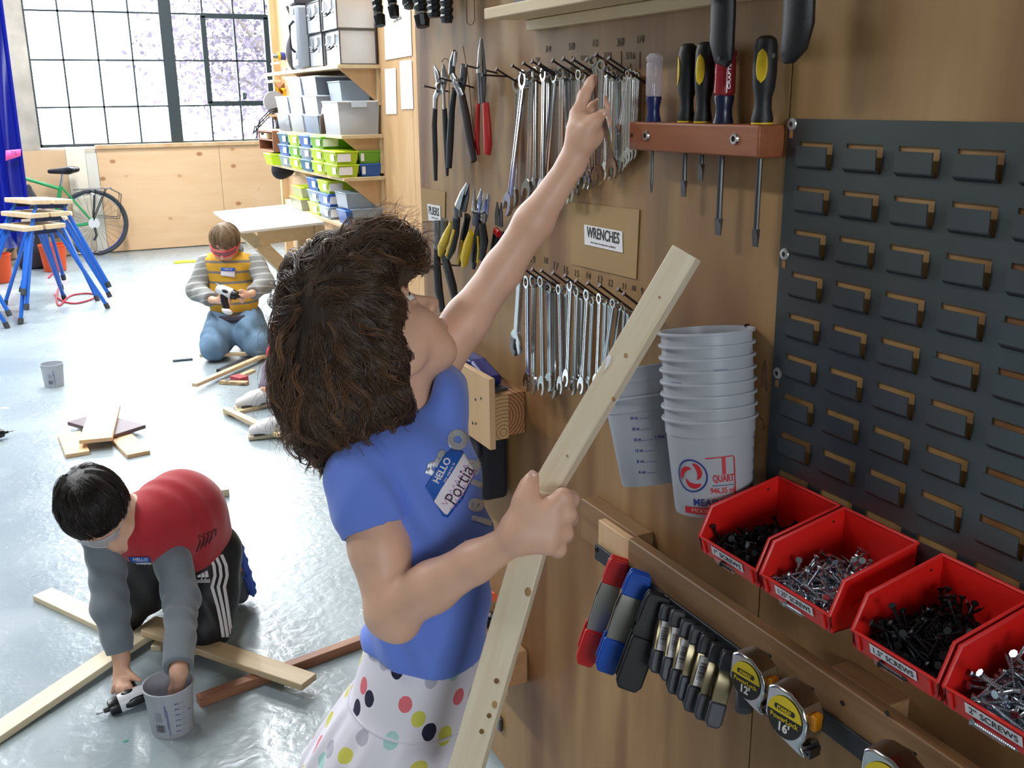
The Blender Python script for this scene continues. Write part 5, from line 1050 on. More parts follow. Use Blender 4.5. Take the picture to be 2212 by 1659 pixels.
for lab, x, y, z, m, sz in [('tub of white sorted bits hung under the upper tool shelf', .05, 8.47, 1.70, FROST, (.16, .12, .095)), ]: tub(a[0]+x, a[0]+x+sz[0], y, y+sz[1], 1.676, 1.676+sz[2], m, lab, LIDW)
dk = thing('power_drill', 'blue and yellow cordless drill on the upper tool shelf', 'drill', (a[0], 8.55, 1.816)); obj('body', MB().cyl((a[0]+.02, 8.50, 1.86), (a[0]+.2, 8.52, 1.86), .032, .028, 12), M('drill_blue', '2c3a8c', .4), dk); obj('collar', MB().cyl((a[0]+.0, 8.50, 1.86), (a[0]+.02, 8.5, 1.86), .03, .032, 12), YS, dk); obj('grip', MB().span((a[0]+.12, 8.49, 1.8155), (a[0]+.17, 8.535, 1.85)), BLACKS, dk, bevel=.006); obj('chuck', MB().cyl((a[0]-.04, 8.5, 1.86), (a[0]-.001, 8.5, 1.86), .012, .022, 12), DSTEEL, dk)
jk = thing('work_apron', 'dark work apron hanging at the partition end', 'apron', PY(612, 350, 8.5)); g = []
A = [(596, 250), (604, 250), (622, 262), (630, 275)]; B = [(594, 378), (606, 388), (622, 386), (634, 372)]
s = SDF(tuple(PY(585, 395, 8.3)-np.array([.02, .2, .02])), tuple(PY(640, 235, 8.3)+np.array([.12, .3, .05])), .012)
for (p, r0), (p2, r1) in [(((604, 250), .025), ((608, 300), .06)), (((608, 300), .06), ((606, 368), .075)), (((622, 270), .03), ((624, 330), .05)), (((612, 330), .06), ((622, 365), .055))]: s.cap(PY(*p, 8.32), PY(*p2, 8.32), r0, r1, k=.04)
V, Q = s.mesh(2); npobj('cloth', V, Q, M('dark_navy_cloth', '15171f', .85, bump=.2, bscale=50), jk); h0 = PY(604, 245, 8.32); obj('neck_strap', MB().tube([h0, h0+np.array([.03, .02, .09]), h0+np.array([.07, .02, .0])], .01, 8), BLACKP, jk)
dsp = thing('tape_gun', 'grey and red tape dispenser jutting from the cubby', 'dispenser', PY(628, 330, 7.75)); p = Vector(PY(626, 331, 7.76)); obj('roll', MB().cyl(p+Vector((-.02, -.03, 0)), p+Vector((-.02, .02, 0)), .03, .03, 14), GP, dsp); obj('handle', MB().beam(p, p+Vector((.16, .0, -.03)), .035, .04), M('crimson_plastic', 'a81f3c', .4), dsp, bevel=.008)
tub(1.80, 1.95, 7.75, 7.98, z2_, z2_+.085, LIME, 'lone lime tub near the cubby at the far end of its shelf', None, None)
# ================================================================== bicycle against the window wall
BY = 11.12; pb = lambda px, py, y=BY: Vector(PY(px, py, y))
bk = thing('bicycle', 'green bicycle with rear rack leaning on the window wall', 'bicycle', pb(203, 550)); GF = M('green_frame', '1f9a55', .3); TYR = M('tyre', '3a3f45', .7)
hub = pb(203, 486); RW = .335; hub.z = RW+.002; bb = pb(118, 505); st = pb(131, 402); seat = pb(136, 372)
def ring(c, r, t, n=44): return [(c[0]+r*math.cos(2*math.pi*i/n), c[1], c[2]+r*math.sin(2*math.pi*i/n)) for i in range(n)]
fh = hub+Vector((-1.02, 0, 0)); head = Vector((fh.x+.20, BY, 1.0-.1))
for nm, c in (('rear_wheel', hub), ('front_wheel', fh)):
    w = obj(nm, MB().tube(ring(c, RW-.018, 0), .018, 8, closed=True), TYR, bk); obj('rim', MB().tube(ring(c, RW-.042, 0), .009, 6, closed=True), STEEL, w); sp = MB()
    for k in range(28): a_ = 2*math.pi*k/28; sp.cyl((c[0]+.02*math.cos(a_+.5), BY, c[2]+.02*math.sin(a_+.5)), (c[0]+(RW-.045)*math.cos(a_), BY, c[2]+(RW-.045)*math.sin(a_)), .0012, .0012, 4)
    obj('spokes', sp, DSTEEL, w); obj('hub', MB().cyl((c[0], BY-.05, c[2]), (c[0], BY+.05, c[2]), .022, .022, 12), STEEL, w)
fr = MB(); bb.z = .30; fr.tube([st, bb], .018, 10); fr.tube([bb, hub+Vector((0, -.05, 0))], .011, 8); fr.tube([bb, hub+Vector((0, .05, 0))], .011, 8); fr.tube([st, hub+Vector((0, -.05, 0))], .010, 8); fr.tube([st, hub+Vector((0, .05, 0))], .010, 8); fr.tube([st+Vector((0, 0, -.03)), head], .017, 10); fr.tube([bb, head+Vector((.02, 0, -.08))], .019, 10); fr.tube([head+Vector((0, 0, .06)), head+Vector((.03, 0, -.12))], .02, 10); fr.tube([head+Vector((.03, 0, -.12)), fh+Vector((0, -.05, 0))], .012, 8)
obj('frame', fr, GF, bk); obj('seat_post', MB().cyl(st, seat, .0135), STEEL, bk)
s = SDF(tuple(seat-Vector((.22, .13, .06))), tuple(seat+Vector((.22, .13, .1))), .008); s.cap(seat+Vector((-.12, 0, .012)), seat+Vector((.05, 0, .015)), .022, .04, .02); s.ell(seat+Vector((.10, 0, .022)), (.06, .075, .032), k=.03); V, Q = s.mesh(1); npobj('saddle', V, Q, BLACKS, bk)
rk_ = MB(); rz = pb(200, 408).z; xa_, xb_ = pb(158, 405).x, pb(240, 405).x
for y in (-.06, .06): rk_.tube([(xa_, BY+y, rz), (xb_, BY+y, rz)], .005, 6); rk_.tube([(xb_-.05, BY+y, rz), (hub.x, BY+y, hub.z+.03)], .005, 6); rk_.tube([(xa_+.2, BY+y, rz), (hub.x, BY+y, hub.z+.03)], .005, 6); rk_.tube([(xb_-.02, BY+y, rz), (xb_+.08, BY+y*1.6, rz-.06), (xb_+.04, BY+y*1.6, rz-.30), (hub.x+.05, BY+y*1.6, rz-.28)], .005, 6)
for k in range(6): x = xa_+(xb_-xa_)*k/5; rk_.tube([(x, BY-.06, rz), (x, BY+.06, rz)], .004, 6)
obj('rack', rk_, BLACKS, bk); obj('crank', MB().cyl(bb+Vector((0, -.06, 0)), bb+Vector((0, -.05, 0)), .09, .09, 20).beam(bb+Vector((0, -.07, 0)), bb+Vector((-.05, -.07, -.16)), .02, .014), DSTEEL, bk); obj('pedal', MB().box(bb+Vector((-.06, -.11, -.17)), (.09, .06, .02)), BLACKS, bk); obj('sprocket', MB().cyl(hub+Vector((0, -.062, 0)), hub+Vector((0, -.045, 0)), .055, .055, 18), M('bright_sprocket', 'e4e6e6', .3, .5), bk); obj('derailleur', MB().tube([hub+Vector((0, -.07, -.04)), hub+Vector((.01, -.07, -.12)), hub+Vector((-.02, -.07, -.17))], .012, 8), DSTEEL, bk); obj('handlebar', MB().tube([head+Vector((0, -.28, .14)), head+Vector((.03, -.1, .12)), head+Vector((0, 0, .08)), head+Vector((.03, .08, .12))], .012, 8), BLACKS, bk)
# ================================================================== stacked stools
SBL = M('stool_blue', '1f5fbe', .3); SWD = wood('stool_seat_wood', 'e5d2b4', 'cdb08a', (20, 20, 3), streak=.8); FOOT = M('rubber_foot', '35383a', .7)
def make_stool():
    t = thing('stool', 'stool', 'stool', (0, 0, 0), 'stacked blue stools'); H = .66
    for s in (-1, 1): obj('seat_slat', MB().span((s*.085-.075, -.19, H-.035), (s*.085+.075, .19, H)), SWD, t, bevel=.006)
    for y in (-1, 1):
        pts = [(-.33, y*.31, .03), (-.13, y*.155, H-.10), (-.10, y*.145, H-.05), (.10, y*.145, H-.05), (.13, y*.155, H-.10), (.33, y*.31, .03)]
        obj('leg_frame', MB().tube(pts, .0145, 10), SBL, t)
        for x in (-1, 1): obj('foot_cap', MB().cyl((x*.327, y*.3075, .04), (x*.339, y*.317, .0), .0185, .0185, 10), FOOT, t)
        obj('bracket', MB().span((-.10, y*.145-.018, H-.065), (.10, y*.145+.018, H-.0352)), M('stool_dark_bracket', '162650', .4), t)
    obj('stretcher', MB().tube([(0, -.145, H-.05), (0, .145, H-.05)], .011, 8), SBL, t)
    return t
st0 = make_stool(); base = PZ(95, 672, 0)
first = True
for (bx, by, bz, rz, ty, lab) in [(.0, 0, 0, .45, 0, 'lowest blue stool of the stack beside the bicycle'), (.02, .03, .085, .52, .03, 'middle blue stool of the stack beside the bicycle'), (.03, .05, .175, .48, .07, 'topmost blue stool of the stack beside the bicycle'), (-.62, -.25, 0, .1, 0, 'lowest blue stool of the stack at the blue curtain'), (-.60, -.24, .09, .12, .03, 'topmost blue stool of the stack at the blue curtain'), (.13, .62, 0, -.2, 0, 'single blue stool behind the stool stack')]:
    mw = Matrix.Translation((base[0]+bx, base[1]+by, bz)) @ Matrix.Rotation(rz, 4, 'Z') @ Matrix.Rotation(ty, 4, 'Y')
    if first: st0.matrix_world = mw; o = st0; first = False
    else: o = clone(st0, mw)
    tag(o, lab)
for px, py, r, lab in [(2, 610, .11, 'orange plastic bucket behind the stools by the curtain'), (120, 585, .12, 'orange plastic bucket behind the stool stack')]:
    p = PZ(px, py); t = thing('plastic_bucket', lab, 'bucket', p); obj('body', MB().lathe([(0, .004), (r*.8, .004), (r, .24), (r*1.04, .24), (r*1.04, .25), (r*.97, .25), (r*.78, .01), (0, .01)], 22, Matrix.Translation(Vector(p)), (False, False)), M('orange_plastic', 'd94f12', .45), t); obj('handle', MB().tube([(p[0]+r*math.cos(a_)*1.02, p[1]+.03, .235-.12*math.sin(a_)) for a_ in np.linspace(0, math.pi, 12)], .003, 6), DSTEEL, t)
cp = [PZ(*q, .008) for q in [(118, 636), (135, 650), (165, 655), (200, 645), (205, 636), (180, 634), (150, 640), (128, 660), (122, 640), (128, 610), (118, 590), (105, 600)]]
def smooth_path(P, n=6):
    P = [np.array(p) for p in P]; out = []
    for i in range(len(P)-1):
        p0, p1, p2, p3 = P[max(i-1, 0)], P[i], P[i+1], P[min(i+2, len(P)-1)]
        for k in range(n): t = k/n; out.append(.5*((2*p1)+(-p0+p2)*t+(2*p0-5*p1+4*p2-p3)*t*t+(-p0+3*p1-3*p2+p3)*t**3))
    return out+[P[-1]]
tag(obj('extension_cord', MB().tube(smooth_path(cp), .007, 6), M('red_cord', 'b3283c', .5)), 'red extension cord coiled on the floor by the stools', 'cord')
# blue curtain with pink tape
cu = thing('curtain', 'shiny deep blue vinyl curtain hanging at the edge of the room', 'curtain', (-.6, 9.4, .3)); g = []
ct = PY(14, 70, 9.4); cbm = PY(66, 470, 9.4)
for i in range(25):
    z = .35+(3.6-.35)*i/24; row = []
    xe = cbm[0]+(ct[0]-cbm[0])*(z-cbm[2])/(ct[2]-cbm[2])
    for j in range(49):
        f = j/48; x = xe-1.5*(1-f); row.append((x, 9.4+.05*math.sin(f*48+.3*math.sin(z*2))+.02*math.sin(f*91), z))
    g.append(row)
obj('vinyl', MB().sheet(g), M('blue_vinyl_curtain', '0b1a8c', .22, spec=.6), cu, solid=.003, recalc=False)
p = [PY(12, 325, 9.33), PY(45, 322, 9.33), PY(45, 337, 9.33), PY(12, 348, 9.33)]; tg = obj('pink_tape', MB().add(p, [(0, 1, 2, 3)]), M('pink_tape', 'ee5aa8', .5), cu, solid=.002, recalc=False)
q0 = PY(30, 331, 9.322); text('tape_print', 'TE', M('purple_ink', '7a2b78', .6), tg, basis(q0, (1, 0, 0), (0, 0, 1), (0, -1, 0)), .045)
bl = PY(60, 390, 10.6); jb = thing('backpack', 'dark backpack standing behind the curtain edge', 'bag', (bl[0], 10.6, 0)); s = SDF((bl[0]-.3, 10.3, -.02), (bl[0]+.3, 10.9, 1.1), .02); s.cap((bl[0]-.02, 10.6, .2), (bl[0]-.05, 10.6, .62), .14, .12, .05); s.cap((bl[0]-.02, 10.55, .62), (bl[0], 10.55, .78), .06, .02, .06); s.half((0, 0, .06), (0, 0, -1)); s.box((bl[0]-.03, 10.6, .1), (.15, .13, .1), None, .03, .04); V, Q = s.mesh(1); npobj('sack', V, Q, M('charcoal_cloth', '2a2c31', .85), jb)
# ================================================================== timber on the floor
def board(name, pa, pb_, w, h, z, label, cat='board', group=None, up=(0, 0, 1), m=None, ext=(0, 0), bev=.002, zb=None):
    a, b = Vector(PZ(*pa, z+h/2)), Vector(PZ(*pb_, (z if zb is None else zb)+h/2)); d = (b-a).normalized(); a -= d*ext[0]; b += d*ext[1]; L = (b-a).length
    ob = obj(name, MB().box((L/2, 0, 0), (L, w, h)), m or PINEX['x'], bevel=bev); ob.matrix_world = frame(a, d, up)
    return tag(ob, label, cat, group)
TIM = 'loose timber on the floor'
PW = wood('white_pine', 'e8dcc0', 'd9c6a0', (3, 45, 45), rough=.5, streak=.9)
board('pine_board', (2, 1578), (322, 1362), .062, .019, .002, 'long pale pine board running under the hand with the drill', m=PW, ext=(.1, .06), zb=.0195)
board('pine_board', (92, 1283), (240, 1352), .066, .019, .0, 'pale pine board sticking out left of the kneeling boy in black trousers', m=PW, ext=(0, .16))
board('pine_board', (322, 1356), (668, 1474),   .062, .019, .0395, 'pale pine board lying over the reddish beam', zb=.0272, m=wood('tan_pine', 'dbc8a4', 'c2a57c', (3, 45, 45), streak=.9))
board('wood_scrap', (345, 1390), (352, 1380), .03, .017, .0, 'small pine offcut under the crossing boards', m=PW, ext=(.03, .03))
board('reddish_beam', (428, 1514), (756, 1394), .030, .027, .0, 'narrow reddish beam lying under the pale board', m=CEDAR and wood('redwood_x', 'a9785a', '825439', (4, 40, 40), streak=.8), ext=(0, .35))
board('wood_scrap', (463, 1062), (494, 1058), .07, .03, .0, 'small lone offcut on the open floor', m=PW)
# little plywood construction
q_ = PZ(235, 945)
cs = thing('plywood_construction', 'flat plywood construction of crossed boards with one dark panel', 'construction', (q_[0], q_[1], 0)); DKP = M('dark_faced_plywood', '5f4b50', .5, var=.15, vscale=30)
def bd(nm, pa, pb_, w, h, z, m, par):
    a, b = Vector(PZ(*pa, z+h/2)), Vector(PZ(*pb_, z+h/2)); d = (b-a).normalized(); L = (b-a).length
    o = obj(nm, MB().box((L/2, 0, 0), (L, w, h), frame(a, d)), m, par, bevel=.0015); return o
bd('leg_board', (150, 938), (168, 982), .10, .018, 0, PLYK, cs); bd('leg_board', (262, 945), (300, 982), .10, .018, 0, PLYK, cs); bd('dark_panel', (180, 905), (282, 932), .17, .018, .0185, DKP, cs); bd('top_board', (228, 880), (207, 952), .14, .018, .037, PLYK, cs)
# triangle frames near the far boy
f1 = thing('timber_frame', 'triangular frame of thin pine strips near the child in red', 'frame', PZ(500, 890)); bd('strip', (488, 884), (606, 940), .035, .018, .019, PINEX['x'], f1); bd('strip', (498, 892), (596, 868), .06, .018, .0, PINEX['x'], f1); bd('strip', (486, 893), (510, 888), .05, .018, .0, PINEX['x'], f1)
board('pine_strip', (420, 832), (570, 768), .035, .02, .021, 'slanting pine strip crossing two dark sticks', m=PINEX['x']); board('pine_strip', (432, 768), (590, 762), .03, .02, .03, 'pine strip lying level before the boy in jeans', m=PINEX['x'], ext=(0, .1))
board('dark_stick', (475, 802), (556, 768), .05, .02, .0, 'dark painted stick with chipped ends under the slanting strip', m=M('dark_paint', '2a2a30', .6, var=.2, vscale=30)); board('dark_stick', (476, 825), (535, 828), .035, .02, .0, 'dark and bare wood stick beside the white shoe', m=wood('chipped_wood', 'd0b183', '2e2c33', (12, 25, 25), streak=.3)); board('dark_stick', (373, 779), (416, 775), .03, .012, .0, 'short dark stick lying apart on the bright floor', m=M('slate_paint', '4d565c', .6)); board('red_block', (506, 815), (528, 820), .06, .03, .0, 'small red painted block', m=M('faded_red', 'b04a50', .6)); board('pine_strip', (520, 812), (548, 800), .03, .015, .0, 'short pale strip end beside the red block', m=PINEX['x'])
p = PZ(400, 568); tag(obj('yellow_rope', MB().tube([(p[0]-.1, p[1], .006), (p[0], p[1]+.02, .006), (p[0]+.1, p[1]-.02, .006)], .02, 6), M('yellow_cloth', 'd9cf3a', .7)), 'scrap of yellow cloth on the floor by the plywood wall', 'cloth')
# white bucket far left, drill at the left edge, green scrap
p = Vector(PZ(118, 833)); t = bucket(Matrix.Translation(p), 'white measuring bucket standing alone on the bright floor'); barcode_print(t, Matrix.Translation(p), th_cam(p)-.3)
def drill_tool(name, label, tip, body_end, z, body, grp=None, grip_dir=(0, 0, -1), grip=True, scale=1.):
    """cordless screwdriver: tip and rear end as points"""
    a, b = Vector(tip), Vector(body_end); d = (b-a).normalized(); L = (b-a).length; t = thing(name, label, 'drill', (b.x, b.y, min(a.z, b.z)-.02), grp); P = lambda f: a+d*L*f; k = scale
    obj('bit', MB().tube([P(0), P(.02), P(.16)], [.001*k, .0025*k, .003*k], 8), DSTEEL, t); obj('chuck', MB().tube([P(.14), P(.24)], [.006*k, .008*k], 12), BLACKS, t); obj('clutch_ring', MB().tube([P(.24), P(.26), P(.42), P(.44)], [.014*k, .019*k, .022*k, .021*k], 18), BLACKS, t)
    obj('housing', MB().tube([P(.43), P(.46), P(.6), P(.8), P(.96), P(1.0)], [.020*k, .023*k, .024*k, .023*k, .020*k, .012*k], 18), M('drill_white', 'dfe1e4', .35), t)
    g = Vector(grip_dir).normalized(); n = d.cross(g).normalized()
    for s in (-1, 1): c = P(.64)+n*s*.022*k; obj('side_badge', MB().sph((0, 0, 0), (.016*k, .008*k, .004*k), 12, 6, frame(c, d, n*s)), BLACKS, t)
    obj('top_strip', MB().sph((0, 0, 0), (.035*k, .013*k, .006*k), 12, 6, frame(P(.72)-g*.021*k, d, -g)), BLACKS, t)
    if grip: obj('grip', MB().tube([P(.78)+g*.012*k, P(.86)+g*.05*k, P(.92)+g*.095*k], [.016*k, .017*k, .015*k], 12), BLACKS, t); obj('battery', MB().sph((0, 0, 0), (.026*k, .02*k, .014*k), 12, 8, frame(P(.92)+g*.105*k, d, g)), M('drill_white', 0), t); obj('trigger', MB().tube([P(.70)+g*.02*k, P(.76)+g*.05*k], [.006*k, .006*k], 8), CGRY, t)
    return t
e0 = PZ(30, 930, .03); e1 = PZ(-60, 950, .03); drill_tool('cordless_screwdriver', 'dark cordless screwdriver with its bit pointing at the plywood construction', e0, e1, 0, None, grip_dir=(.3, -1, 0), scale=1.0)
p = PZ(272, 1601); tag(obj('tape_scrap', MB().box((p[0], p[1], .0008), (.012, .006, .0014)), M('green_scrap', '2f9a7a', .6)), 'tiny green scrap on the floor', 'scrap')
# ================================================================== people: shared builders
def unit(v): v = np.asarray(v, float); return v/np.linalg.norm(v)
SKIN = M('skin_warm', 'dfb197', .48, var=.06, vscale=25, sss=.12); SKIN2 = M('skin_light', 'dbab90', .5, sss=.12); LIP = M('lip', 'b96a62', .45); NAIL = M('fingernail', 'e0b3a4', .3)
EYEW = M('eye_white', 'e6e0da', .25); IRIS = M('iris_brown', '3a2418', .2)
class Head:
    def __init__(s, c, N, U, sc=1.):
        s.c = np.asarray(c, float); s.N = unit(N); U = np.asarray(U, float); s.U = unit(U-s.N*(U@s.N)); s.S = np.cross(s.N, s.U); s.k = sc; s.R = np.array([s.N, s.S, s.U])
    def p(s, n, a, u): return s.c+s.k*(n*s.N+a*s.S+u*s.U)
    def e(s, f, n, a, u, r, k, op='u'): f.ell(s.p(n, a, u), np.array(r)*s.k, s.R, k*s.k, op)
    def sculpt(s, f):
        e = s.e; e(f, -.012, 0, .025, (.092, .074, .085), .01); e(f, .035, 0, .03, (.056, .062, .06), .02); e(f, .03, 0, -.045, (.058, .056, .062), .025)
        for a in (-1, 1): e(f, .045, a*.032, -.040, (.036, .030, .034), .02); e(f, .0, a*.055, -.05, (.035, .014, .035), .02)
        f.cap(s.p(.055, -.012, -.088), s.p(.055, .012, -.088), .020*s.k, None, .022*s.k)
        f.cap(s.p(.083, 0, .008), s.p(.104, 0, -.028), .0075*s.k, .0105*s.k, .014*s.k)
        for a in (-1, 1): f.cap(s.p(.094, a*.010, -.032), s.p(.096, a*.009, -.031), .0075*s.k, None, .006*s.k); e(f, .089, a*.031, .0, (.013, .0165, .0105), .010, 's'); e(f, .076, a*.055, .0, (.03, .01, .01), .01, 's') if False else None
        for a in (-1, 1): f.cap(s.p(.084, a*.018, .017), s.p(.074, a*.045, .015), .0065*s.k, None, .010*s.k)       # brow
        e(f, .0855, 0, -.056, (.0105, .020, .0052), .006); e(f, .0835, 0, -.066, (.0105, .017, .0055), .006); None
        for a in (-1, 1): e(f, -.012, a*.074, -.012, (.016, .008, .026), .006); e(f, -.008, a*.082, -.010, (.009, .005, .016), .004, 's')
        for a in (-1, 1): e(f, .0745, a*.031, .0075, (.0135, .0160, .0082), .004); e(f, .0735, a*.031, -.0095, (.0125, .0150, .0055), .004)
        return s
    def eyes(s, parent, lid=.3):
        for a in (-1, 1):
            c = Vector(s.p(.0735, a*.031, -.002)); m = basis(c, s.S*s.k, s.U*s.k, s.N*s.k)
            ey = obj('eye', MB().sph((0, 0, 0), .0125, 16, 12, m), EYEW, parent); obj('iris', MB().sph((0, -.001, .0078), (.0062, .0062, .0052), 14, 8, m), IRIS, ey)
            lash = MB().tube([m @ Vector((.0145*math.cos(t), .0062*math.sin(t)*.8+.001, .0112-.006*abs(math.cos(t))**3)) for t in np.linspace(.1, math.pi-.1, 10)], .0009*s.k, 5); obj('lashes', lash, INK, ey)
            bro = MB().tube([m @ Vector((a*-.014+a*.03*t, .0185+.006*math.sin(math.pi*t), .0185-.013*t*t)) for t in np.linspace(0, 1, 8)], [.0012*s.k, .0022*s.k, .0025*s.k, .0025*s.k, .0024*s.k, .002*s.k, .0015*s.k, .0008*s.k], 6); obj('eyebrow', bro, M('brow_hair', '3a281d', .8), parent)
        for n, u, w, r in ((.0925, -.0580, .018, .0030), (.0905, -.0635, .015, .0036)):
            obj('lip', MB().tube([Vector(s.p(n-.010*abs(t)**2, w*t, u+(.0015 if u > -.06 else -.0005)*(1-t*t))) for t in np.linspace(-1, 1, 11)], [r*s.k*(1-.75*abs(t)**2) for t in np.linspace(-1, 1, 11)], 8), LIP, parent)
def tubes(P, Nn, rad, sides=3):
    """P (n,K,3) strand points, Nn normals (n,K,3), rad (n,K) -> verts, quads"""
    n, K, _ = P.shape; T = np.gradient(P, axis=1); T /= np.linalg.norm(T, axis=2, keepdims=True)+1e-9
    B = np.cross(T, Nn); B /= np.linalg.norm(B, axis=2, keepdims=True)+1e-9; A = np.cross(B, T)
    ang = np.arange(sides)*2*np.pi/sides
    V = P[:, :, None]+rad[:, :, None, None]*(A[:, :, None]*np.cos(ang)[None, None, :, None]*.6+B[:, :, None]*np.sin(ang)[None, None, :, None])
    idx = np.arange(n*K*sides).reshape(n, K, sides); a = idx[:, :-1]; b = idx[:, 1:]
    Q = np.stack([a, np.roll(a, -1, 2), np.roll(b, -1, 2), b], -1).reshape(-1, 4)
    return V.reshape(-1, 3), Q
def hair(core, lo, hi, n, K, step, whorl, R, down=(0, 0, -1), wd=.6, offs=(.001, .008), curl=.006, wl=.045, r0=.0011, mask=None, part=None, lift=.0, free=0., jitter=.25, kids=1, clump=.004, face=None):
    C = R.uniform(lo, hi, (n*40, 3)); d = core.sample(C); C = C[np.abs(d) < .012]
    if mask is not None: C = C[mask(C)]
    C = C[:n]; n = len(C); P = C.copy()
    for _ in range(3): P -= core.grad(P)*core.sample(P)[:, None]
    of = R.uniform(*offs, n); jit = R.normal(0, jitter, (n, 3)); W = np.asarray(whorl); dn = np.asarray(down, float)
    out = []; nor = []
    for k in range(K):
        g = core.grad(P); t = k/(K-1)
        aw = P-W; aw -= g*(aw*g).sum(1)[:, None]; aw /= np.linalg.norm(aw, axis=1)[:, None]+1e-6
        v = aw*(1-wd)+dn*wd+jit; v -= g*(v*g).sum(1)[:, None]*(1-free*t); v /= np.linalg.norm(v, axis=1)[:, None]+1e-6
        out.append(P.copy()); nor.append(g); P = P+v*step
        dd = core.sample(P); P -= core.grad(P)*((dd-(of*(.3+.7*t)+lift*t*t))*(1-free*t*t))[:, None]
    P = np.stack(out, 1); G = np.stack(nor, 1); T = np.gradient(P, axis=1); T /= np.linalg.norm(T, axis=2, keepdims=True)+1e-9; B = np.cross(G, T)
    s = np.arange(K)*step; ph = 7*np.sin(19*P[:, 0, 0]+11*P[:, 0, 2])+7*np.sin(23*P[:, 0, 1]-17*P[:, 0, 2])+R.normal(0, .6, n); wlr = wl*R.uniform(.85, 1.2, n); am = curl*R.uniform(.4, 1.5, n)
    w = (s[None]/wlr[:, None])*2*np.pi+ph[:, None]; amp = am[:, None]*np.linspace(.25, 1.25, K)[None]
    P = P+B*(np.sin(w)*amp)[..., None]+G*((np.cos(w)*.55+.45)*amp)[..., None]
    if kids > 1:
        a = R.uniform(0, 6.283, (n, kids)); q = np.sqrt(R.uniform(0, 1, (n, kids)))*clump; tt = np.linspace(0, 1, K); pr = (.55+.75*np.sin(np.pi*np.clip(tt*.9+.1, 0, 1)))*(1-.55*tt**3)
        T = np.gradient(P, axis=1); T /= np.linalg.norm(T, axis=2, keepdims=True)+1e-9; B = np.cross(G, T); B /= np.linalg.norm(B, axis=2, keepdims=True)+1e-9
        ox = (q*np.cos(a))[:, :, None]*pr; oy = (q*np.sin(a))[:, :, None]*pr*.55
        nz = R.normal(0, 1, (n, kids, 1))*np.sin(tt*R.uniform(4, 11, (n, kids, 1))+R.uniform(0, 6, (n, kids, 1)))*clump*.35
        P = (P[:, None]+B[:, None]*(ox+nz)[..., None]+G[:, None]*oy[..., None]).reshape(n*kids, K, 3); G = np.repeat(G, kids, 0); n = n*kids
    rad = r0*R.uniform(.6, 1.5, n)[:, None]*(np.sin(np.linspace(.35, 1, K)*np.pi)**.5*.9+.12)[None]
    if face is not None:
        ok = np.cumprod(1-face(P.reshape(-1, 3)).reshape(n, K).astype(float), axis=1); P = np.where(ok[..., None] > 0, P, P[np.arange(n), np.maximum(ok.sum(1).astype(int)-1, 0)][:, None]); rad = rad*ok
    return tubes(P, G, rad)
def bvh_of(*obs):
    vs = []; fs = []
    for o in obs:
        k = len(vs); vs += [o.matrix_world @ v.co for v in o.data.vertices]; fs += [tuple(i+k for i in p.vertices) for p in o.data.polygons]
    return BVHTree.FromPolygons(vs, fs)
def subdiv(vs, fs, maxlen):
    vs = list(vs); out = []; st = [tuple(f[:1])+(f[i], f[i+1]) for f in fs for i in range(1, len(f)-1)]; cache = {}
    def mid(a, b):
        k = (min(a, b), max(a, b))
        if k not in cache: cache[k] = len(vs); vs.append(tuple((vs[a][j]+vs[b][j])/2 for j in range(len(vs[a]))))
        return cache[k]
    while st:
        a, b, c = st.pop(); l = [math.dist(vs[a][:2], vs[b][:2]), math.dist(vs[b][:2], vs[c][:2]), math.dist(vs[c][:2], vs[a][:2])]; m = max(l)
        if m <= maxlen: out.append((a, b, c)); continue
        i = l.index(m); p, q, r = ((a, b, c), (b, c, a), (c, a, b))[i]; x = mid(p, q); st += [(p, x, r), (x, q, r)]
    return vs, out
def decal(name, vs, fs, bvh, m, parent, off=.0012, maxlen=8, flip=True):
    """flat artwork given in photo pixels laid on a surface (the cloth it is printed on)"""
    vs, fs = subdiv([(v[0], v[1]) for v in vs], fs, maxlen); out = []; ok = []
    for x, y in vs:
        d = Vector(ray(x, y)).normalized(); h = bvh.ray_cast(Vector(C0), d)
        if h[0] is None: out.append(None); continue
        n = h[1]; n = n if n.dot(d) < 0 else -n; out.append(h[0]+n*off)
    fs = [f for f in fs if all(out[i] is not None for i in f) and max((out[f[0]]-out[f[1]]).length, (out[f[1]]-out[f[2]]).length) < .06]
    if not fs: return None
    use = sorted({i for f in fs for i in f}); mp = {i: k for k, i in enumerate(use)}
    return obj(name, ([tuple(out[i]) for i in use], [tuple(mp[i] for i in f) for f in fs]), m, parent, recalc=False, solid=.0006)
def pxtext(s, size, cx, cy, ang, fitw=None, bold=0., shear=0., sy=1.):
    vs, fs = textmesh(s, size, 0, 'CENTER', bold, shear=shear); w = max(v[0] for v in vs)-min(v[0] for v in vs); k = fitw/w if fitw else 1; c, s_ = math.cos(ang), math.sin(ang)
    return [(cx+(v[0]*k)*c+(v[1]*sy)*s_, cy+(v[0]*k)*s_-(v[1]*sy)*c) for v in vs], fs
def pxstrip(pts, w): v, f = strip(pts, w); return [(a, b) for a, b, _ in v], f
def poly(pts): return pts, [tuple(range(len(pts)))]
CAMR = np.array([CR, CU, CF])
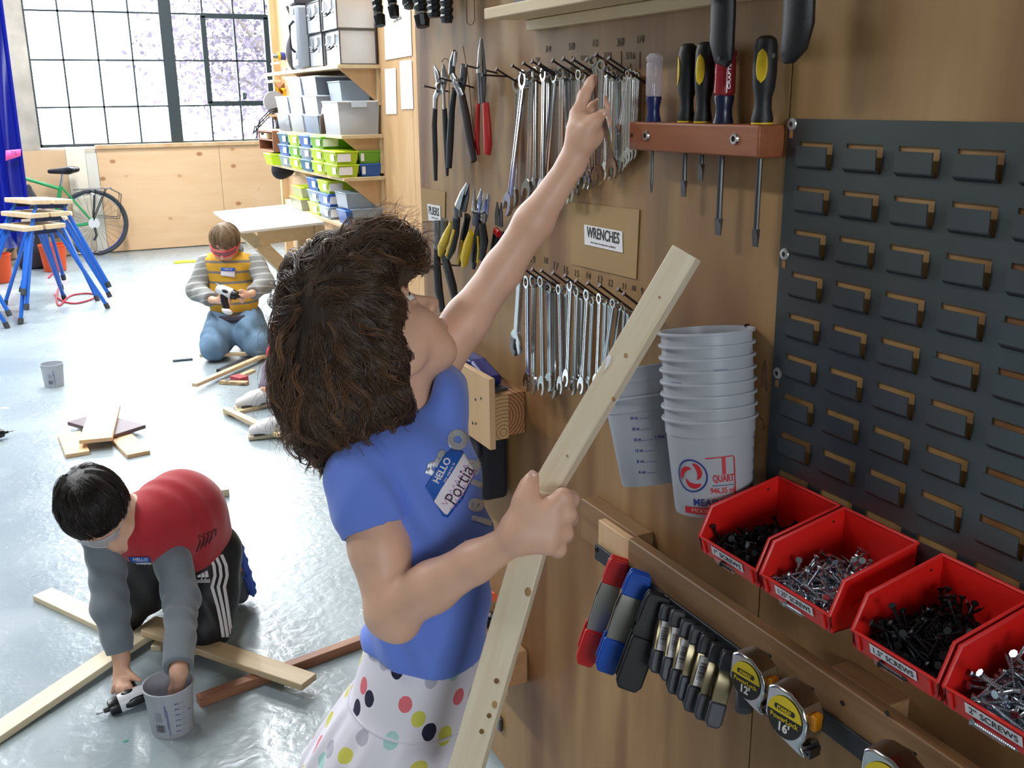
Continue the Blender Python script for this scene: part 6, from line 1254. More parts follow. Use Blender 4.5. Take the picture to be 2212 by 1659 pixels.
# ================================================================== the girl
GD = 1.40
gl_ = thing('person', 'child in a blue glitter shirt and dotted skirt reaching up to the hanging wrenches', 'person', (PD(900, 1640, 1.5)[0], PD(900, 1640, 1.5)[1], 0))
th, ph = math.radians(50), math.radians(15)
Nn = math.cos(ph)*(math.cos(th)*CR+math.sin(th)*CU)+math.sin(ph)*CF; Uu = -math.sin(th)*CR+math.cos(th)*CU
hd = Head(PD(806, 738, 1.385), Nn, Uu, .93)
lo = PD(900, 1300, 1.45); F = SDF((.12, .80, -.01), (.92, 1.62, 1.62), .0031)
hd.sculpt(F)
F.chain([hd.p(-.035, 0, -.05), PD(868, 850, 1.395), PD(880, 930, 1.40)], [.040, .035, .045], .02)                      # neck
for (x, y, d, r) in [(890, 990, 1.405, (.07, .06, .10)), (915, 1120, 1.41, (.078, .10, .095)), (922, 1270, 1.42, (.070, .10, .088)), (922, 1420, 1.45, (.062, .09, .085))]: F.ell(PD(x, y, d), r, CAMR, .04)
hipL, hipR = PD(930, 1480, 1.42), PD(925, 1470, 1.52)
legs = []
for hx, dx in ((hipL, -.03), (hipR, .05)):
    kn = np.array([hx[0]-.005, hx[1]+dx*.4, .34]); an = np.array([hx[0]-.03, hx[1]+dx*.6, .075]); F.chain([hx, kn, (kn+an)/2+np.array([-.012, 0, .02]), an], [.062, .044, .040, .028], .02); legs.append(an)
    F.chain([an, an+np.array([.04, 0, -.035]), an+np.array([.13, 0, -.05])], [.028, .028, .022], .02)
# raised far arm
shF, elF, wrF = PD(930, 800, 1.49), PD(1086, 582, 1.50), PD(1236, 352, 1.47)
F.chain([PD(895, 900, 1.46), shF, (shF+elF)/2, elF, elF*.55+wrF*.45, wrF], [.046, .038, .033, .0285, .0275, .0195], .015)
D = 1.462
F.chain([wrF, PD(1256, 302, D), PD(1262, 278, D)], [.0195, .021, .021], .012); F.cap(PD(1250, 275, D), PD(1282, 292, D), .016, .015, .012)
def finger(pts, r0, r1, k=.005): n = len(pts); F.chain([PD(*p) for p in pts], [r0+(r1-r0)*i/(n-1) for i in range(n)], k)
finger([(1250, 275, D), (1246, 246, D+.002), (1262, 206, D+.006), (1276, 180, D+.010), (1283, 168, D+.012)], .0105, .0062, .008)
finger([(1262, 312, D-.01), (1268, 280, D-.018), (1284, 262, D-.02), (1301, 246, D-.012)], .0125, .0078, .008)
finger([(1262, 262, D+.005), (1282, 232, D+.025), (1302, 216, D+.040), (1311, 232, D+.03)], .0095, .0065)
finger([(1272, 276, D+.005), (1292, 256, D+.028), (1308, 252, D+.038), (1314, 266, D+.025)], .009, .0063)
finger([(1282, 290, D+.004), (1296, 280, D+.024), (1304, 282, D+.026), (1300, 294, D+.015)], .0082, .0058)
# near arm, bent, holding the sticks
shN, elN, wrN = PD(792, 1050, 1.32), PD(848, 1318, 1.29), PD(1108, 1166, 1.205)
F.chain([PD(850, 1010, 1.36), shN, (shN+elN)/2+0.0, elN], [.045, .041, .038, .0335], .015); F.chain([elN, elN*.65+wrN*.35, elN*.3+wrN*.7, wrN], [.0335, .0315, .025, .0195], .012); F.cap(PD(838, 1330, 1.30), PD(862, 1345, 1.292), .026, None, .015)
D2 = 1.192
for x, y in ((1190, 1098), (1198, 1126), (1192, 1154), (1182, 1176)): F.cap(PD(1120, 1156, 1.20), PD(x, y, D2), .0185, .0125, .012)
F.cap(PD(1122, 1135, 1.20), PD(1150, 1095, 1.195), .0175, .013, .014)
finger([(1118, 1128, 1.20), (1132, 1082, 1.197), (1142, 1052, 1.20), (1151, 1030, 1.207)], .0145, .0082, .010)
finger([(1186, 1100, D2), (1216, 1074, D2), (1234, 1078, D2+.016), (1226, 1098, D2+.046), (1196, 1096, D2+.062)], .0122, .0078)
finger([(1194, 1128, D2), (1226, 1110, D2+.004), (1232, 1118, D2+.022), (1214, 1130, D2+.05), (1185, 1124, D2+.062)], .0122, .0078)
finger([(1190, 1156, D2), (1220, 1150, D2+.006), (1222, 1156, D2+.024), (1204, 1160, D2+.05), (1176, 1152, D2+.06)], .0115, .0075)
finger([(1180, 1178, D2+.002), (1207, 1186, D2+.010), (1206, 1190, D2+.028), (1188, 1186, D2+.05), (1166, 1176, D2+.058)], .0105, .0068)
V, Q = F.mesh(2); npobj('body', V, Q, SKIN, gl_); hd.eyes(gl_)
def nailplate(a, n, m, L, W): obj('fingernail', MB().sph((0, 0, 0), (L, W, .0016), 10, 6, frame(a, n, m)), NAIL, gl_)
nailplate(PD(1150, 1026, 1.199), PD(1152, 1010, 1.20)-PD(1148, 1040, 1.199), -CF+.2*CU, .0062, .0052); nailplate(PD(1303, 243, D-.0195), PD(1306, 236, D)-PD(1294, 252, D), -CF, .006, .005)
# shirt
SHIRT = M('periwinkle_cotton', '6785e0', .85, bump=.12, bscale=900, sheen=.2)
S = SDF((.12, .90, .62), (.78, 1.62, 1.30), .0042)
for (x, y, d, r) in [(872, 975, 1.405, (.078, .062, .108)), (906, 1060, 1.405, (.086, .085, .108)), (920, 1180, 1.41, (.0855, .10, .103)), (926, 1300, 1.425, (.084, .09, .102)), (920, 1395, 1.44, (.082, .07, .104))]: S.ell(PD(x, y, d), r, CAMR, .05)
S.ell(PD(965, 870, 1.41), (.03, .05, .06), CAMR, .04); S.ell(PD(935, 860, 1.47), (.045, .05, .05), CAMR, .03)
sleeveend = PD(812, 1146, 1.312)
S.ell(PD(838, 1010, 1.35), (.05, .05, .05), CAMR, .03); S.chain([PD(900, 900, 1.46), shF], [.052, .050], .03); ax_ = unit(elN-shN)
S.cap(shF+unit(elF-shF)*.052, elF, .058, None, .004, 's')
S.ell(PD(880, 842, 1.40), (.04, .045, .05), CAMR, .01, 's')
dv = ax_
def wr(x, y, z):
    a = (x-.4)*CR[0]+(y-1.2)*CR[1]+(z-.9)*CR[2]; b = (x-.4)*CU[0]+(y-1.2)*CU[1]+(z-.9)*CU[2]
    return .0042*np.sin(62*(a*.6+b)+6*np.sin(18*a))*np.exp(-((b+.02)/.16)**2)+.0032*np.sin(50*(b-.8*a)+3*np.sin(30*b))*np.clip(1.2-6*(b-.0), 0, 1)
S.disp(wr); hem = PD(925, 1462, 1.345); S.half(hem, np.array([0, 0, -1.])-.10*CR, .004); V, Q = S.mesh(2); shirt = npobj('shirt', V, Q, SHIRT, gl_)
S = SDF(PD(700, 1230, 1.24)-np.array([.06, .09, .03]), PD(900, 960, 1.42)+np.array([.05, .05, .06]), .0035)
S.chain([PD(850, 985, 1.375), PD(790, 1035, 1.325), PD(796, 1075, 1.316), sleeveend+ax_*.03], [.050, .0495, .048, .0475], .02)
S.disp(lambda x, y, z: .0016*np.sin(90*(x*ax_[0]+y*ax_[1]+z*ax_[2])+5*np.sin(40*x))); S.half(sleeveend, ax_+.10*CR, .002); S.chain([shN+ax_*.045, elN], [.041, .0385], .003, 's')
V, Q = S.mesh(2); slv = npobj('sleeve', V, Q, SHIRT, gl_)
cuf = MB().tube([sleeveend-ax_*.016+.0478*(math.cos(t)*unit(CR-ax_*(CR@ax_))+math.sin(t)*unit(np.cross(ax_, unit(CR-ax_*(CR@ax_))))) for t in np.linspace(0, 2*math.pi, 40, endpoint=False)], .0011, 5, closed=True); obj('cuff_stitch', cuf, SHIRT, slv)
# skirt: yoke, gathered folds, dotted cotton
def dots():
    m, nt, b = _new('dotted_cotton'); N = nt.nodes; L = nt.links; b.inputs['Roughness'].default_value = .85
    uv = N.new('ShaderNodeUVMap'); v = N.new('ShaderNodeTexVoronoi'); v.voronoi_dimensions = '2D'; v.inputs['Scale'].default_value = 1.; v.inputs['Randomness'].default_value = .62
    ns = N.new('ShaderNodeTexNoise'); ns.inputs['Scale'].default_value = 5.; ad = N.new('ShaderNodeMixRGB'); ad.inputs[0].default_value = .035; L.new(uv.outputs[0], ns.inputs['Vector']); L.new(uv.outputs[0], ad.inputs[1]); L.new(ns.outputs['Color'], ad.inputs[2])
    L.new(ad.outputs[0], v.inputs['Vector']); lt = N.new('ShaderNodeMath'); lt.operation = 'LESS_THAN'; lt.inputs[1].default_value = .25; L.new(v.outputs['Distance'], lt.inputs[0])
    sp = N.new('ShaderNodeSeparateColor'); L.new(v.outputs['Color'], sp.inputs[0]); r = N.new('ShaderNodeValToRGB'); r.color_ramp.interpolation = 'CONSTANT'; e = r.color_ramp.elements
    cols = ['23233d', 'd4d05c', 'e0707a', 'a9d3cf', 'b7b6c4', 'd4d05c', '23233d', 'e0707a']; e[0].position = 0; e[0].color = (*hexc(cols[0]), 1); e[1].position = 1/8; e[1].color = (*hexc(cols[1]), 1)
    for i in range(2, 8): q = e.new(i/8); q.color = (*hexc(cols[i]), 1)
    L.new(sp.outputs[0], r.inputs[0]); mx = N.new('ShaderNodeMixRGB'); mx.inputs[1].default_value = (*hexc('e4e1ec'), 1); L.new(lt.outputs[0], mx.inputs[0]); L.new(r.outputs[0], mx.inputs[2]); L.new(mx.outputs[0], b.inputs['Base Color']); return m
DOTS = dots()
w0 = PD(924, 1330, 1.435); w1 = PD(898, 1505, 1.452); w2 = PD(842, 1660, 1.475); dn_ = w2-w1; w3 = w2+dn_*np.array([.3, .3, 1])*.95
def skirt_ring(c, rx, rl, tilt, amp, nf, ph_, j, J):
    a = 2*math.pi*j/J; k = 1+amp*(math.sin(nf*a+ph_)+.45*math.sin(nf*1.7*a+2*ph_)); return c+k*(rx*math.cos(a)*unit(np.array([CR[0], CR[1], 0]))+rl*math.sin(a)*unit(np.array([CF[0], CF[1], 0])))+np.array([0, 0, tilt*math.cos(a)])
rows = []; J = 150; KK = 34; uvs = []
for i in range(KK+1):
    t = i/KK
    if t < .22: u = t/.22; c = w0*(1-u)+w1*u; rx, rl, amp, tl = .076+.017*u, .096+.012*u, 0., -.006
    else:
        u = (t-.22)/.78; cc = [w1, w2, w3]; f = u*2; c = cc[0]*(1-f)+cc[1]*f if f < 1 else cc[1]*(2-f)+cc[2]*(f-1); rx, rl, amp, tl = .094+.062*u**.8, .110+.07*u**.8, .012+.045*u, -.01*(1-u)
    row = [skirt_ring(c, rx, rl, tl, amp, 15, 1+.6*t, j, J) for j in range(J+1)]; rows.append(row); cum = 0. if i == 0 else cum+float(np.linalg.norm(rows[-1][J//2]-rows[-2][J//2])); uvs.append([(j/J*15, -cum*22) for j in range(J+1)])
mb = MB().sheet(rows); sk = obj('skirt', mb, DOTS, gl_, solid=.002, recalc=False, smooth=60)
uvl = sk.data.uv_layers.new(name='UVMap'); fu = [q for row in uvs for q in row]
for lp in sk.data.loops: uvl.data[lp.index].uv = fu[lp.vertex_index]
obj('waist_seam', MB().tube([skirt_ring(w1, .0945, .1105, -.01, .0, 15, 1, j, 60)+np.array([0, 0, .001]) for j in range(60)], .0022, 6, closed=True), M('seam_white', 'd8d5e2', .9), sk)
for an in legs:
    s = SDF(an-np.array([.07, .06, .08]), an+np.array([.2, .06, .06]), .006); s.chain([an+np.array([-.02, 0, -.04]), an+np.array([.05, 0, -.042]), an+np.array([.14, 0, -.05])], [.036, .036, .03], .02); s.half((0, 0, .004), (0, 0, -1)); V, Q = s.mesh(2); npobj('shoe', V, Q, M('grey_shoe', '6b6b76', .7), gl_)
# hair
HAIR = M('brown_curls', '4d382b', .34, var=.45, vscale=22, stretch=(1, 1, 1), spec=.5); HAIR2 = M('light_brown_curls', '6f4f37', .38, var=.35, vscale=30)
HD = 1.385
fzn = unit(CR*.994+CU*.108); fzu = unit(CU-fzn*(CU@fzn))
core = SDF((.12, 1.05, .85), (.62, 1.62, 1.45), .007); core.F[:] = .08
def hell(x, y, d, rx, ry, rz, k=.03): core.ell(PD(x, y, d), (RP(rx, d), RP(ry, d), rz), CAMR, k)
hell(765, 655, HD, 158, 145, .100); hell(738, 800, HD+.004, 138, 150, .098); hell(752, 892, HD, 126, 96, .090); hell(862, 868, HD-.035, 44, 46, .04); hell(822, 552, HD, 78, 66, .078); hell(842, 790, HD-.03, 62, 105, .050); hell(850, 690, HD-.02, 48, 70, .06)
core.ell(PD(1052, 712, HD), (RP(152, HD), RP(152, HD), .19), CAMR, .02, 's'); core.box(PD(866, 590, HD)+fzn*.1-fzu*.16, (.1, .16, .18), np.array([fzn, fzu, CF]), .025, .015, 's'); core.ell(PD(975, 820, HD+.02), (RP(60, HD), RP(80, HD), .12), CAMR, .02, 's')
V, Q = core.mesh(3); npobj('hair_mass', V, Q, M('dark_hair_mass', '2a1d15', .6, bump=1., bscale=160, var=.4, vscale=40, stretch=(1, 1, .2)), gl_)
def face_zone(P): q = P-PD(870, 592, HD); return (q@fzn > .003+.006*np.sin(q@fzu*95)+.004*np.sin(q@fzu*310+q@CF*200)) & (q@fzu < 0)
Rg = np.random.default_rng(11); wh = PD(665, 672, HD-.085); dwn = -CU*.9-CR*.1
fr_ = lambda C: ((C-PD(905, 700, HD))@CR < .0)
b0_, b1_ = (.13, 1.06, .9), (.61, 1.6, 1.43)
for nm, mt, n, kw in [('curls', HAIR, 560, dict(K=20, step=.0088, wd=.45, offs=(.001, .009), curl=.0085, wl=.075, r0=.0006, kids=18, clump=.007, jitter=.18)), ('light_curls', HAIR2, 110, dict(K=22, step=.0082, wd=.45, offs=(.005, .013), curl=.011, wl=.065, r0=.0005, kids=14, clump=.0055, jitter=.28, lift=.004)), ('flyaway_curls', HAIR2, 330, dict(K=22, step=.008, wd=.55, offs=(.006, .020), curl=.012, wl=.05, r0=.00032, lift=.016, free=.45))]:
    V, Q = hair(core, b0_, b1_, n, whorl=wh, R=Rg, down=dwn, mask=fr_, face=face_zone, **kw); o = npobj(nm, V, Q, mt, gl_); tag(o, kind='stuff')
nearw = lambda C: np.linalg.norm(C-PD(668, 655, HD-.085), axis=1) < .075
V, Q = hair(core, b0_, b1_, 120, 18, .0088, wh, Rg, down=dwn, wd=.3, offs=(.002, .007), curl=.006, wl=.08, r0=.0006, mask=nearw, kids=20, clump=.007, jitter=.15, face=face_zone); tag(npobj('crown_curls', V, Q, HAIR, gl_), kind='stuff')
low = lambda C: (pxy(C)[1] > 850)
def pxy(C): d = C-C0; z = d@CF; return IW/2+FPX*(d@CR)/z, IH/2-FPX*(d@CU)/z
V, Q = hair(core, b0_, b1_, 60, 28, .0062, wh, Rg, down=dwn, wd=.8, offs=(.004, .012), curl=.012, wl=.040, r0=.00055, mask=low, lift=.006, free=.8, kids=14, clump=.004, face=face_zone); tag(npobj('ringlets', V, Q, HAIR, gl_), kind='stuff')
top = lambda C: (pxy(C)[1] < 560) & (pxy(C)[0] > 690)
V, Q = hair(core, b0_, b1_, 130, 18, .0065, PD(700, 600, HD), Rg, down=CU*.8+CR*.3, wd=.7, offs=(.004, .016), curl=.009, wl=.07, r0=.0004, mask=top, lift=.024, free=.7, kids=3, clump=.008); tag(npobj('forehead_wisps', V, Q, HAIR2, gl_), kind='stuff')
# glitter letters and name tag on the shirt
bvS = bvh_of(shirt); GLIT = M('silver_glitter', 'c6cdd8', .35, .5, var=.35, vscale=900)
for s_, x, y, sz, an_, b_ in [('o', 982, 948, 80, -1.2, .05), ('r', 956, 992, 74, -1.2, .05), ('n', 936, 1012, 70, -1.2, .05), ('a', 1012, 1005, 70, -1.2, .05), ('l', 1030, 1045, 62, -1.2, .05), ('e', 1022, 1090, 62, -1.2, .04), ('i', 1040, 1125, 62, -1.25, .05), ('A', 1030, 1185, 78, -1.1, .03)]:
    v, f = pxtext(s_, sz, x, y, an_, bold=b_); decal('glitter_letter', v, f, bvS, GLIT, shirt, .0011, 7)
NT = [(918, 1052), (958, 984), (972, 973), (996, 976), (1022, 1022), (996, 1078), (964, 1118), (955, 1115)]
TB = M('tag_blue', '1557b4', .4); TWH = M('tag_white', 'e6e2ec', .45); MARK = M('marker_purple', 'b56cc0', .6)
nt_ = decal('name_tag', *poly(NT), bvS, TB, shirt, .0030, 7)
decal('tag_panel', *poly([(934, 1084), (950, 1056), (990, 994), (998, 980), (1019, 1016), (1018, 1026), (994, 1068), (962, 1112), (956, 1110)]), bvS, TWH, nt_, .0040, 7)
an_ = math.atan2(989-1046, 968-938); v, f = pxtext('HELLO', 20, 952, 1017, an_, 56, .03); decal('tag_print', v, f, bvS, TWH, nt_, .0042, 5); v, f = pxtext('my name is', 9, 966, 1021, an_, 44); decal('tag_print', v, f, bvS, TWH, nt_, .0042, 5)
for (xa, ya, xb, yb) in [(962, 1095, 1010, 1010)]:
    for side, n_ in ((-9, 9), (11, 9)):
        pts = []
        for i in range(n_*2): t = i/(n_*2-1); px_, py_ = xa+(xb-xa)*t, ya+(yb-ya)*t; o_ = side+(6 if i % 2 else -5); pts.append((px_+o_*.85, py_+o_*.5))
        decal('marker_scribble', *pxstrip(pts, 1.6), bvS, MARK, nt_, .0048, 6)
v, f = pxtext('Portia', 40, 987, 1049, an_, 84, -.01, shear=.1); decal('tag_name', v, f, bvS, M('marker_brown', '3a2230', .6), nt_, .0052, 5)
# ================================================================== sticks in her hand, held wrenches
def stick(name, a, b, w, h, roll, label, cat, m, holes=()):
    a, b = Vector(a), Vector(b); L = (a-b).length; fm = frame(b, a-b, -Vector(CF)) @ Matrix.Rotation(roll, 4, 'X'); o = obj(name, MB().box((L/2, 0, 0), (L, w, h)), m, bevel=.0012); o.matrix_world = fm; tag(o, label, cat); return o, fm, L
WS = wood('stick_pine', 'eadec8', 'd8c5a4', (4, 60, 60), rough=.5, streak=.9)
s1, fm1, L1 = stick('wooden_stick', PD(1484, 546, 1.165), PD(1092, 1206, 1.262), .019, .034, math.radians(62), 'pale wooden stick held up beside the bucket stack', 'stick', WS)
s2, fm2, L2 = stick('wooden_stick', PD(1180, 1064, 1.226), PD(985, 1740, 1.215), .040, .019, math.radians(-20), 'pale wooden stick with drilled holes held pointing down', 'stick', WS)
bv2 = bvh_of(s2)
HOLE = M('drilled_hole', '7a5c38', .8)
for x, y, r in [(1073, 1471, 5.5), (1057, 1546, 5), (1041, 1580, 5)]: decal('drill_hole', *poly([(x+r*math.cos(a_), y+r*math.sin(a_)*1.1) for a_ in np.linspace(0, 5.9, 14)]), bv2, HOLE, s2, .0006, 5)
bv1 = bvh_of(s1); KN = M('knot_brown', 'b08a5c', .7)
for bv_, st_, x, y, r in [(bv1, s1, 1352, 768, 4.5), (bv1, s1, 1325, 862, 4), (bv1, s1, 1425, 642, 2.5), (bv1, s1, 1226, 985, 2.5), (bv2, s2, 1141, 1279, 8), (bv2, s2, 1069, 1522, 6.5)]: decal('knot', *poly([(x+r*.85*math.cos(a_), y+r*math.sin(a_)*1.25) for a_ in np.linspace(0, 5.9, 12)]), bv_, KN, st_, .0004, 5)
decal('barcode_sticker', *poly([(1306, 800), (1312, 770), (1322, 768), (1318, 785), (1300, 808)]), bv1, WHITE, s1, .0008, 5)
for i, (tp, bt, x, lab) in enumerate([((1300, 141), (1293, 396), .785, 'chrome wrench gripped between the thumb and raised finger'), ((1282, 131), (1328, 380), .795, 'second chrome wrench gripped behind the first in the raised hand')]):
    wrench(tp, bt, x-.02, 0, lab, None, .35)
# ================================================================== boy in the red sweater (near, on hands and knees)
def kid_hand(F, wr, palm, tips, thumb, rp=.017, rf=.0075):
    F.cap(wr, palm, .02, rp, .012)
    for t in tips:
        t = [np.asarray(q, float) for q in t]; F.chain([palm]+t, [rf*1.5]+[rf*1.05-(rf*.25)*i/len(t) for i in range(len(t))], .006)
    F.chain([wr*.6+palm*.4]+[np.asarray(q, float) for q in thumb], [rf*1.5, rf*1.15, rf*.9], .006)
def pxd(P): return float((np.asarray(P)-C0)@CF)
by = thing('person', 'child in a red and grey sweater crouching over boards with one hand in a bucket', 'person', tuple(PZ(420, 1380)))
HC = PZ(212, 1106, .47); hdp = pxd(HC)
fN = unit(-.62*CU+.42*CR-.35*CF); fU = unit(.75*CU-.25*CR-.55*CF+.6*fN*0)
h2 = Head(HC, fN, fU, .98)
K1, K2 = PZ(446, 1352, .075), PZ(262, 1318, .075); H1, H2 = PZ(452, 1196, .25), PZ(360, 1190, .26); A1, A2 = PZ(494, 1240, .095), PZ(410, 1190, .095)
CH, MID = PZ(322, 1140, .40), PZ(392, 1110, .40); SN, SF = PZ(352, 1130, .40), PZ(226, 1150, .40)
EN, EF = PZ(392, 1290, .235), PZ(238, 1310, .22); WN, WF = PZ(386, 1452, .155), PZ(262, 1420, .095)
F = SDF(np.minimum.reduce([HC, K1, K2, WF, WN, A1])-.22, np.maximum.reduce([HC, K1, A1, A2, MID, SF])+.22, .0055)
h2.sculpt(F); F.chain([h2.p(-.03, 0, -.05), CH], [.045, .05], .02); F.chain([CH, MID, (H1+H2)/2], [.09, .10, .10], .05)
F.chain([SN, EN, WN], [.042, .034, .021], .015); F.chain([SF, EF, WF], [.042, .034, .022], .015)
F.chain([H1, K1, A1], [.07, .045, .03], .02); F.chain([H2, K2, A2], [.07, .045, .03], .02)
PF = PZ(262, 1462, .05); kid_hand(F, WF, PF, [[PZ(248, 1482, .04), PZ(244, 1496, .02)], [PZ(256, 1488, .045), PZ(254, 1503, .022)], [PZ(268, 1488, .05), PZ(270, 1502, .03)], [PZ(280, 1482, .055), PZ(286, 1494, .04)]], [PZ(288, 1462, .06), PZ(302, 1470, .055)], .022)
PNn = PZ(384, 1486, .10); kid_hand(F, WN, PNn, [[PZ(374, 1510, .06), PZ(370, 1520, .04)], [PZ(382, 1514, .055), PZ(380, 1526, .03)], [PZ(390, 1514, .055), PZ(392, 1524, .035)], [PZ(398, 1506, .06), PZ(402, 1514, .045)]], [PZ(370, 1488, .09), PZ(366, 1500, .07)], .018)
V, Q = F.mesh(2); npobj('body', V, Q, SKIN2, by); h2.eyes(by)
def fold(sc, am, ax): ax = unit(ax); return lambda x, y, z: am*np.sin(sc*(x*ax[0]+y*ax[1]+z*ax[2])+4*np.sin(17*(x+y)))
S = SDF(np.minimum.reduce([CH, MID, H1, H2])-.2, np.maximum.reduce([CH, MID, H1, H2])+.2, .0065)
S.chain([CH, MID, PZ(430, 1150, .33)*.5+(H1+H2)*.25], [.097, .108, .106], .06); S.cap(SN, SF, .058, .056, .05); S.ell(h2.p(-.03, 0, -.07), (.06, .06, .05), None, .04); S.disp(fold(45, .002, (1, 1, .3))); S.ell(h2.p(.0, 0, -.02), (.085, .085, .085), None, .01, 's')
V, Q = S.mesh(2); swt = npobj('sweater', V, Q, M('red_knit', 'b0242f', .9, bump=.15, bscale=500, sheen=.3), by)
GK = M('grey_knit', '747d86', .9, bump=.15, bscale=500, sheen=.3)
for (s_, e_, w_, r) in ((SN, EN, WN, 1), (SF, EF, WF, 0)):
    q_ = SDF(np.minimum.reduce([s_, e_, w_])-.12, np.maximum.reduce([s_, e_, w_])+.12, .0055); ax1 = unit(w_-e_)
    q_.chain([s_*.75+CH*.25, s_, e_, w_], [.060, .056, .044, .037], .03); q_.disp(fold(85, .0025, ax1)); q_.half(w_-ax1*.012, ax1, .003); q_.chain([e_*.3+w_*.7, w_+ax1*.05], [.024, .024], .003, 's'); V, Q = q_.mesh(2); npobj('sleeve', V, Q, GK, by)
q_ = SDF(np.minimum.reduce([H1, H2, K1, K2, A1, A2])-.14, np.maximum.reduce([H1, H2, K1, K2, A1, A2])+.14, .006)
for a, k_, an in ((H1, K1, A1), (H2, K2, A2)): q_.chain([a, a*.4+k_*.6, k_+np.array([0, 0, .012])], [.096, .082, .070], .03); q_.chain([k_+np.array([0, 0, .005]), k_*.4+an*.6+np.array([0, 0, .02]), an], [.068, .058, .05], .03)
q_.disp(fold(60, .0025, (1, -.5, 1))); q_.half((0, 0, .004), (0, 0, -1), .004); V, Q = q_.mesh(2); trs = npobj('trousers', V, Q, M('black_trousers', '15161a', .55), by)
bvT = bvh_of(trs); STW = M('stripe_white', 'eceaf0', .7)
for dx in (0, 13, 26): decal('side_stripe', *pxstrip([(452+dx, 1198), (462+dx, 1222), (464+dx, 1244), (458+dx*1.0, 1268), (470+dx*.8, 1310), (478+dx*.7, 1350), (482+dx*.7, 1376)], 7), bvT, STW, trs, .0014, 8)
for k in range(3):
    x = 428+k*8; decal('logo_bar', *poly([(x, 1248), (x+7, 1246), (x+4+3*(2-k)*.2, 1232+4*(2-k)), (x-2, 1235+4*(2-k))]), bvT, STW, trs, .0016, 6)
v, f = pxtext('adidas', 15, 440, 1254, -.04, 28, .02); decal('logo_print', v, f, bvT, STW, trs, .0016, 5)
# shoes: toes tucked on the floor, soles turned back
SHG = M('charcoal_shoe', '565a60', .7); SHB = M('blue_sole', '3f62c4', .6)
for i, (hl, to, off) in enumerate(((PZ(488, 1192, .175), PZ(517, 1284, .032), 1), (PZ(404, 1150, .175), PZ(432, 1222, .032), 0))):
    out_ = unit(np.array([CR[0]*.75+CF[0]*.65, CR[1]*.75+CF[1]*.65, .35])); ax1 = unit(to-hl)
    q_ = SDF(np.minimum(hl, to)-.1, np.maximum(hl, to)+.1, .0055); q_.chain([hl, hl*.5+to*.5-out_*.008, to], [.036, .040, .030], .02); q_.half((0, 0, .003), (0, 0, -1)); V, Q = q_.mesh(2); sh_ = npobj('shoe', V, Q, SHG, by)
    q_ = SDF(np.minimum(hl, to)-.1, np.maximum(hl, to)+.1, .005)
    for k in range(9): t_ = -.08+1.14*k/8; q_.cap(hl*(1-t_)+to*t_+out_*(.036+.004*(k % 2))-np.cross(out_, ax1)*.022, hl*(1-t_)+to*t_+out_*(.036+.004*(k % 2))+np.cross(out_, ax1)*.022, .0135, None, .006)
    q_.half((0, 0, .002), (0, 0, -1)); V, Q = q_.mesh(1); npobj('sole', V, Q, SHB, sh_)
    sdn = unit(np.cross(out_, ax1)); sdn = sdn if sdn@CF < 0 else -sdn
    obj('lace_loop', MB().tube(smooth_path([hl*.5+to*.5+sdn*.040, hl*.35+to*.65+sdn*.046+out_*.02, hl*.1+to*.9+sdn*.044+out_*.02, to+sdn*.04+out_*.03-ax1*-.015], 4), .0045, 6), M('blue_lace', '2b4fa8', .6), sh_); obj('orange_trim', MB().tube(smooth_path([hl*.95+to*.05+sdn*.034+out_*.01, hl*.75+to*.25+sdn*.039+out_*.018, hl*.55+to*.45+sdn*.040+out_*.016], 4), [.0035]*8+[.006], 6), M('orange_trim', 'e06a1c', .6), sh_)
bvW = bvh_of(swt); nt2 = decal('name_tag', *poly([(278, 1202), (322, 1202), (330, 1226), (296, 1226)]), bvW, TWH, swt, .003, 6); decal('tag_header', *poly([(278, 1201), (322, 1201), (326, 1212), (286, 1213)]), bvW, TB, swt, .0042, 6); v, f = pxtext('HELLO', 9, 304, 1206, .03, 30, .02); decal('tag_print', v, f, bvW, TWH, swt, .005, 5)
for k in range(4): decal('sweater_print', *pxstrip([(424+k*9, 1192-k*6), (432+k*9, 1170-k*7), (428+k*10, 1156-k*3), (442+k*8, 1160-k*6), (438+k*9, 1178-k*7)], 2.2), bvW, INK, swt, .0014, 6)
def boy_hair(hd, parent, m1, mass, n, R, whl, step=.011, K=11, cov=.0, seed=1):
    c = SDF(hd.c-.17, hd.c+.17, .006); c.F[:] = .06; hd.e(c, -.016, 0, .036, (.103, .087, .092), .01); hd.e(c, -.05, 0, -.015, (.06, .07, .06), .03)
    hd.e(c, .095, 0, -.035, (.072, .12, .075+cov), .015, 's'); V, Q = c.mesh(2); npobj('hair_mass', V, Q, mass, parent)
    V, Q = hair(c, hd.c-.15, hd.c+.15, n, K, step, hd.p(*whl), R, down=-hd.U*.5+hd.N*.5, wd=.35, offs=(.001, .008), curl=.0018, wl=.1, r0=.0007, kids=16, clump=.008, jitter=.14); tag(npobj('hair', V, Q, m1, parent), kind='stuff')
Rb = np.random.default_rng(5)
boy_hair(h2, by, M('black_brown_hair', '2a2220', .3, var=.3, vscale=40), M('black_hair_mass', '171211', .5, bump=.5, bscale=120), 260, Rb, (-.06, .0, .115))
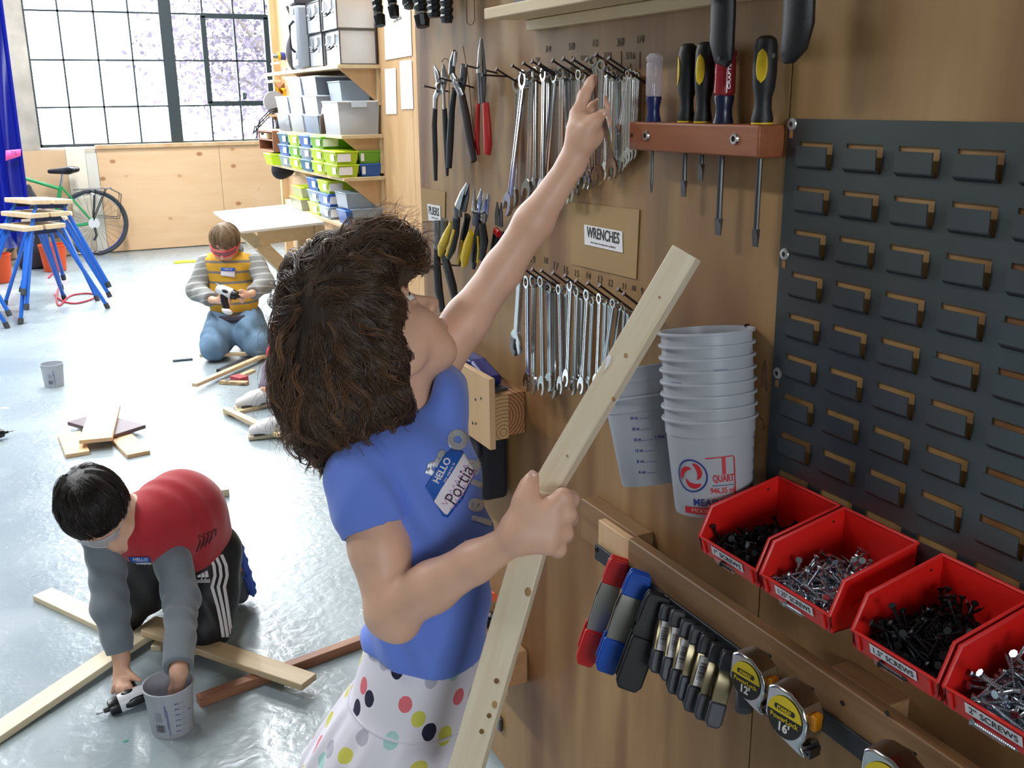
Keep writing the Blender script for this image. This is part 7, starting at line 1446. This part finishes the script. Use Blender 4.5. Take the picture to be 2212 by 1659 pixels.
def goggles(hd, parent, rim, lens, w=.004):
    ps = [hd.p(.096-.055*abs(t)**2.2, .078*t, .002) for t in np.linspace(-1, 1, 17)]
    up = [Vector(p+hd.U*.021*hd.k) for p in ps]; dn = [Vector(p-hd.U*.020*hd.k*(1-.3*(i == 8))) for i, p in enumerate(ps)]
    g_ = obj('safety_glasses', MB().tube(up, w, 6), rim, parent); obj('lens', MB().sheet([[tuple(p) for p in up], [tuple((p+q)/2+Vector(hd.N)*.004) for p, q in zip(up, dn)], [tuple(p) for p in dn]]), lens, g_, solid=.001, recalc=False); obj('lower_rim', MB().tube(dn, w*.9, 6), rim, g_)
    for s in (0, -1): a = (up[s]+dn[s])/2; obj('temple', MB().beam(a, Vector(hd.p(-.02, .088*(-1 if s == 0 else 1), .0)), .003, .012, hd.U), rim, g_)
goggles(h2, by, clearmat('clear_rim', 'e2e4ea', .55, .1), clearmat('clear_lens', 'e8ecf2', .25, .05), .003)
# drill and bucket he works with
d0, d1 = PZ(208, 1543, .012), PZ(322, 1492, .03); drill_tool('cordless_screwdriver', 'white and black cordless screwdriver lying under the hand beside the bucket', d0, PZ(318, 1493, .032), 0, None, grip_dir=tuple(PZ(245, 1452, .03)-PZ(300, 1490, .03)), scale=1.05)
pb2 = Vector(PZ(374, 1572)); mwb = Matrix.Translation(pb2); t = bucket(mwb, 'open measuring bucket on the floor with a hand reaching in'); barcode_print(t, mwb, th_cam(pb2)-.55); scale_print(t, mwb, th_cam(pb2)+.42); front_print(t, mwb, th_cam(pb2)+math.pi)
# ================================================================== boy in the striped sweater (far, kneeling)
bo = thing('person', 'child in a mustard striped sweater and jeans kneeling with a cordless drill', 'person', tuple(PZ(505, 765)))
D0 = 6.16; Q_ = lambda x, y, d=0.: PD(x, y, D0+d)
h3 = Head(Q_(486, 528, -.02), unit(-.70*CU-.62*CF-.03*CR), unit(.78*CU-.55*CF+.05*CR), 1.0)
ka, kb = PZ(462, 752, .08), PZ(556, 748, .08); ha, hb = Q_(488, 690, .12), Q_(530, 690, .12); aa, ab = ka+np.array([.08, .33, -.02]), kb+np.array([.02, .33, -.02])
sa, sb_ = Q_(446, 572, .04), Q_(552, 572, .04); ea, eb = Q_(424, 628, .0), Q_(572, 612, -.02); wa, wb_ = Q_(458, 648, -.16), Q_(545, 634, -.16); pa, pb3 = Q_(482, 650, -.2), Q_(527, 638, -.2)
F = SDF(np.minimum.reduce([ka, kb, sa, ea, aa])-.25, np.maximum.reduce([kb, ab, h3.c, eb, aa])+.25, .008)
h3.sculpt(F); F.chain([h3.p(-.03, 0, -.05), Q_(496, 570, .06)], [.045, .05], .02); F.chain([Q_(497, 590, .08), Q_(505, 640, .1), (ha+hb)/2], [.1, .1, .1], .05); F.chain([sa, ea, wa], [.042, .035, .022], .015); F.chain([sb_, eb, wb_], [.042, .035, .022], .015)
F.chain([ha, ka, aa], [.075, .05, .04], .03); F.chain([hb, kb, ab], [.075, .05, .04], .03)
kid_hand(F, wa, pa, [[Q_(494, 642, -.235), Q_(500, 640, -.20)], [Q_(495, 650, -.235), Q_(501, 648, -.20)], [Q_(494, 657, -.23), Q_(500, 656, -.2)], [Q_(490, 663, -.225), Q_(496, 664, -.2)]], [Q_(480, 636, -.22), Q_(490, 634, -.22)], .022, .009)
kid_hand(F, wb_, pb3, [[Q_(516, 640, -.23), Q_(514, 634, -.21)], [Q_(516, 646, -.23), Q_(513, 641, -.21)], [Q_(519, 650, -.22), Q_(516, 648, -.2)], [Q_(524, 652, -.21), Q_(521, 652, -.2)]], [Q_(522, 628, -.22), Q_(515, 628, -.22)], .022, .009)
V, Q = F.mesh(2); npobj('body', V, Q, SKIN2, bo); h3.eyes(bo)
def striped(name, c1, c2, period, width, ax, noise=.0):
    m, nt, b = _new(name); N = nt.nodes; L = nt.links; b.inputs['Roughness'].default_value = .9; tc = N.new('ShaderNodeTexCoord'); dt = N.new('ShaderNodeVectorMath'); dt.operation = 'DOT_PRODUCT'; dt.inputs[1].default_value = tuple(np.asarray(unit(ax))/period); L.new(tc.outputs['Object'], dt.inputs[0])
    fr = N.new('ShaderNodeMath'); fr.operation = 'FRACT'; L.new(dt.outputs['Value'], fr.inputs[0]); lt = N.new('ShaderNodeMath'); lt.operation = 'LESS_THAN'; lt.inputs[1].default_value = width; L.new(fr.outputs[0], lt.inputs[0]); mx = N.new('ShaderNodeMixRGB'); mx.inputs[1].default_value = (*hexc(c1), 1); mx.inputs[2].default_value = (*hexc(c2), 1); L.new(lt.outputs[0], mx.inputs[0]); L.new(mx.outputs[0], b.inputs['Base Color']); return m
S = SDF(np.minimum.reduce([ha, sa, hb])-.2, np.maximum.reduce([sb_, hb, h3.c])+.22, .009)
S.ell(Q_(497, 590, .07), (.155, .14, .12), CAMR, .05); S.ell(Q_(504, 648, .08), (.155, .15, .125), CAMR, .05); S.cap(sa, sb_, .058, .058, .06); S.chain([h3.p(-.05, 0, -.07), Q_(496, 560, .08)], [.06, .08], .03); S.half(Q_(505, 680, .05), (0, 0, -1)); S.disp(fold(35, .003, (.3, .3, 1))); h3.e(S, .0, 0, .0, (.095, .08, .1), .01, 's')
V, Q = S.mesh(2); sw3 = npobj('sweater', V, Q, striped('mustard_stripes', 'c99a2e', '77706a', .062, .24, (0, 0, 1)), bo)
obj('collar', MB().tube([h3.p(-.04+.075*math.cos(t), .075*math.sin(t), -.085) for t in np.linspace(0, 2*math.pi, 24, endpoint=False)], .016, 8, closed=True), M('collar_grey', '6f7075', .9), sw3); obj('hem_band', MB().tube([Q_(505, 682, .07)+.135*(math.cos(t)*np.array([CR[0], CR[1], 0])+.85*math.sin(t)*np.array([CF[0], CF[1], 0])) for t in np.linspace(0, 2*math.pi, 36, endpoint=False)], .022, 8, closed=True), M('hem_charcoal', '3f3d4a', .9), sw3)
for s_, e_, w_ in ((sa, ea, wa), (sb_, eb, wb_)):
    q_ = SDF(np.minimum.reduce([s_, e_, w_])-.13, np.maximum.reduce([s_, e_, w_])+.13, .008); ax1 = unit(w_-e_); q_.chain([s_, e_, w_], [.066, .058, .045], .03); q_.disp(fold(60, .003, ax1)); q_.half(w_-ax1*.01, ax1, .003); V, Q = q_.mesh(2); npobj('sleeve', V, Q, striped('grey_stripes', '80817f', 'a6a7a6', .042, .25, (0, .3, 1)), bo)
    MATS.pop('grey_stripes')
q_ = SDF(np.minimum.reduce([ka, kb, aa])-.16, np.maximum.reduce([hb, kb, ab, ha])+.16, .008)
for a, k_, an in ((ha, ka, aa), (hb, kb, ab)): q_.chain([a, a*.4+k_*.6, k_+np.array([0, 0, .01])], [.112, .10, .082], .03); q_.chain([k_, an], [.075, .06], .03)
q_.disp(fold(40, .004, (1, .4, 1))); q_.half((0, 0, .004), (0, 0, -1), .004); V, Q = q_.mesh(2); npobj('jeans', V, Q, M('blue_denim', '6887a3', .85, var=.15, vscale=12, bump=.1, bscale=300), bo)
for an in (aa, ab): q_ = SDF(an-.18, an+.22, .009); q_.chain([an+np.array([0, .03, 0]), an+np.array([0, .13, -.01])], [.045, .042], .02); q_.half((0, 0, .006), (0, 0, -1)); V, Q = q_.mesh(2); npobj('shoe', V, Q, M('dark_brown_shoe', '3c322d', .7), bo)
boy_hair(h3, bo, M('sandy_hair', '8d7558', .4, var=.25, vscale=40), M('sandy_hair_mass', '6f5a42', .6, bump=.5, bscale=100), 130, Rb, (-.05, .02, .12))
goggles(h3, bo, M('pink_rim', 'ee5c66', .35), clearmat('pink_lens', 'c98a92', .4, .08), .0055)
bv3 = bvh_of(sw3); n3 = decal('name_tag', *poly([(478, 579), (508, 580), (508, 599), (478, 596)]), bv3, TWH, sw3, .005, 6); decal('tag_header', *poly([(478, 578), (508, 579), (508, 586), (478, 585)]), bv3, TB, sw3, .008, 6); v, f = pxtext('HELLO', 5, 493, 582, .03, 17); decal('tag_print', v, f, bv3, TWH, sw3, .010, 4)
drill_tool('cordless_drill', 'white and black cordless drill held by the child in mustard stripes', Q_(527, 645, -.235), Q_(468, 622, -.235), 0, None, grip_dir=tuple(-CU*.95+CR*.35), scale=1.35)
# ================================================================== child in red half hidden behind the girl's hair
cr = thing('person', 'child in a red top and white shoes squatting behind the timber frame', 'person', tuple(PZ(640, 860)))
D4 = 5.35; R_ = lambda x, y, d=0.: PD(x, y, D4+d)
h4 = Head(R_(660, 640, .05), unit(-.55*CU-.6*CF-.3*CR), unit(.8*CU-.4*CF), 1.0); hp4 = R_(655, 815, .1); kn4a, kn4b = R_(600, 800, -.12), R_(680, 815, -.15)
an4a, an4b = PZ(575, 845, .08), PZ(612, 905, .08)
F = SDF(np.minimum.reduce([h4.c, hp4, kn4a, an4a, an4b])-.25, np.maximum.reduce([h4.c, hp4, kn4b, an4a])+.3, .010)
h4.sculpt(F); F.chain([h4.p(-.03, 0, -.06), R_(655, 700, .1), hp4], [.05, .1, .1], .05); F.chain([hp4, kn4a, an4a], [.08, .055, .04], .02); F.chain([hp4, kn4b, an4b], [.08, .055, .04], .02); F.chain([R_(622, 700, .05), R_(600, 760, -.1), R_(612, 800, -.25)], [.042, .035, .024], .02); F.chain([R_(695, 700, .05), R_(705, 770, -.1), R_(680, 810, -.25)], [.042, .035, .024], .02)
kid_hand(F, R_(612, 800, -.25), R_(616, 814, -.27), [[R_(612, 824, -.28), R_(610, 830, -.27)], [R_(616, 826, -.28), R_(616, 832, -.27)], [R_(620, 826, -.28), R_(621, 832, -.27)], [R_(624, 824, -.28), R_(626, 829, -.27)]], [R_(608, 812, -.28), R_(604, 816, -.28)], .02, .009); kid_hand(F, R_(680, 810, -.25), R_(676, 824, -.27), [[R_(670, 834, -.28), R_(668, 840, -.27)], [R_(675, 836, -.28), R_(674, 842, -.27)], [R_(679, 836, -.28), R_(680, 842, -.27)], [R_(684, 834, -.28), R_(686, 839, -.27)]], [R_(668, 822, -.28), R_(664, 826, -.28)], .02, .009)
V, Q = F.mesh(2); npobj('body', V, Q, SKIN2, cr); h4.eyes(cr)
S = SDF(np.minimum.reduce([hp4, R_(560, 840), R_(600, 760, -.2)])-.22, np.maximum.reduce([h4.c, hp4, R_(720, 700, .2)])+.2, .010); S.ell(R_(650, 720, .08), (.16, .17, .13), CAMR, .05); S.ell(R_(640, 800, .08), (.155, .12, .14), CAMR, .05); S.chain([R_(622, 700, .05), R_(600, 760, -.1), R_(610, 793, -.22)], [.062, .052, .042], .03); S.chain([R_(695, 700, .05), R_(705, 770, -.1), R_(683, 803, -.22)], [.062, .052, .042], .03); S.cap(R_(612, 790, .0), R_(596, 812, -.02), .075, .05, .04); S.disp(fold(35, .003, (.2, .3, 1))); V, Q = S.mesh(2); npobj('top', V, Q, M('bright_red_cloth', 'c03038', .85), cr)
q_ = SDF(np.minimum.reduce([kn4a, an4a, an4b, hp4])-.15, np.maximum.reduce([kn4b, hp4, an4a])+.18, .010)
for k_, an in ((kn4a, an4a), (kn4b, an4b)): q_.chain([hp4, k_], [.11, .078], .03); q_.chain([k_, an*.85+k_*.15], [.07, .05], .03)
V, Q = q_.mesh(2); npobj('leggings', V, Q, M('grey_purple_cloth', '6f6676', .85), cr)
for an, d_ in ((an4a, unit(CR*np.array([-1, -1, 0])+np.array([0, -.5, 0]))), (an4b, unit(CR*np.array([-1, -1, 0])+np.array([0, -.3, 0])))):
    q_ = SDF(an-.25, an+.25, .008); q_.chain([an+np.array([0, 0, -.02]), an+d_*.07+np.array([0, 0, -.035]), an+d_*.13+np.array([0, 0, -.045])], [.046, .042, .033], .02); q_.half((0, 0, .02), (0, 0, -1)); V, Q = q_.mesh(2); w4 = npobj('shoe', V, Q, M('white_shoe', 'd9d8da', .6), cr)
    obj('sole', MB().beam(an-d_*.05+np.array([0, 0, .012-an[2]]), an+d_*.165+np.array([0, 0, .012-an[2]]), .075, .022), M('cream_sole', 'b9ad93', .7), w4, bevel=.009); obj('dark_stripe', MB().beam(an+d_*.02+np.array([0, 0, .028-an[2]]), an+d_*.14+np.array([0, 0, .026-an[2]]), .078, .005), INK, w4)
boy_hair(h4, cr, M('auburn_hair', '4a3226', .4, var=.3, vscale=40), M('auburn_mass', '36241b', .6), 110, Rb, (-.05, 0, .12))
